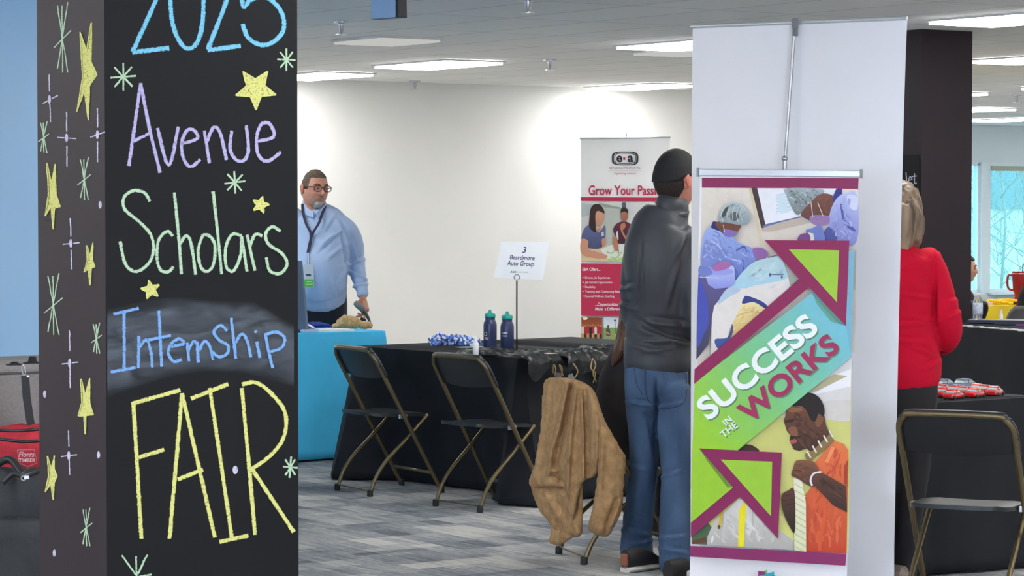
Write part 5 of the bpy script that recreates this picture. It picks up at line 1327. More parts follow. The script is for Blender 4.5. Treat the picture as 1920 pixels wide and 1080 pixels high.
m = MB(); m.box(V((cc.x, cc.y, top_z / 2)), (.52, .34, top_z), Matrix.Rotation(RZ, 3, 'Z')); obj('case_body', m, M_case, t, bevel=.035)
m = MB()
for zz in (top_z - .05, .12): 
    m.box(V((cc.x, cc.y, zz)), (.527, .347, .010), Matrix.Rotation(RZ, 3, 'Z'))
obj('case_piping', m, mat('dark_piping', rgb(70, 68, 68), .6), t, bevel=.003)
for x0, x1 in ((18, 36), (50, 72)):
    a = at(x0, 688 - x0 * .1, 10.45); b = at(x1, 683 - x1 * .1, 10.4); mid = (a + b) / 2 + Z * .014; m = MB(); hh_ = .012 if x0 < 30 else .026; q_ = (b - a).length * .5; m.lathe((a + b) / 2 - Z * .004, [(0, 0), (q_, 0), (q_ * .95, .004), (q_ * .5, .007), (q_ * .36, hh_), (q_ * .2, hh_ + .002), (0, hh_ + .002)], 20); obj('handle', m, M_black, t, smooth=True)
a = at(44, 694, 10.36); m = MB(); m.tube([a + V((.007 * math.cos(k * .5) + .006 * math.sin(k * .5) * -.6, 0, .020 * math.sin(k * .5))) for k in range(14)], .0022, 6); m.box(a - Z * .024 + V((.006, 0, 0)), (.028, .006, .007)); obj('strap_clip', m, M_silver, t)
m = MB(); pts = [at(47, 704, 10.355), at(50, 745, 10.34), at(56, 785, 10.32), at(61, 815, 10.30)]; vs = []
for q in pts: vs += [q + V((-.014, -.01, 0)), q + V((.014, .008, 0)), q + V((.014, .011, 0)), q + V((-.014, -.007, 0))]
m.add(vs, [(i * 4 + k, i * 4 + (k + 1) % 4, i * 4 + 4 + (k + 1) % 4, i * 4 + 4 + k) for i in range(3) for k in range(4)]); obj('strap', m, M_black, t)
M_redb = mat('red_bag_fabric', rgb(168, 26, 44), .75, var=.2, vscale=25, bump=.3, bscale=120)
rcn = at(15, 860, 10.33); t = thing('duffel_bag', 'red bag with a grey shield shaped patch between the case and the backpack', 'bag', V((rcn.x, rcn.y, 0)))
soft('bag_body', V((rcn.x, rcn.y, .34)), (.60, .30, .68), RZ * .3, .01, M_redb, t, amp=.012)
pr_ = Print(at(50, 845, 10.12), V((.2, -1, .15)), .8)
m = MB()
for ln_ in ([(-10, 822), (20, 826), (50, 828), (80, 826)], [(-10, 856), (30, 872), (60, 892), (90, 900)], [(-10, 806), (30, 808), (72, 805)]): m.tube(spl([at(x, y, 10.16) for x, y in ln_], 4), .006, 7)
obj('piping', m, M_black, t, smooth=True)
pr_.xf = (0, 640, 2.4545); GR = (150, 100, 108)
pr_.line([(80, 500), (158, 498), (170, 560), (128, 576), (88, 560), (80, 500)], 3, GR)
pr_.text('Florrs', 86, 532, 34, (170, 130, 138), width=72, shear=.2, bold=.02); pr_.text('TIMBER', 86, 556, 24, (186, 170, 172), width=76, bold=.01)
obj('logo_patch', pr_.mb, M_print, t, fix=False)
M_pack = mat('dark_pack_fabric', rgb(42, 45, 48), .8, var=.25, vscale=9, bump=.5, bscale=30)
pc_ = at(30, 980, 9.98); t = thing('backpack', 'dark grey backpack leaning in front of the red bag', 'backpack', V((pc_.x, pc_.y, 0)))
soft('pack_body', V((pc_.x + .0, pc_.y, .27)), (.50, .26, .56), R(12), .01, M_pack, t, amp=.02, sc=7)
soft('front_pocket', V((pc_.x + .05, pc_.y - .10, .20)), (.34, .16, .36), R(12), .01, M_pack, t, amp=.014, sc=9, seed=4)
m = MB(); m.tube(spl([at(5, 905, 9.80), at(25, 888, 9.80), at(45, 893, 9.79), at(66, 885, 9.82), at(80, 878, 9.85)], 5), .011, 8); m.tube(spl([at(-5, 870, 9.9), at(20, 862, 9.88), at(45, 893, 9.8)], 5), .014, 8); obj('shoulder_strap', m, M_black, t, smooth=True)
m = MB(); a = at(44, 897, 9.77); m.tube([a + V((.008 * math.cos(k * .55), 0, .008 * math.sin(k * .55))) for k in range(13)], .003, 6); m.box(a + V((.012, 0, .004)), (.018, .006, .012)); obj('zip_pull', m, M_silver, t)

# ------------------------------------------------------------------ people
SK = vmat('skin', .5, .35, .05, 120, sub=.08)
def g2(x, z, cx, cz, sx, sz): return math.exp(-((x - cx) / sx) ** 2 - ((z - cz) / sz) ** 2)
def ss(a, b, x): t = max(0, min(1, (x - a) / (b - a))); return t * t * (3 - 2 * t)
def headpt(d, fat=0.0, nose=1.0):
    """surface point for unit direction d; face looks along -Y, origin at mid head"""
    x, y, z = d.x * .076, d.y * .097, d.z * .120
    t = ss(.0, -.11, z)
    x *= 1 - .24 * t * (1 - fat); 
    if y > 0: y *= 1 - .42 * t; z2 = z
    if y < 0: y *= .93 + .05 * t
    if z > .05: x *= 1 + .02; y *= 1.0
    fr = ss(.15, .75, -d.y)   # front-ness
    ax = abs(x)
    y -= fr * nose * (.026 * g2(x, z, 0, -.022, .0125, .014) + .016 * g2(x, z, 0, -.004, .0085, .024) + .008 * g2(ax, z, .013, -.027, .008, .008))
    y += fr * (.010 * g2(ax, z, .031, .012, .016, .011))
    y -= fr * (.005 * g2(ax, z, .028, .034, .022, .008) + .005 * g2(ax, z, .042, -.020, .018, .018) + .007 * g2(x, z, 0, -.052, .024, .008) + .008 * g2(x, z, 0, -.094, .022, .016))
    y += fr * (.004 * g2(x, z, 0, -.0535, .022, .0025) + .003 * g2(x, z, 0, -.070, .02, .006))
    x += math.copysign(fat * .012 * g2(0, z, 0, -.06, 1, .05), x) * abs(d.x)
    return V((x, y, z))
def headgrid(fn, n=108, m=90):
    vs = []; 
    for i in range(m + 1):
        ph = math.pi * i / m
        for k in range(n):
            w_ = 2 * math.pi * k / n; d = V((math.sin(ph) * math.cos(w_), math.sin(ph) * math.sin(w_), math.cos(ph))); vs.append(fn(d))
    fs = [(i * n + k, (i + 1) * n + k, (i + 1) * n + (k + 1) % n, i * n + (k + 1) % n) for i in range(m) for k in range(n)]
    return vs, fs
def make_head(par, c, yaw, skin, scale=1.0, pitch=0.0, fat=0.0, roll=0.0, beard=None, hair=None, hairmat=None, cap=None, capmat=None, brows=(60, 45, 40), face=True, lips=(170, 95, 90), neck=True, hthick=.012, smile=0.0, must=None, eyez=1.0, nose=1.0):
    """yaw 0 looks at the camera, positive turns towards +x; returns transform"""
    T = Matrix.Translation(c) @ Matrix.Rotation(R(yaw), 4, 'Z') @ Matrix.Rotation(R(roll), 4, 'Y') @ Matrix.Rotation(R(pitch), 4, 'X') @ Matrix.Scale(scale, 4)
    sk = rgb(*skin); lp_ = rgb(*lips); red = tuple(a * b for a, b in zip(sk, (1.05, .82, .80)))
    vs, fs = headgrid(lambda d: headpt(d, fat, nose)); cs = []
    for v in vs:
        c_ = list(sk)
        def mixc(t, k):
            for i in range(3): c_[i] = c_[i] * (1 - k) + t[i] * k
        fr = ss(.02, .06, -v.y)
        mixc(red, .6 * fr * (g2(abs(v.x), v.z, .040, -.02, .02, .02) + g2(v.x, v.z, 0, -.025, .014, .014)))
        zs_ = v.z - smile * 9 * v.x * v.x
        mixc(lp_, .85 * fr * ss(.35, .7, g2(v.x, zs_, 0, -.054, .026 + .006 * smile, .0085)))
        if smile: mixc((.62, .56, .50), .9 * fr * ss(.45, .8, g2(v.x, zs_, 0, -.0535, .021, .0040)))
        else: mixc((.08, .03, .03), .8 * fr * ss(.5, .9, g2(v.x, v.z, 0, -.054, .024, .0022)))
        if must: mixc(rgb(*must), .75 * fr * ss(.3, .7, g2(v.x, v.z - smile * 5 * v.x * v.x, 0, -.040, .024, .006)))
        mixc(tuple(q * .62 for q in sk), .5 * fr * g2(abs(v.x), v.z, .038 - (v.z + .03) * .35, -.035, .004, .018) * (1 if smile else .3))
        if beard: mixc(rgb(*beard), .35 * ss(-.03, -.07, v.z) * fr * ss(.55, .2, g2(v.x, v.z, 0, -.054, .026, .008)))
        cs.append(tuple(c_))
    m = MB(); m.add([T @ v for v in vs], fs, col=cs)
    for s in (-1, 1):   # ears
        for q, r_ in (((s * .079, .008, .0), (.007, .017, .030)), ((s * .081, .012, .010), (.010, .014, .020))):
            b = MB(); b.ell(q, r_, 14, 10, Matrix.Rotation(s * .35, 3, 'Z')); m.add([T @ v for v in b.v], b.f, col=red)
        b = MB(); b.tube([V((s * .084, .006, -.022)), V((s * .088, .018, .0)), V((s * .088, .020, .018)), V((s * .085, .008, .028)), V((s * .081, -.004, .018))], .0042, 8); m.add([T @ v for v in b.v], b.f, col=red)
    if neck:
        b = MB(); b.chain([(V((0, .022, -.06)), .052, .055), (V((0, .028, -.12)), .054 + fat * .01, .056), (V((0, .034, -.18)), .062 + fat * .01, .062)]); m.add([T @ v for v in b.v], b.f, col=tuple(x * .95 for x in sk))
    hd_ = obj('head', m, SK, par, smooth=True)
    if face:
        for s in (-1, 1):
            b = MB(); b.ell((s * .031, -.0735, .012), (.0125, .0125, .0085 * eyez), 16, 12); e_ = MB(); e_.add([T @ v for v in b.v], b.f); eo = obj('eye', e_, mat('eye_white', (.75, .72, .70), .3), par, smooth=True)
            b = MB(); b.ell((s * .031, -.0837, .0115), (.0052, .0026, .0052 * eyez), 14, 10); e_ = MB(); e_.add([T @ v for v in b.v], b.f); obj('iris', e_, mat('iris_dark', rgb(60, 44, 36), .25), eo, smooth=True)
            b = MB(); b.tube([V((s * .046, -.0735, .010)), V((s * .039, -.082, .0125 + .005 * eyez)), V((s * .030, -.086, .0135 + .006 * eyez)), V((s * .018, -.083, .013))], .0042, 8); b.tube([V((s * .045, -.0755, .008)), V((s * .031, -.0850, .010 - .006 * eyez)), V((s * .019, -.084, .009))], .0032, 8); e_ = MB(); e_.add([T @ v for v in b.v], b.f, col=tuple(x * .8 for x in sk)); obj('eyelid', e_, SK, par, smooth=True)
            b = MB(); b.tube([V((s * .050, -.073, .030)), V((s * .040, -.084, .037)), V((s * .028, -.0895, .037)), V((s * .016, -.0895, .033))], [.0018, .0038, .004, .003], 8); e_ = MB(); e_.add([T @ v for v in b.v], b.f); obj('eyebrow', e_, mat('brow_%d%d%d' % brows, rgb(*brows), .8), par, smooth=True)
    def shell(mask, th, name, material, base=-.003, nz=.0015, ns=70, extra=None):
        def fn(d):
            v = headpt(d, fat, nose); k = mask(v, d); 
            o = v + d * (base + k * (th - base)) + (d * nz * noise.noise(v * ns) * k)
            if extra: o = extra(o, v, k)
            return o
        vs, fs = headgrid(fn, 84, 70); mm_ = MB(); mm_.add([T @ v for v in vs], fs); return obj(name, mm_, material, par, smooth=True)
    if hair: shell(hair, hthick, 'hair', hairmat, nz=.003, ns=140)
    if cap: shell(cap, .014, 'cap', capmat, nz=.0006, ns=30, extra=lambda o, v, k: o + V((0, 0, .006)) * k * ss(.03, .1, v.z))
    return T, shell
def parent_obj(name, b, T, material, par, **kw):
    e_ = MB(); e_.add([T @ v for v in b.v], b.f); return obj(name, e_, material, par, **kw)
def shoe(par, heel, toe_dir, L_, material, sole_mat, wide=.05, name='shoe', heelpatch=None):
    f = V(toe_dir).normalized(); r_ = V((f.y, -f.x, 0)); h = V((heel.x, heel.y, 0))
    def P(a, s, z): return h + f * (a * L_) + r_ * (s) + Z * z
    m = MB(); K = 14
    def outline(a): return wide * (.62 + .42 * math.sin(min(1, a * 1.15) * math.pi * .62)) * (1 if a < .8 else math.sqrt(max(0, 1 - ((a - .8) / .21) ** 2))) * (1 if a > .06 else .75 + a * 4)
    def body(z0, z1f, sc, m):
        vs = []; fs = []; n = 12
        for i in range(K + 1):
            a = i / K; w_ = outline(a) * sc; zt = z1f(a)
            for k in range(n):
                t = 2 * math.pi * k / n; c_, s_ = math.cos(t), math.sin(t)
                vs.append(P(a, math.copysign(abs(c_) ** .6, c_) * w_ * (1 - .35 * (s_ > 0) * s_), z0 + (zt - z0) * (.5 + .5 * math.copysign(abs(s_) ** .7, s_))))
        fs = [(i * n + k, i * n + (k + 1) % n, (i + 1) * n + (k + 1) % n, (i + 1) * n + k) for i in range(K) for k in range(n)] + [tuple(range(n)), tuple(range(K * n, K * n + n))[::-1]]
        m.add(vs, fs)
    body(.018, lambda a: .098 if a < .35 else .098 - .055 * ss(.35, .8, a), 1.0, m); so = obj(name, m, material, par, smooth=True, ang=60)
    m = MB(); body(0.0, lambda a: .028, 1.1, m); obj('sole', m, sole_mat, so, smooth=True, ang=50)
    if heelpatch is not None:
        m = MB(); q = P(-.005, 0, .055); m.box(q, (.035, .02, .05), Matrix.Rotation(math.atan2(r_.y, r_.x), 3, 'Z')); obj('heel_patch', m, heelpatch, so, bevel=.006)
    return so
def hand(par, wrist, fdir, up, skin, curls, L_=.19, spread=.16, mirror=1, thumb=None, name='hand'):
    """wrist point, finger direction, back-of-hand normal; curls = bend (radians) per finger"""
    f = V(fdir).normalized(); u_ = V(up); u_ = (u_ - f * u_.dot(f)).normalized(); s = f.cross(u_) * mirror
    m = MB(); pl_ = L_ * .52
    m.chain([(wrist - f * .05, .024, .020), (wrist, .026, .019), (wrist + f * pl_ * .5, .037, .016), (wrist + f * pl_ * .95, .040, .012)], ref=s, n=20)
    for i in range(4):
        base = wrist + f * pl_ * (.92 if i in (1, 2) else .86) + s * (.030 - i * .020)
        ln_ = L_ * (.40, .45, .42, .33)[i]; d = (f + s * spread * (1.2 - i * .8)).normalized(); pts = [base - d * .02, base]; rr = [.0095, .0092]; cu = curls[i]
        for j, (k, r_) in enumerate(((.45, .0088), (.32, .0080), (.23, .0068))):
            d = (Matrix.Rotation(-cu * (1, .9, .7)[j], 3, s) @ d) if True else d
            pts.append(pts[-1] + d * ln_ * k); rr.append(r_)
        m.chain([(q, r_, r_) for q, r_ in zip(pts, rr)], ref=s, n=12, sub=3)
    tb = wrist + f * pl_ * .25 + s * .028; td = V(thumb).normalized() if thumb is not None else (f * .6 + s * .8 - u_ * .3).normalized()
    m.chain([(tb - td * .012, .013, .013), (tb + td * .03, .0115, .0115), (tb + td * .055, .010, .010), (tb + td * .075, .008, .008)], ref=u_, n=12, sub=3)
    return fuse(name, m, .0028, SK, par, 3, colf=lambda v: rgb(*skin))

# ---- man in the light blue shirt
Y1 = 16.95; S1 = 5000 / Y1
def A1(px, py, dy=0.0): return at(px, py, Y1 + dy)
def r1(p): return p / S1
o1 = A1(600, 700); man1 = thing('person', 'grey haired man with glasses in a light blue shirt standing behind the blue table, smiling', 'person', V((o1.x, o1.y, 0)))
def c1(L): return [(A1(x, y, d), r1(a), b) for x, y, d, a, b in L]
M_shirt = mat('light_blue_shirt', rgb(168, 190, 224), .75, var=.05, vscale=9, sheen=.1)
m = MB()
m.chain(c1([(590, 390, .035, 20, .055), (594, 400, .02, 36, .09), (597, 413, .005, 52, .125), (600, 440, -.01, 58, .15), (600, 475, -.03, 55, .18), (598, 505, -.05, 55, .20), (600, 530, -.05, 52, .19), (602, 545, -.03, 48, .17), (603, 556, -.02, 47, .16)]), n=32)
for sx, pts in ((1, [(636, 417, .0, 17, .08), (653, 432, .0, 18, .08), (664, 455, .02, 17, .07), (668, 485, .03, 15.5, .062), (671, 510, -.0, 15.5, .058), (676, 532, -.06, 14, .05), (679, 546, -.10, 10.5, .042), (680, 550, -.11, 10.5, .04)]),
                (-1, [(556, 403, .0, 20, .085), (538, 430, .0, 19, .08), (528, 470, .0, 16, .065), (528, 505, -.10, 14, .055), (540, 530, -.24, 11, .042)])):
    m.chain(c1(pts), n=20)
def fold1(p, n):
    q = folds(.006, (9, 5, 7), 2.0)(p, n)
    k = 0
    for (cx, cy, dx, dy, wd, am) in ((690 - 25, 492, 1, -.35, 3.2, .012), (668, 515, 1, .5, 3.0, .012), (640, 430, .5, 1, 4, .006), (632, 470, -1, .8, 4, .006), (640, 520, -.6, 1, 4, .006), (615, 420, -.7, 1, 4, .004), (675, 535, 1, -.2, 2.5, .008), (644, 458, .14, 1, 2.4, -.010), (648, 486, .10, 1, 2.4, -.010), (610, 455, -.9, 1, 3, .006), (622, 445, -1, .7, 2.5, .006), (665, 470, .3, 1, 2.5, .005), (625, 535, .2, 1, 2.5, .005)):
        px = 960 + p.x / p.y * 5000; py = 379 - (p.z - CZ) / p.y * 5000; L_ = math.hypot(dx, dy); u_ = ((px - cx) * dy - (py - cy) * dx) / L_; v_ = ((px - cx) * dx + (py - cy) * dy) / L_
        k += am * math.exp(-(u_ / wd) ** 2 - (v_ / 18) ** 2) * 2.2 - am * 1.3 * math.exp(-((u_ - wd * 1.6) / wd) ** 2 - (v_ / 18) ** 2)
    return q + k
sh1 = fuse('shirt', m, .009, M_shirt, man1, 5, fold1)
m = MB(); a, b = A1(678.5, 541, -.10), A1(680, 552, -.115); m.chain([(a, .036, .036), (b, .037, .037)], n=24, power=2.2); obj('cuff', m, M_shirt, sh1, smooth=True)
# collar, placket, buttons
neck = A1(590, 392, -.02)
for sx, pts in ((1, [(611, 384, .0), (610, 390, -.05), (603, 398, -.10), (594, 405, -.128)]), (-1, [(568, 380, .0), (569, 387, -.05), (576, 397, -.10), (588, 405, -.128)])):
    m = MB(); P3 = [A1(*q) for q in pts]; out = V((sx * .02, -.03, -.035)); vs = []
    for i, q in enumerate(P3): vs += [q + Z * .022 + V((-sx * .005, .003, 0)), q + Z * .024, q + out * (.30 + .30 * (i / 3) * (i < 3)), q + out * (.26 + .26 * (i / 3) * (i < 3)) + V((-sx * .005, .005, 0))]
    m.add(vs, [(i * 4 + k, i * 4 + (k + 1) % 4, i * 4 + 4 + (k + 1) % 4, i * 4 + 4 + k) for i in range(3) for k in range(4)] + [(0, 1, 2, 3), (12, 13, 14, 15)]); obj('collar', m, M_shirt, sh1, smooth=True, ang=50)
# trousers + belt
M_nav = mat('navy_trousers', rgb(28, 32, 44), .85, var=.1, vscale=20)
m = MB(); m.chain(c1([(602, 548, .0, 47, .165), (604, 565, .02, 47, .16), (604, 590, .03, 48, .155)]), n=28)
for sx in (1, -1): m.chain(c1([(603 + sx * 23, 585, .03, 24, .11), (603 + sx * 24, 660, .02, 22, .09), (603 + sx * 25, 740, .03, 18, .07), (603 + sx * 26, 815, .04, 17, .065)]), n=20)
fuse('trousers', m, .011, M_nav, man1, 5, folds(.004, (7, 5, 5)))
m = MB(); m.chain(c1([(602, 545, -.006, 48.5, .172), (602, 555, -.006, 48.5, .17)]), n=36); obj('belt', m, mat('black_belt', rgb(22, 22, 24), .4), man1, smooth=True)
for sx in (1, -1): q = A1(603 + sx * 26, 812, .1); shoe(man1, q, (sx * .2, -1, 0), .28, M_dark, M_rubber)
# head
def hair1(v, d):
    up = ss(.070, .080, v.z + .10 * max(0, abs(v.x) - .03))
    sd = ss(-.012 , .002, v.z - (.004 if v.y < .02 else -.06 * ss(.02, .06, v.y))) * ss(-.046, -.034, v.y)
    return max(up, sd * .75)
def hair1_old(v, d):
    line = .052 + .02 * ss(.04, .07, abs(v.x)) * -2.2 if v.y < 0 else -.03
    front = ss(.050, .062, v.z + .35 * abs(v.x) * 0) if v.y < -.045 else 0
    side = ss(-.01, .01, v.z - (.01 if v.y < -.02 else -.045 * ss(.0, .05, v.y))) * ss(-.052, -.040, v.y)
    top = ss(.056, .066, v.z)
    return max(top * ss(-.086, -.078, v.y - .02 * 0), side * ss(.03, .045, abs(v.x)) if v.y < .03 else side)
M_hg = mat('grey_brown_hair', rgb(108, 90, 74), .8, var=.3, vscale=60, bump=.4, bscale=200, dark=rgb(78, 66, 56))
hc = A1(590, 356, -.04)
T, shell = make_head(man1, hc, 34, (204, 146, 122), 1.045, pitch=2, fat=.45, roll=3, beard=(170, 150, 140), hair=hair1, hairmat=M_hg, brows=(110, 90, 78), lips=(160, 84, 80), hthick=.0045, smile=1.0, must=(112, 88, 78), eyez=.62)
shell(lambda v, d: ss(.01, .05, -v.y) * max(ss(.034, .016, abs(v.x)) * ss(-.066, -.076, v.z), 0), .0050, 'beard', mat('grey_beard', rgb(196, 188, 180), .9, var=.3, vscale=90, bump=.4, bscale=200), nz=.002, ns=160)
g = MB()
for s in (-1, 1):
    ring = [V((s * .034 + .0255 * math.copysign(abs(math.cos(k * math.pi / 12)) ** .75, math.cos(k * math.pi / 12)), -.100 + .004 * abs(math.cos(k * math.pi / 12)), .010 + .018 * math.copysign(abs(math.sin(k * math.pi / 12)) ** .8, math.sin(k * math.pi / 12)))) for k in range(25)]
    g.tube(ring, .0024, 7); g.tube([V((s * .060, -.096, .018)), V((s * .076, -.070, .018)), V((s * .083, -.02, .014)), V((s * .084, .005, .012))], .0026, 7)
g.tube([V((-.009, -.103, .014)), V((0, -.106, .017)), V((.009, -.103, .014))], .0024, 7)
parent_obj('glasses', g, T, mat('dark_glasses_frame', rgb(56, 40, 38), .35), man1, smooth=True)
# lanyard + badge
M_lan = mat('patterned_lanyard', rgb(36, 34, 70), .6, var=.6, vscale=120)
m = MB()
for pts in ([(567, 382, -.055), (568, 398, -.118), (574, 420, -.165), (583, 440, -.185), (579, 470, -.215)], [(610, 386, -.055), (605, 398, -.118), (598, 418, -.175), (585, 441, -.19), (577, 474, -.225)]):
    P3 = spl([A1(*q) for q in pts], 5); vs = []
    for i, q in enumerate(P3):
        w_ = .0085; vs += [q + V((-w_, 0, 0)), q + V((w_, 0, 0)), q + V((w_, .003, 0)), q + V((-w_, .003, 0))]
    m.add(vs, [(i * 4 + k, i * 4 + (k + 1) % 4, i * 4 + 4 + (k + 1) % 4, i * 4 + 4 + k) for i in range(len(P3) - 1) for k in range(4)])
lan = obj('lanyard', m, M_lan, man1)
m = MB(); m.tube([A1(577.5, 474, -.232), A1(577, 496, -.25)], .004, 7); obj('badge_clip', m, M_silver, lan)
bc_ = A1(579, 517, -.262); m = MB(); m.box(bc_, (.064, .004, .146), Matrix.Rotation(.1, 3, 'X')); bd_ = obj('badge', m, mat('badge_white', rgb(205, 212, 220), .35), man1, bevel=.002)
pr_ = Print(bc_ + V((0, -.003, 0)), V((0, -1, .1)), .9, .0003); pr_.poly([(570, 523.5), (587.5, 523.5), (587.5, 537.5), (570, 537.5)], (76, 172, 66)); pr_.poly([(573, 501), (584, 501), (584, 517), (573, 517)], (150, 158, 170)); pr_.ell(578, 507, 2.6, 3.4, (150, 96, 80)); pr_.poly([(574.5, 512), (582, 512), (583, 517), (573.5, 517)], (60, 60, 80)); pr_.line([(575, 528), (584, 528)], 1.1, (190, 220, 180)); pr_.line([(573, 533), (586, 533)], 1.1, (190, 220, 180))
obj('badge_print', pr_.mb, M_print, bd_, fix=False)
# hand with the device
SKN1 = (196, 132, 108)
w1 = A1(680, 556, -.12)
hand(man1, w1, A1(688, 585, -.16) - w1, V((.75, -.25, .2)), SKN1, (.10, .75, .95, 1.05), L_=.185, spread=.10, mirror=1, thumb=A1(664, 586, -.22) - A1(680, 566, -.15))
dv = A1(672, 573, -.2); t = thing('barcode_scanner', 'small grey handheld device with dark strap in the standing man\'s hand', 'scanner', dv)
m = MB(); m.chain([(A1(667, 568, -.21), .018, .014), (A1(673, 573, -.215), .022, .017), (A1(680, 580, -.21), .020, .015)], n=20); obj('device_body', m, mat('device_grey', rgb(120, 126, 124), .35, .2), t, smooth=True)
m = MB(); m.tube(spl([A1(680, 582, -.20), A1(688, 592, -.2), A1(693, 603, -.2), A1(696, 616, -.2)], 5), [.014 - .0006 * k for k in range(16)], 8); obj('strap', m, mat('strap_grey', rgb(70, 78, 76), .6), t, smooth=True)
m = MB(); m.box(A1(680, 601, -.22), (.038, .02, .034), Matrix.Rotation(.5, 3, 'Y')); obj('charm', m, M_dark, t, bevel=.004)

# ---- man with the black cap
Y2 = 11.35; S2 = 5000 / Y2
def A2(px, py, dy=0.0): return at(px, py, Y2 + dy)
def c2_(L): return [(A2(x, y, d), a / S2, b) for x, y, d, a, b in L]
o2 = A2(1235, 1060); man2 = thing('person', 'man seen from behind in a black cap, dark grey pullover and blue jeans', 'person', V((o2.x, o2.y, 0)))
M_pull = mat('dark_grey_pullover', rgb(60, 64, 70), .5, var=.08, vscale=8, spec=.4)
m = MB()
m.chain(c2_([(1263, 380, .02, 30, .062), (1258, 396, .02, 36, .08), (1250, 410, .02, 50, .10), (1243, 428, .02, 60, .115), (1240, 450, .01, 67, .128), (1238, 480, .0, 70, .135), (1238, 520, .0, 66, .135), (1237, 570, .02, 62, .13), (1234, 620, .03, 62, .13), (1232, 655, .02, 63, .14), (1232, 680, .02, 63, .145)]), n=34, ref=V((1, -.25, 0)))
m.chain(c2_([(1206, 442, .03, 20, .065), (1192, 466, .05, 21, .07), (1184, 510, .06, 21, .065), (1183, 560, .05, 20, .06), (1186, 592, .06, 20, .058), (1196, 612, .16, 17, .05), (1208, 620, .28, 14, .04)]), n=22)
m.chain(c2_([(1284, 440, -.02, 22, .065), (1300, 470, -.03, 26, .072), (1300, 520, -.06, 26, .068), (1300, 570, -.06, 24, .062), (1303, 605, -.04, 23, .06), (1312, 618, .08, 18, .05), (1316, 620, .2, 15, .04)]), n=22)
def fold2(p, n):
    px = 960 + p.x / p.y * 5000; py = 379 - (p.z - CZ) / p.y * 5000; k = 0
    for (cx, cy, dx, dy, wd, ln_, am) in ((1250, 608, 1, .12, 5, 30, .010), (1228, 628, 1, .35, 5, 34, .010), (1262, 640, 1, .18, 5, 26, .008), (1200, 610, 1, .5, 4, 18, .006), (1264, 520, -.25, 1, 5, 46, .010), (1272, 470, -.5, 1, 5, 30, .006), (1215, 655, 1, .25, 5, 26, .006), (1176, 575, 1, .3, 4, 14, .008), (1176, 540, 1, -.2, 4, 14, .006), (1200, 520, -.06, 1, 3, 44, -.009), (1230, 640, 1, .05, 3, 40, .006), (1240, 655, 1, -.15, 3, 30, .006)):
        L_ = math.hypot(dx, dy); u_ = ((px - cx) * dy - (py - cy) * dx) / L_; v_ = ((px - cx) * dx + (py - cy) * dy) / L_
        k += 1.9 * am * (math.exp(-(u_ / wd) ** 2) - .8 * math.exp(-((u_ - wd * 1.7) / wd) ** 2)) * math.exp(-(v_ / ln_) ** 2)
    return folds(.0045, (5, 5, 4), 8.0)(p, n) + k
pull = fuse('pullover', m, .009, M_pull, man2, 5, fold2)
m = MB(); ca, cb_ = A2(1263, 386, .03), A2(1266, 371, .05)
for k in range(2): pass
m.chain([(A2(1257, 398, .015), .082, .078), (A2(1257, 391, .012), .072, .072), (A2(1259, 382, .010), .068, .070)], n=30, ref=V((1, -.3, 0))); obj('collar', m, M_pull, pull, smooth=True)
M_jean = mat('blue_denim', rgb(66, 92, 124), .85, var=.18, vscale=9, bump=.25, bscale=320, stretch=(1, 1, .4), dark=rgb(50, 74, 104))
m = MB()
m.chain(c2_([(1231, 668, .02, 59, .125), (1230, 690, .02, 60, .135), (1230, 725, .015, 60, .14), (1231, 745, .02, 58, .13)]), n=30, ref=V((1, -.25, 0)))
m.chain(c2_([(1203, 735, .04, 33, .115), (1207, 780, .05, 32, .105), (1208, 840, .05, 29, .09), (1205, 900, .06, 27, .082), (1198, 960, .07, 28, .08), (1194, 1010, .07, 30, .08), (1194, 1042, .06, 31, .082)]), n=22)
m.chain(c2_([(1262, 735, -.03, 34, .115), (1266, 780, -.05, 34, .108), (1268, 840, -.08, 31, .095), (1268, 900, -.11, 29, .085), (1266, 970, -.16, 29, .082), (1266, 1030, -.20, 31, .085), (1267, 1060, -.22, 32, .085)]), n=22)
def fold3(p, n):
    px = 960 + p.x / p.y * 5000; py = 379 - (p.z - CZ) / p.y * 5000; k = 0
    for (cx, cy, dx, dy, wd, ln_, am) in ((1205, 758, 1, .15, 3, 24, .008), (1255, 760, 1, -.2, 3, 24, .008), (1200, 880, 1, .3, 4, 20, .006), (1260, 890, 1, -.3, 4, 22, .006), (1190, 1000, 1, .2, 4, 24, .009), (1200, 1020, 1, -.2, 3.5, 24, .008), (1262, 1035, 1, .2, 4, 24, .009), (1262, 1010, 1, -.1, 4, 22, .008), (1196, 975, 1, .3, 3.5, 20, .006), (1215, 820, .2, 1, 5, 60, .004), (1232, 735, .12, 1, 4, 34, -.022), (1233, 790, .0, 1, 4, 40, -.02)):
        L_ = math.hypot(dx, dy); u_ = ((px - cx) * dy - (py - cy) * dx) / L_; v_ = ((px - cx) * dx + (py - cy) * dy) / L_
        k += 1.5 * am * (math.exp(-(u_ / wd) ** 2) - .7 * math.exp(-((u_ - wd * 1.7) / wd) ** 2)) * math.exp(-(v_ / ln_) ** 2)
    return folds(.005, (5, 5, 5), 4.0)(p, n) + k * ss(700, 725, py)
jn = fuse('jeans', m, .009, M_jean, man2, 4, fold3)
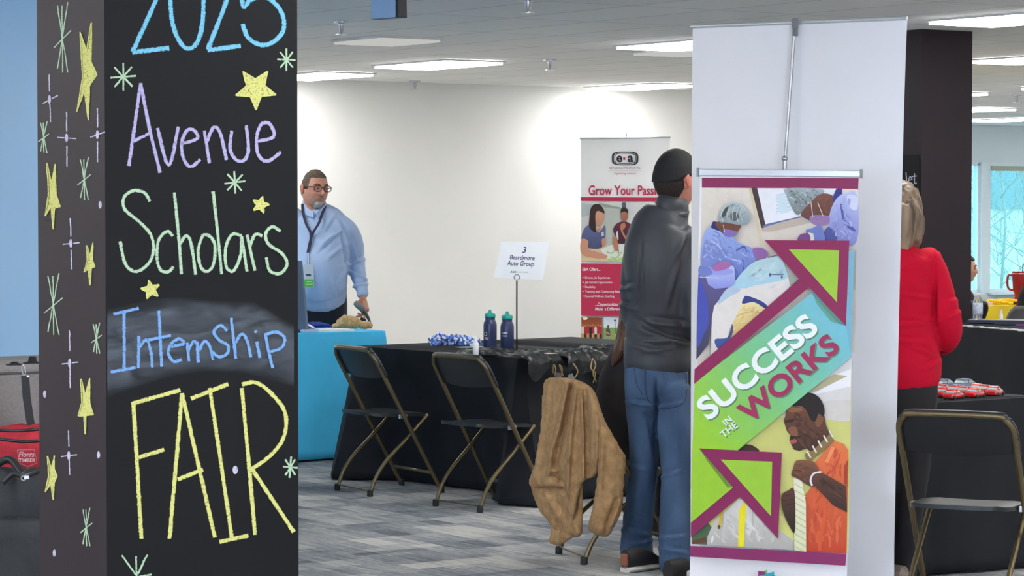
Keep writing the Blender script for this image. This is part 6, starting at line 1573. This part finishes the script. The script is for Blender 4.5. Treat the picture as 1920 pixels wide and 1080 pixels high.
# back pocket outline on the seat of the jeans
def on_obj(o, px, py, off=.003):
    inv = XF[root_of(o).name].inverted(); d = ray(px, py).normalized(); ok, loc, nr, ix = o.ray_cast(inv @ EYE, inv.to_3x3() @ d)
    if not ok: return None
    return XF[root_of(o).name] @ (loc + nr * off)
bpy.context.view_layer.update()
def surf_line(o, pts, r, name, material, par, off=.001):
    P3 = [on_obj(o, x, y, off) for x, y in [(q.x, q.y) for q in spl([(a, b, 0) for a, b in pts], 5)]]; P3 = [q for q in P3 if q is not None]
    if len(P3) > 2: m = MB(); m.tube(P3, r, 6); return obj(name, m, material, par, smooth=True)
M_st = mat('dark_stitch', rgb(44, 58, 82), .9)
for ln_ in ([(1210, 690), (1212, 740), (1225, 760), (1248, 766), (1284, 752), (1286, 700)], [(1210, 690), (1250, 694), (1286, 686)], [(1190, 690), (1194, 720), (1205, 740)]): surf_line(jn, ln_, .0014, 'pocket_seam', M_st, jn)
M_shoe = mat('black_shoe', rgb(34, 32, 34), .6, var=.15, vscale=60); M_sole = mat('white_sole', rgb(205, 200, 196), .6); M_hp = mat('tan_leather', rgb(138, 84, 56), .5)
shoe(man2, atz(1172, 1074, 0) + V((0, .0, 0)), (.62, .78, 0), .30, M_shoe, M_sole, .052, heelpatch=M_hp)
shoe(man2, atz(1252, 1096, 0), (.55, .83, 0), .30, M_shoe, M_sole, .052)
def capm(v, d): return ss(.022 - .03 * ss(-.02, .08, v.y), .030 - .03 * ss(-.02, .08, v.y), v.z)
def hair2(v, d): return ss(.012, -.004, v.z) * ss(-.088 , -.070, v.z) * ss(.012, .030, v.y + .25 * min(0, v.z + .03)) * .8
hc2 = A2(1268, 341, .03)
T, shell = make_head(man2, hc2, 127, (196, 138, 120), 1.02, hair=hair2, hairmat=mat('dark_brown_hair', rgb(46, 36, 32), .85, var=.3, vscale=60, bump=.5, bscale=200), cap=capm, capmat=mat('black_cap', rgb(24, 25, 28), .8, var=.1, bump=.15), hthick=.010)
g = MB(); vs = []
for s in (0, 1):
    for i in range(13):
        a = (i / 12 - .5) * 2.0
        for j in range(5):
            q = .085 + .07 * j / 4 * math.cos(a * .75) ; vs.append(V((math.sin(a) * .082, -q * math.cos(a * .6) if j else -.075 * math.cos(a), .035 - .004 * j - .018 * (math.sin(a) ** 2) - s * .004)))
g.add(vs, [(i * 5 + j, i * 5 + j + 1, (i + 1) * 5 + j + 1, (i + 1) * 5 + j) for i in range(12) for j in range(4)] + [(65 + i * 5 + j, 65 + (i + 1) * 5 + j, 65 + (i + 1) * 5 + j + 1, 65 + i * 5 + j + 1) for i in range(12) for j in range(4)])
parent_obj('cap_bill', g, T, MATS['black_cap'], man2, smooth=True)
g = MB(); g.tube([V((.072 * math.sin(a), .078 * math.cos(a) + .02, .008 + .004 * math.cos(a))) for a in [(-1 + i * .1) for i in range(21)]], .006, 8); parent_obj('cap_strap', g, T, MATS['black_cap'], man2, smooth=True)
for s, c_ in ((1, (1212, 624, .34)), (-1, (1318, 622, .26))):
    q = A2(*c_); hand(man2, q, V((.35, .8, .1)), V((0, .2, 1)), (196, 138, 120), (.5, .5, .5, .5), mirror=s)

# ---- woman in the red top
Y3 = 10.68; S3 = 5000 / Y3
def A3(px, py, dy=0.0): return at(px, py, Y3 + dy)
def c3_(L): return [(A3(x, y, d), a / S3, b) for x, y, d, a, b in L]
o3 = A3(1690, 1060); wom = thing('person', 'woman seen from behind in a red top and black trousers beside the tall white banner', 'person', V((o3.x, o3.y, 0)))
M_redt = mat('red_fleece', rgb(196, 4, 44), .85, var=.06, vscale=10, spec=.25)
m = MB()
m.chain(c3_([(1680, 452, .0, 30, .06), (1678, 462, .0, 52, .09), (1674, 478, .0, 76, .115), (1674, 510, .0, 80, .13), (1676, 560, .0, 77, .135), (1680, 610, .0, 74, .14), (1684, 650, .0, 74, .15), (1688, 680, .0, 77, .16), (1690, 703, .0, 75, .16)]), n=34)
m.chain(c3_([(1736, 484, .0, 27, .07), (1752, 515, .0, 28, .075), (1766, 560, -.01, 27, .07), (1777, 600, -.02, 27, .066), (1778, 628, .02, 24, .062), (1764, 645, .14, 19, .052), (1745, 650, .27, 15, .042)]), n=22)
m.chain(c3_([(1612, 484, .0, 27, .07), (1596, 520, .0, 27, .07), (1588, 570, .0, 25, .066), (1588, 620, .02, 23, .06), (1602, 640, .16, 17, .05)]), n=20)
def fold4(p, n):
    px = 960 + p.x / p.y * 5000; py = 379 - (p.z - CZ) / p.y * 5000; k = 0
    for (cx, cy, dx, dy, wd, ln_, am) in ((1720, 555, 1, .12, 3.5, 30, .008), (1735, 598, 1, .1, 3.5, 26, .008), (1710, 608, 1, -.1, 4, 30, .006), (1700, 640, 1, .1, 4, 36, .009), (1735, 660, 1, .4, 4, 22, .010), (1750, 685, 1, -.5, 4, 16, .009), (1754, 555, .0, 1, 4, 50, -.014), (1752, 500, -.2, 1, 2.5, 26, -.006), (1790, 590, 1, -.5, 4, 14, .007), (1785, 565, 1, -.3, 4, 14, .005), (1700, 510, 1, .02, 2, 50, -.003)):
        L_ = math.hypot(dx, dy); u_ = ((px - cx) * dy - (py - cy) * dx) / L_; v_ = ((px - cx) * dx + (py - cy) * dy) / L_
        k += 1.5 * am * (math.exp(-(u_ / wd) ** 2) - .7 * math.exp(-((u_ - wd * 1.7) / wd) ** 2)) * math.exp(-(v_ / ln_) ** 2)
    return folds(.004, (5, 5, 6), 14.0)(p, n) + k
fuse('red_top', m, .009, M_redt, wom, 5, fold4)
m = MB(); m.chain(c3_([(1690, 690, .0, 68, .145), (1692, 730, .0, 66, .145), (1694, 762, .0, 64, .14)]), n=28)
m.chain(c3_([(1718, 760, -.01, 35, .11), (1718, 830, -.02, 32, .095), (1712, 910, -.02, 26, .08), (1706, 980, -.01, 22, .07), (1698, 1085, .0, 19, .062)]), n=20)
m.chain(c3_([(1662, 760, .02, 34, .11), (1660, 860, .02, 29, .09), (1654, 960, .04, 23, .07), (1650, 1085, .04, 20, .065)]), n=20)
M_bt = mat('black_trousers', rgb(26, 25, 28), .85, var=.15, vscale=12); fuse('trousers', m, .011, M_bt, wom, 5, folds(.006, (6, 6, 7), 3))
M_bsh = mat('beige_shoe', rgb(150, 134, 120), .6, var=.3, vscale=50)
shoe(wom, V((A3(1690, 1078).x, Y3 - .08, 0)), (-.2, .98, 0), .25, M_bsh, M_sole, .045); shoe(wom, V((A3(1648, 1073).x, Y3 - .04, 0)), (-.3, .95, 0), .25, M_bsh, M_sole, .045)
hc3 = A3(1684, 402, .02)
make_head(wom, hc3, 195, (206, 160, 140), .97, face=False)
# hair with strands
M_hb = mat('streaked_blond_brown_hair', rgb(142, 122, 98), .55, var=.4, vscale=26, stretch=(1, 1, .12), bump=.8, bscale=60, dark=rgb(78, 62, 50), spec=.5)
m = MB(); m.ell(A3(1684, 392, .03), (.098, .115, .118), 28, 20)
m.chain(c3_([(1672, 380, .0, 30, .10), (1670, 420, -.01, 34, .10), (1670, 450, -.02, 30, .08), (1672, 466, -.02, 20, .05)]), n=20)
m.chain(c3_([(1700, 385, .0, 22, .09), (1712, 415, .0, 21, .09), (1715, 440, .0, 17, .07), (1712, 460, .0, 10, .04)]), n=18)
m.chain(c3_([(1690, 400, -.02, 26, .10), (1692, 440, -.04, 24, .08), (1694, 468, -.05, 16, .04)]), n=18)
fuse('hair', m, .006, M_hb, wom, 4, lambda p, n: .010 * noise.noise(V((p.x * 38, p.y * 38, p.z * 5))) + .006 * noise.noise(V((p.x * 90, p.y * 90, p.z * 8))))
q = A3(1742, 652, .30); hand(wom, q, V((-.5, .8, .1)), V((0, .2, 1)), (206, 160, 140), (.5, .5, .5, .5), L_=.17)

# ---- seated person in the dark jacket
Y4 = 12.05; S4 = 5000 / Y4
def A4(px, py, dy=0.0): return at(px, py, Y4 + dy)
def c4_(L): return [(A4(x, y, d), a / S4, b) for x, y, d, a, b in L]
o4 = A4(1195, 1000); sit = thing('person', 'seated person with long brown hair in a dark jacket behind the man with the cap', 'person', V((o4.x, o4.y, 0)))
m = MB(); m.chain(c4_([(1204, 630, .0, 20, .07), (1194, 648, .0, 32, .10), (1182, 676, .0, 42, .12), (1172, 715, .0, 48, .13), (1172, 760, .0, 56, .15), (1182, 800, .02, 52, .15), (1192, 830, .04, 46, .15)]), n=30)
m.chain(c4_([(1166, 676, .05, 18, .06), (1150, 702, .06, 18, .06), (1140, 730, .08, 20, .062), (1150, 760, .14, 18, .055), (1185, 765, .2, 15, .05), (1210, 760, .28, 12, .04)]), n=20)
M_jk = mat('charcoal_jacket', rgb(44, 41, 41), .9, var=.12, vscale=10, spec=.2)
fuse('jacket', m, .010, M_jk, sit, 5, folds(.009, (5, 5, 7), 5))
m = MB(); m.chain(c4_([(1188, 835, .06, 40, .13), (1205, 842, .10, 34, .11), (1225, 850, .25, 22, .09), (1238, 850, .42, 18, .075), (1240, 900, .44, 15, .06), (1236, 985, .40, 12, .05)]), n=20)
m.chain(c4_([(1200, 835, .06, 34, .12), (1235, 842, .02, 26, .10), (1265, 850, .16, 20, .085), (1280, 850, .32, 18, .075), (1278, 920, .34, 14, .06), (1272, 990, .30, 12, .05)]), n=20)
fuse('trousers', m, .010, M_bt, sit, 5, folds(.006, (6, 6, 6), 9))
shoe(sit, atz(1229, 1010, 0), (.5, .86, 0), .24, M_shoe, M_sole, .042); shoe(sit, atz(1268, 1012, 0), (.5, .86, 0), .24, M_shoe, M_sole, .042)
make_head(sit, A4(1208, 566, .06), 140, (200, 150, 130), .96, face=False)
m = MB(); m.ell(A4(1206, 560, .04), (.092, .11, .115), 24, 18); m.chain(c4_([(1192, 560, .0, 26, .08), (1184, 600, -.03, 24, .07), (1172, 635, -.08, 18, .055), (1160, 662, -.10, 11, .035), (1150, 684, -.10, 4, .015)]), n=18)
fuse('hair', m, .006, mat('long_brown_hair', rgb(84, 56, 36), .5, var=.4, vscale=26, stretch=(1, 1, .12), bump=.7, bscale=60), sit, 4, lambda p, n: .006 * noise.noise(V((p.x * 50, p.y * 50, p.z * 6))))

# ---- profile woman by the window
Y5 = 20.2; S5 = 5000 / Y5
def A5(px, py, dy=0.0): return at(px, py, Y5 + dy)
o5 = A5(1800, 600); win_ = thing('person', 'dark haired woman in profile by the far window, half hidden by the dark column', 'person', V((o5.x, o5.y, 0)))
def c5_(L): return [(A5(x, y, d), a / S5, b) for x, y, d, a, b in L]
def hair5(v, d): return max(ss(.068, .078, v.z) , ss(.0, .02, v.y) * ss(-.08, -.06, v.z), ss(.02, .03, v.z) * ss(-.05, -.035, v.y))
make_head(win_, A5(1810, 505), 82, (208, 158, 128), .90, pitch=2, hair=hair5, hairmat=mat('black_hair', rgb(30, 24, 24), .5, var=.3, vscale=80), hthick=.010, lips=(170, 80, 76), brows=(40, 30, 28), nose=.5, eyez=.7)
m = MB(); m.chain(c5_([(1799, 532, .0, 12, .06), (1797, 540, .0, 22, .10), (1796, 556, .0, 30, .17), (1794, 590, .0, 30, .18), (1794, 640, .0, 30, .17), (1795, 668, .0, 30, .17)]), n=26)
m.chain(c5_([(1806, 550, -.17, 13, .05), (1812, 580, -.2, 12, .045), (1822, 600, -.2, 11, .04), (1838, 596, -.1, 9, .035)]), n=16)
fuse('black_top', m, .011, M_bt, win_, 5, folds(.005))
m = MB(); m.chain(c5_([(1794, 662, .0, 30, .17), (1800, 672, .0, 28, .17), (1830, 678, .0, 20, .16), (1842, 680, .0, 18, .15), (1842, 740, .0, 14, .10), (1840, 750, .0, 13, .09)]), n=20); fuse('trousers', m, .012, M_bt, win_, 4)
# ---- person at the right edge
Y6 = 19.3; S6 = 5000 / Y6
def c6_(L): return [(at(x, y, Y6 + d), a / S6, b) for x, y, d, a, b in L]
o6 = at(1940, 600, Y6); pe = thing('person', 'person in a black top at the right edge in front of the red travel mug', 'person', V((o6.x, o6.y, 0)))
m = MB(); m.chain(c6_([(1946, 520, .0, 14, .06), (1944, 535, .0, 24, .10), (1942, 560, .0, 33, .15), (1940, 600, .0, 36, .16), (1940, 660, .0, 34, .16), (1940, 690, .0, 34, .16)]), n=26)
fuse('black_top', m, .011, M_bt, pe, 5, folds(.005))
make_head(pe, at(1952, 494, Y6), 160, (190, 140, 116), .92, face=False, hair=lambda v, d: ss(-.02, .0, v.z + .1 * ss(0, .05, v.y)), hairmat=MATS['black_hair'])
m = MB(); m.chain(c6_([(1940, 680, .0, 34, .16), (1942, 700, -.1, 34, .15), (1942, 712, -.4, 30, .10), (1942, 790, -.42, 22, .08)]), n=20); fuse('trousers', m, .012, M_bt, pe, 4)

# ------------------------------------------------------------------ tan fleece coat over the chair
M_coat = mat('tan_fleece', rgb(172, 139, 99), .95, var=.1, vscale=30, sheen=.05, spec=.1, bump=.35, bscale=260, dark=rgb(152, 120, 82))
def edist(x, y, P):
    b = 1e9
    for i in range(len(P)):
        x0, y0 = P[i - 1]; x1, y1 = P[i]; dx, dy = x1 - x0, y1 - y0; t = max(0, min(1, ((x - x0) * dx + (y - y0) * dy) / (dx * dx + dy * dy + 1e-9))); b = min(b, math.hypot(x - x0 - dx * t, y - y0 - dy * t))
    return b
def coatpt(cx, cy): return (980 + cx / 2.843, 690 + cy / 2.843)
Yc = 11.50
def coatY(px, py): return Yc - max(-.20, min(.19, (px - 1065) * .0031)) 
def slabpiece(mb, outline, off, thick, ridges):
    P = [(q.x, q.y) for q in spl([(*coatpt(*p), 0) for p in outline], 4, True)]
    x0 = min(p[0] for p in P); x1 = max(p[0] for p in P); y0 = min(p[1] for p in P); y1 = max(p[1] for p in P); st = 2.6
    nx = int((x1 - x0) / st) + 3; ny = int((y1 - y0) / st) + 3; idx = {}; F_ = []; B_ = []; pts = []
    R_ = [[coatpt(*p) for p in r] for r, _, _ in ridges]
    def hgt(x, y, d):
        h = thick * min(1, d / 9) ** .5
        for rr_, (_, am, wd) in zip(R_, ridges):
            b = 1e9
            for i in range(1, len(rr_)):
                xa, ya = rr_[i - 1]; xb, yb = rr_[i]; dx, dy = xb - xa, yb - ya; t = max(0, min(1, ((x - xa) * dx + (y - ya) * dy) / (dx * dx + dy * dy))); b = min(b, math.hypot(x - xa - dx * t, y - ya - dy * t))
            h += 1.35 * am * math.exp(-(b / wd) ** 2) * min(1, d / 4)
        return h
    cells = set()
    for j in range(ny):
        for i in range(nx):
            x = x0 + (i - 1) * st; y = y0 + (j - 1) * st
            if inpoly(x, y, P):
                d = edist(x, y, P); idx[(i, j)] = len(pts); Yq = coatY(x, y) + off; h = hgt(x, y, d)
                pts.append((at(x, y, Yq - h), at(x, y, Yq + thick * .5 * min(1, d / 9) ** .5 + .004)))
    n = len(pts); vs = [p[0] for p in pts] + [p[1] for p in pts]; fs = []; edge = {}
    for (i, j), a in idx.items():
        q = [idx.get((i + 1, j)), idx.get((i + 1, j + 1)), idx.get((i, j + 1))]
        if None not in q:
            f = (a, q[0], q[1], q[2]); fs.append(f); fs.append(tuple(n + k for k in f[::-1]))
            for u_, v_ in zip(f, f[1:] + f[:1]):
                if (v_, u_) in edge: del edge[(v_, u_)]
                else: edge[(u_, v_)] = 1
    for u_, v_ in edge: fs.append((v_, u_, u_ + n, v_ + n))
    mb.add(vs, fs)
cp_ = coatpt(300, 60); cpp = at(cp_[0], cp_[1], Yc); coat = thing('fleece_coat', 'tan fleece coat draped over a folding chair beside the man with the cap', 'coat', V((cpp.x, cpp.y, .25)))
fold_c = lambda p, n: .0010 * noise.noise(p * 80) + .0022 * noise.noise(V((p.x * 18, p.y * 18, p.z * 7)))
m = MB()
slabpiece(m, [(150, 590), (44, 600), (60, 700), (92, 770), (148, 845), (140, 930), (205, 945), (268, 905), (310, 900), (322, 850), (318, 600), (235, 600)], .005, .035, [([(110, 650), (150, 740), (230, 840)], .018, 7), ([(225, 700), (190, 800), (170, 900)], -.015, 5), ([(200, 660), (260, 780), (290, 880)], .02, 6), ([(140, 845), (270, 900)], -.012, 3)])
fuse('back_panel', m, .006, M_coat, coat, 3, fold_c)
m = MB()
slabpiece(m, [(124, 58), (150, 46), (205, 44), (270, 54), (330, 76), (378, 112), (408, 180), (446, 300), (428, 345), (402, 560), (330, 605), (300, 690), (270, 822), (236, 740), (222, 650), (190, 640), (36, 632), (58, 520), (92, 320), (106, 100)], -.045, .05,
          [([(240, 80), (195, 300), (150, 450), (140, 560)], .034, 4.5), ([(262, 90), (215, 350), (180, 500), (200, 600)], -.030, 4), ([(285, 90), (258, 330), (245, 520), (236, 680)], .036, 4.5), ([(312, 110), (322, 350), (326, 600)], .026, 3.5), ([(335, 130), (345, 350), (345, 560)], -.028, 5), ([(160, 80), (130, 300), (90, 560)], -.014, 7), ([(345, 140), (395, 330), (405, 500)], .02, 8), ([(150, 560), (175, 590), (220, 615)], -.03, 4), ([(250, 480), (200, 540), (150, 560)], .02, 4), ([(330, 500), (400, 490)], .014, 4), ([(90, 360), (60, 560)], .02, 6)])
fuse('front_panel', m, .006, M_coat, coat, 3, fold_c)
m = MB()
slabpiece(m, [(392, 230), (432, 270), (480, 350), (520, 420), (556, 480), (545, 600), (530, 760), (500, 830), (470, 885), (430, 902), (345, 862), (365, 760), (388, 640), (400, 480)], -.08, .05,
          [([(430, 380), (400, 620), (372, 830)], .02, 7), ([(490, 420), (480, 600), (470, 740)], .012, 9), ([(500, 700), (450, 830), (440, 890)], -.02, 3.5), ([(520, 720), (480, 830)], .02, 4)])
fuse('sleeve', m, .006, M_coat, coat, 3, fold_c)

# added cool fill lights by the walls behind the camera, no windows there
def area(name, loc, target, sx, sy, power, col):
    l = bpy.data.lights.new(name, 'AREA'); l.shape = 'RECTANGLE'; l.size = sx; l.size_y = sy; l.energy = power; l.color = col
    o = bpy.data.objects.new(name, l); COL.objects.link(o); o.location = loc; d = V(target) - V(loc); o.rotation_euler = d.to_track_quat('-Z', 'Y').to_euler(); return o
area('window_daylight', uv(-4.9, 3, 1.6), uv(6, 8, 1.2), 5, 1.8, 260, (.66, .76, 1.0))
area('window_daylight', uv(3, -4.9, 1.6), uv(5, 8, 1.2), 6, 1.8, 260, (.72, .80, 1.0))
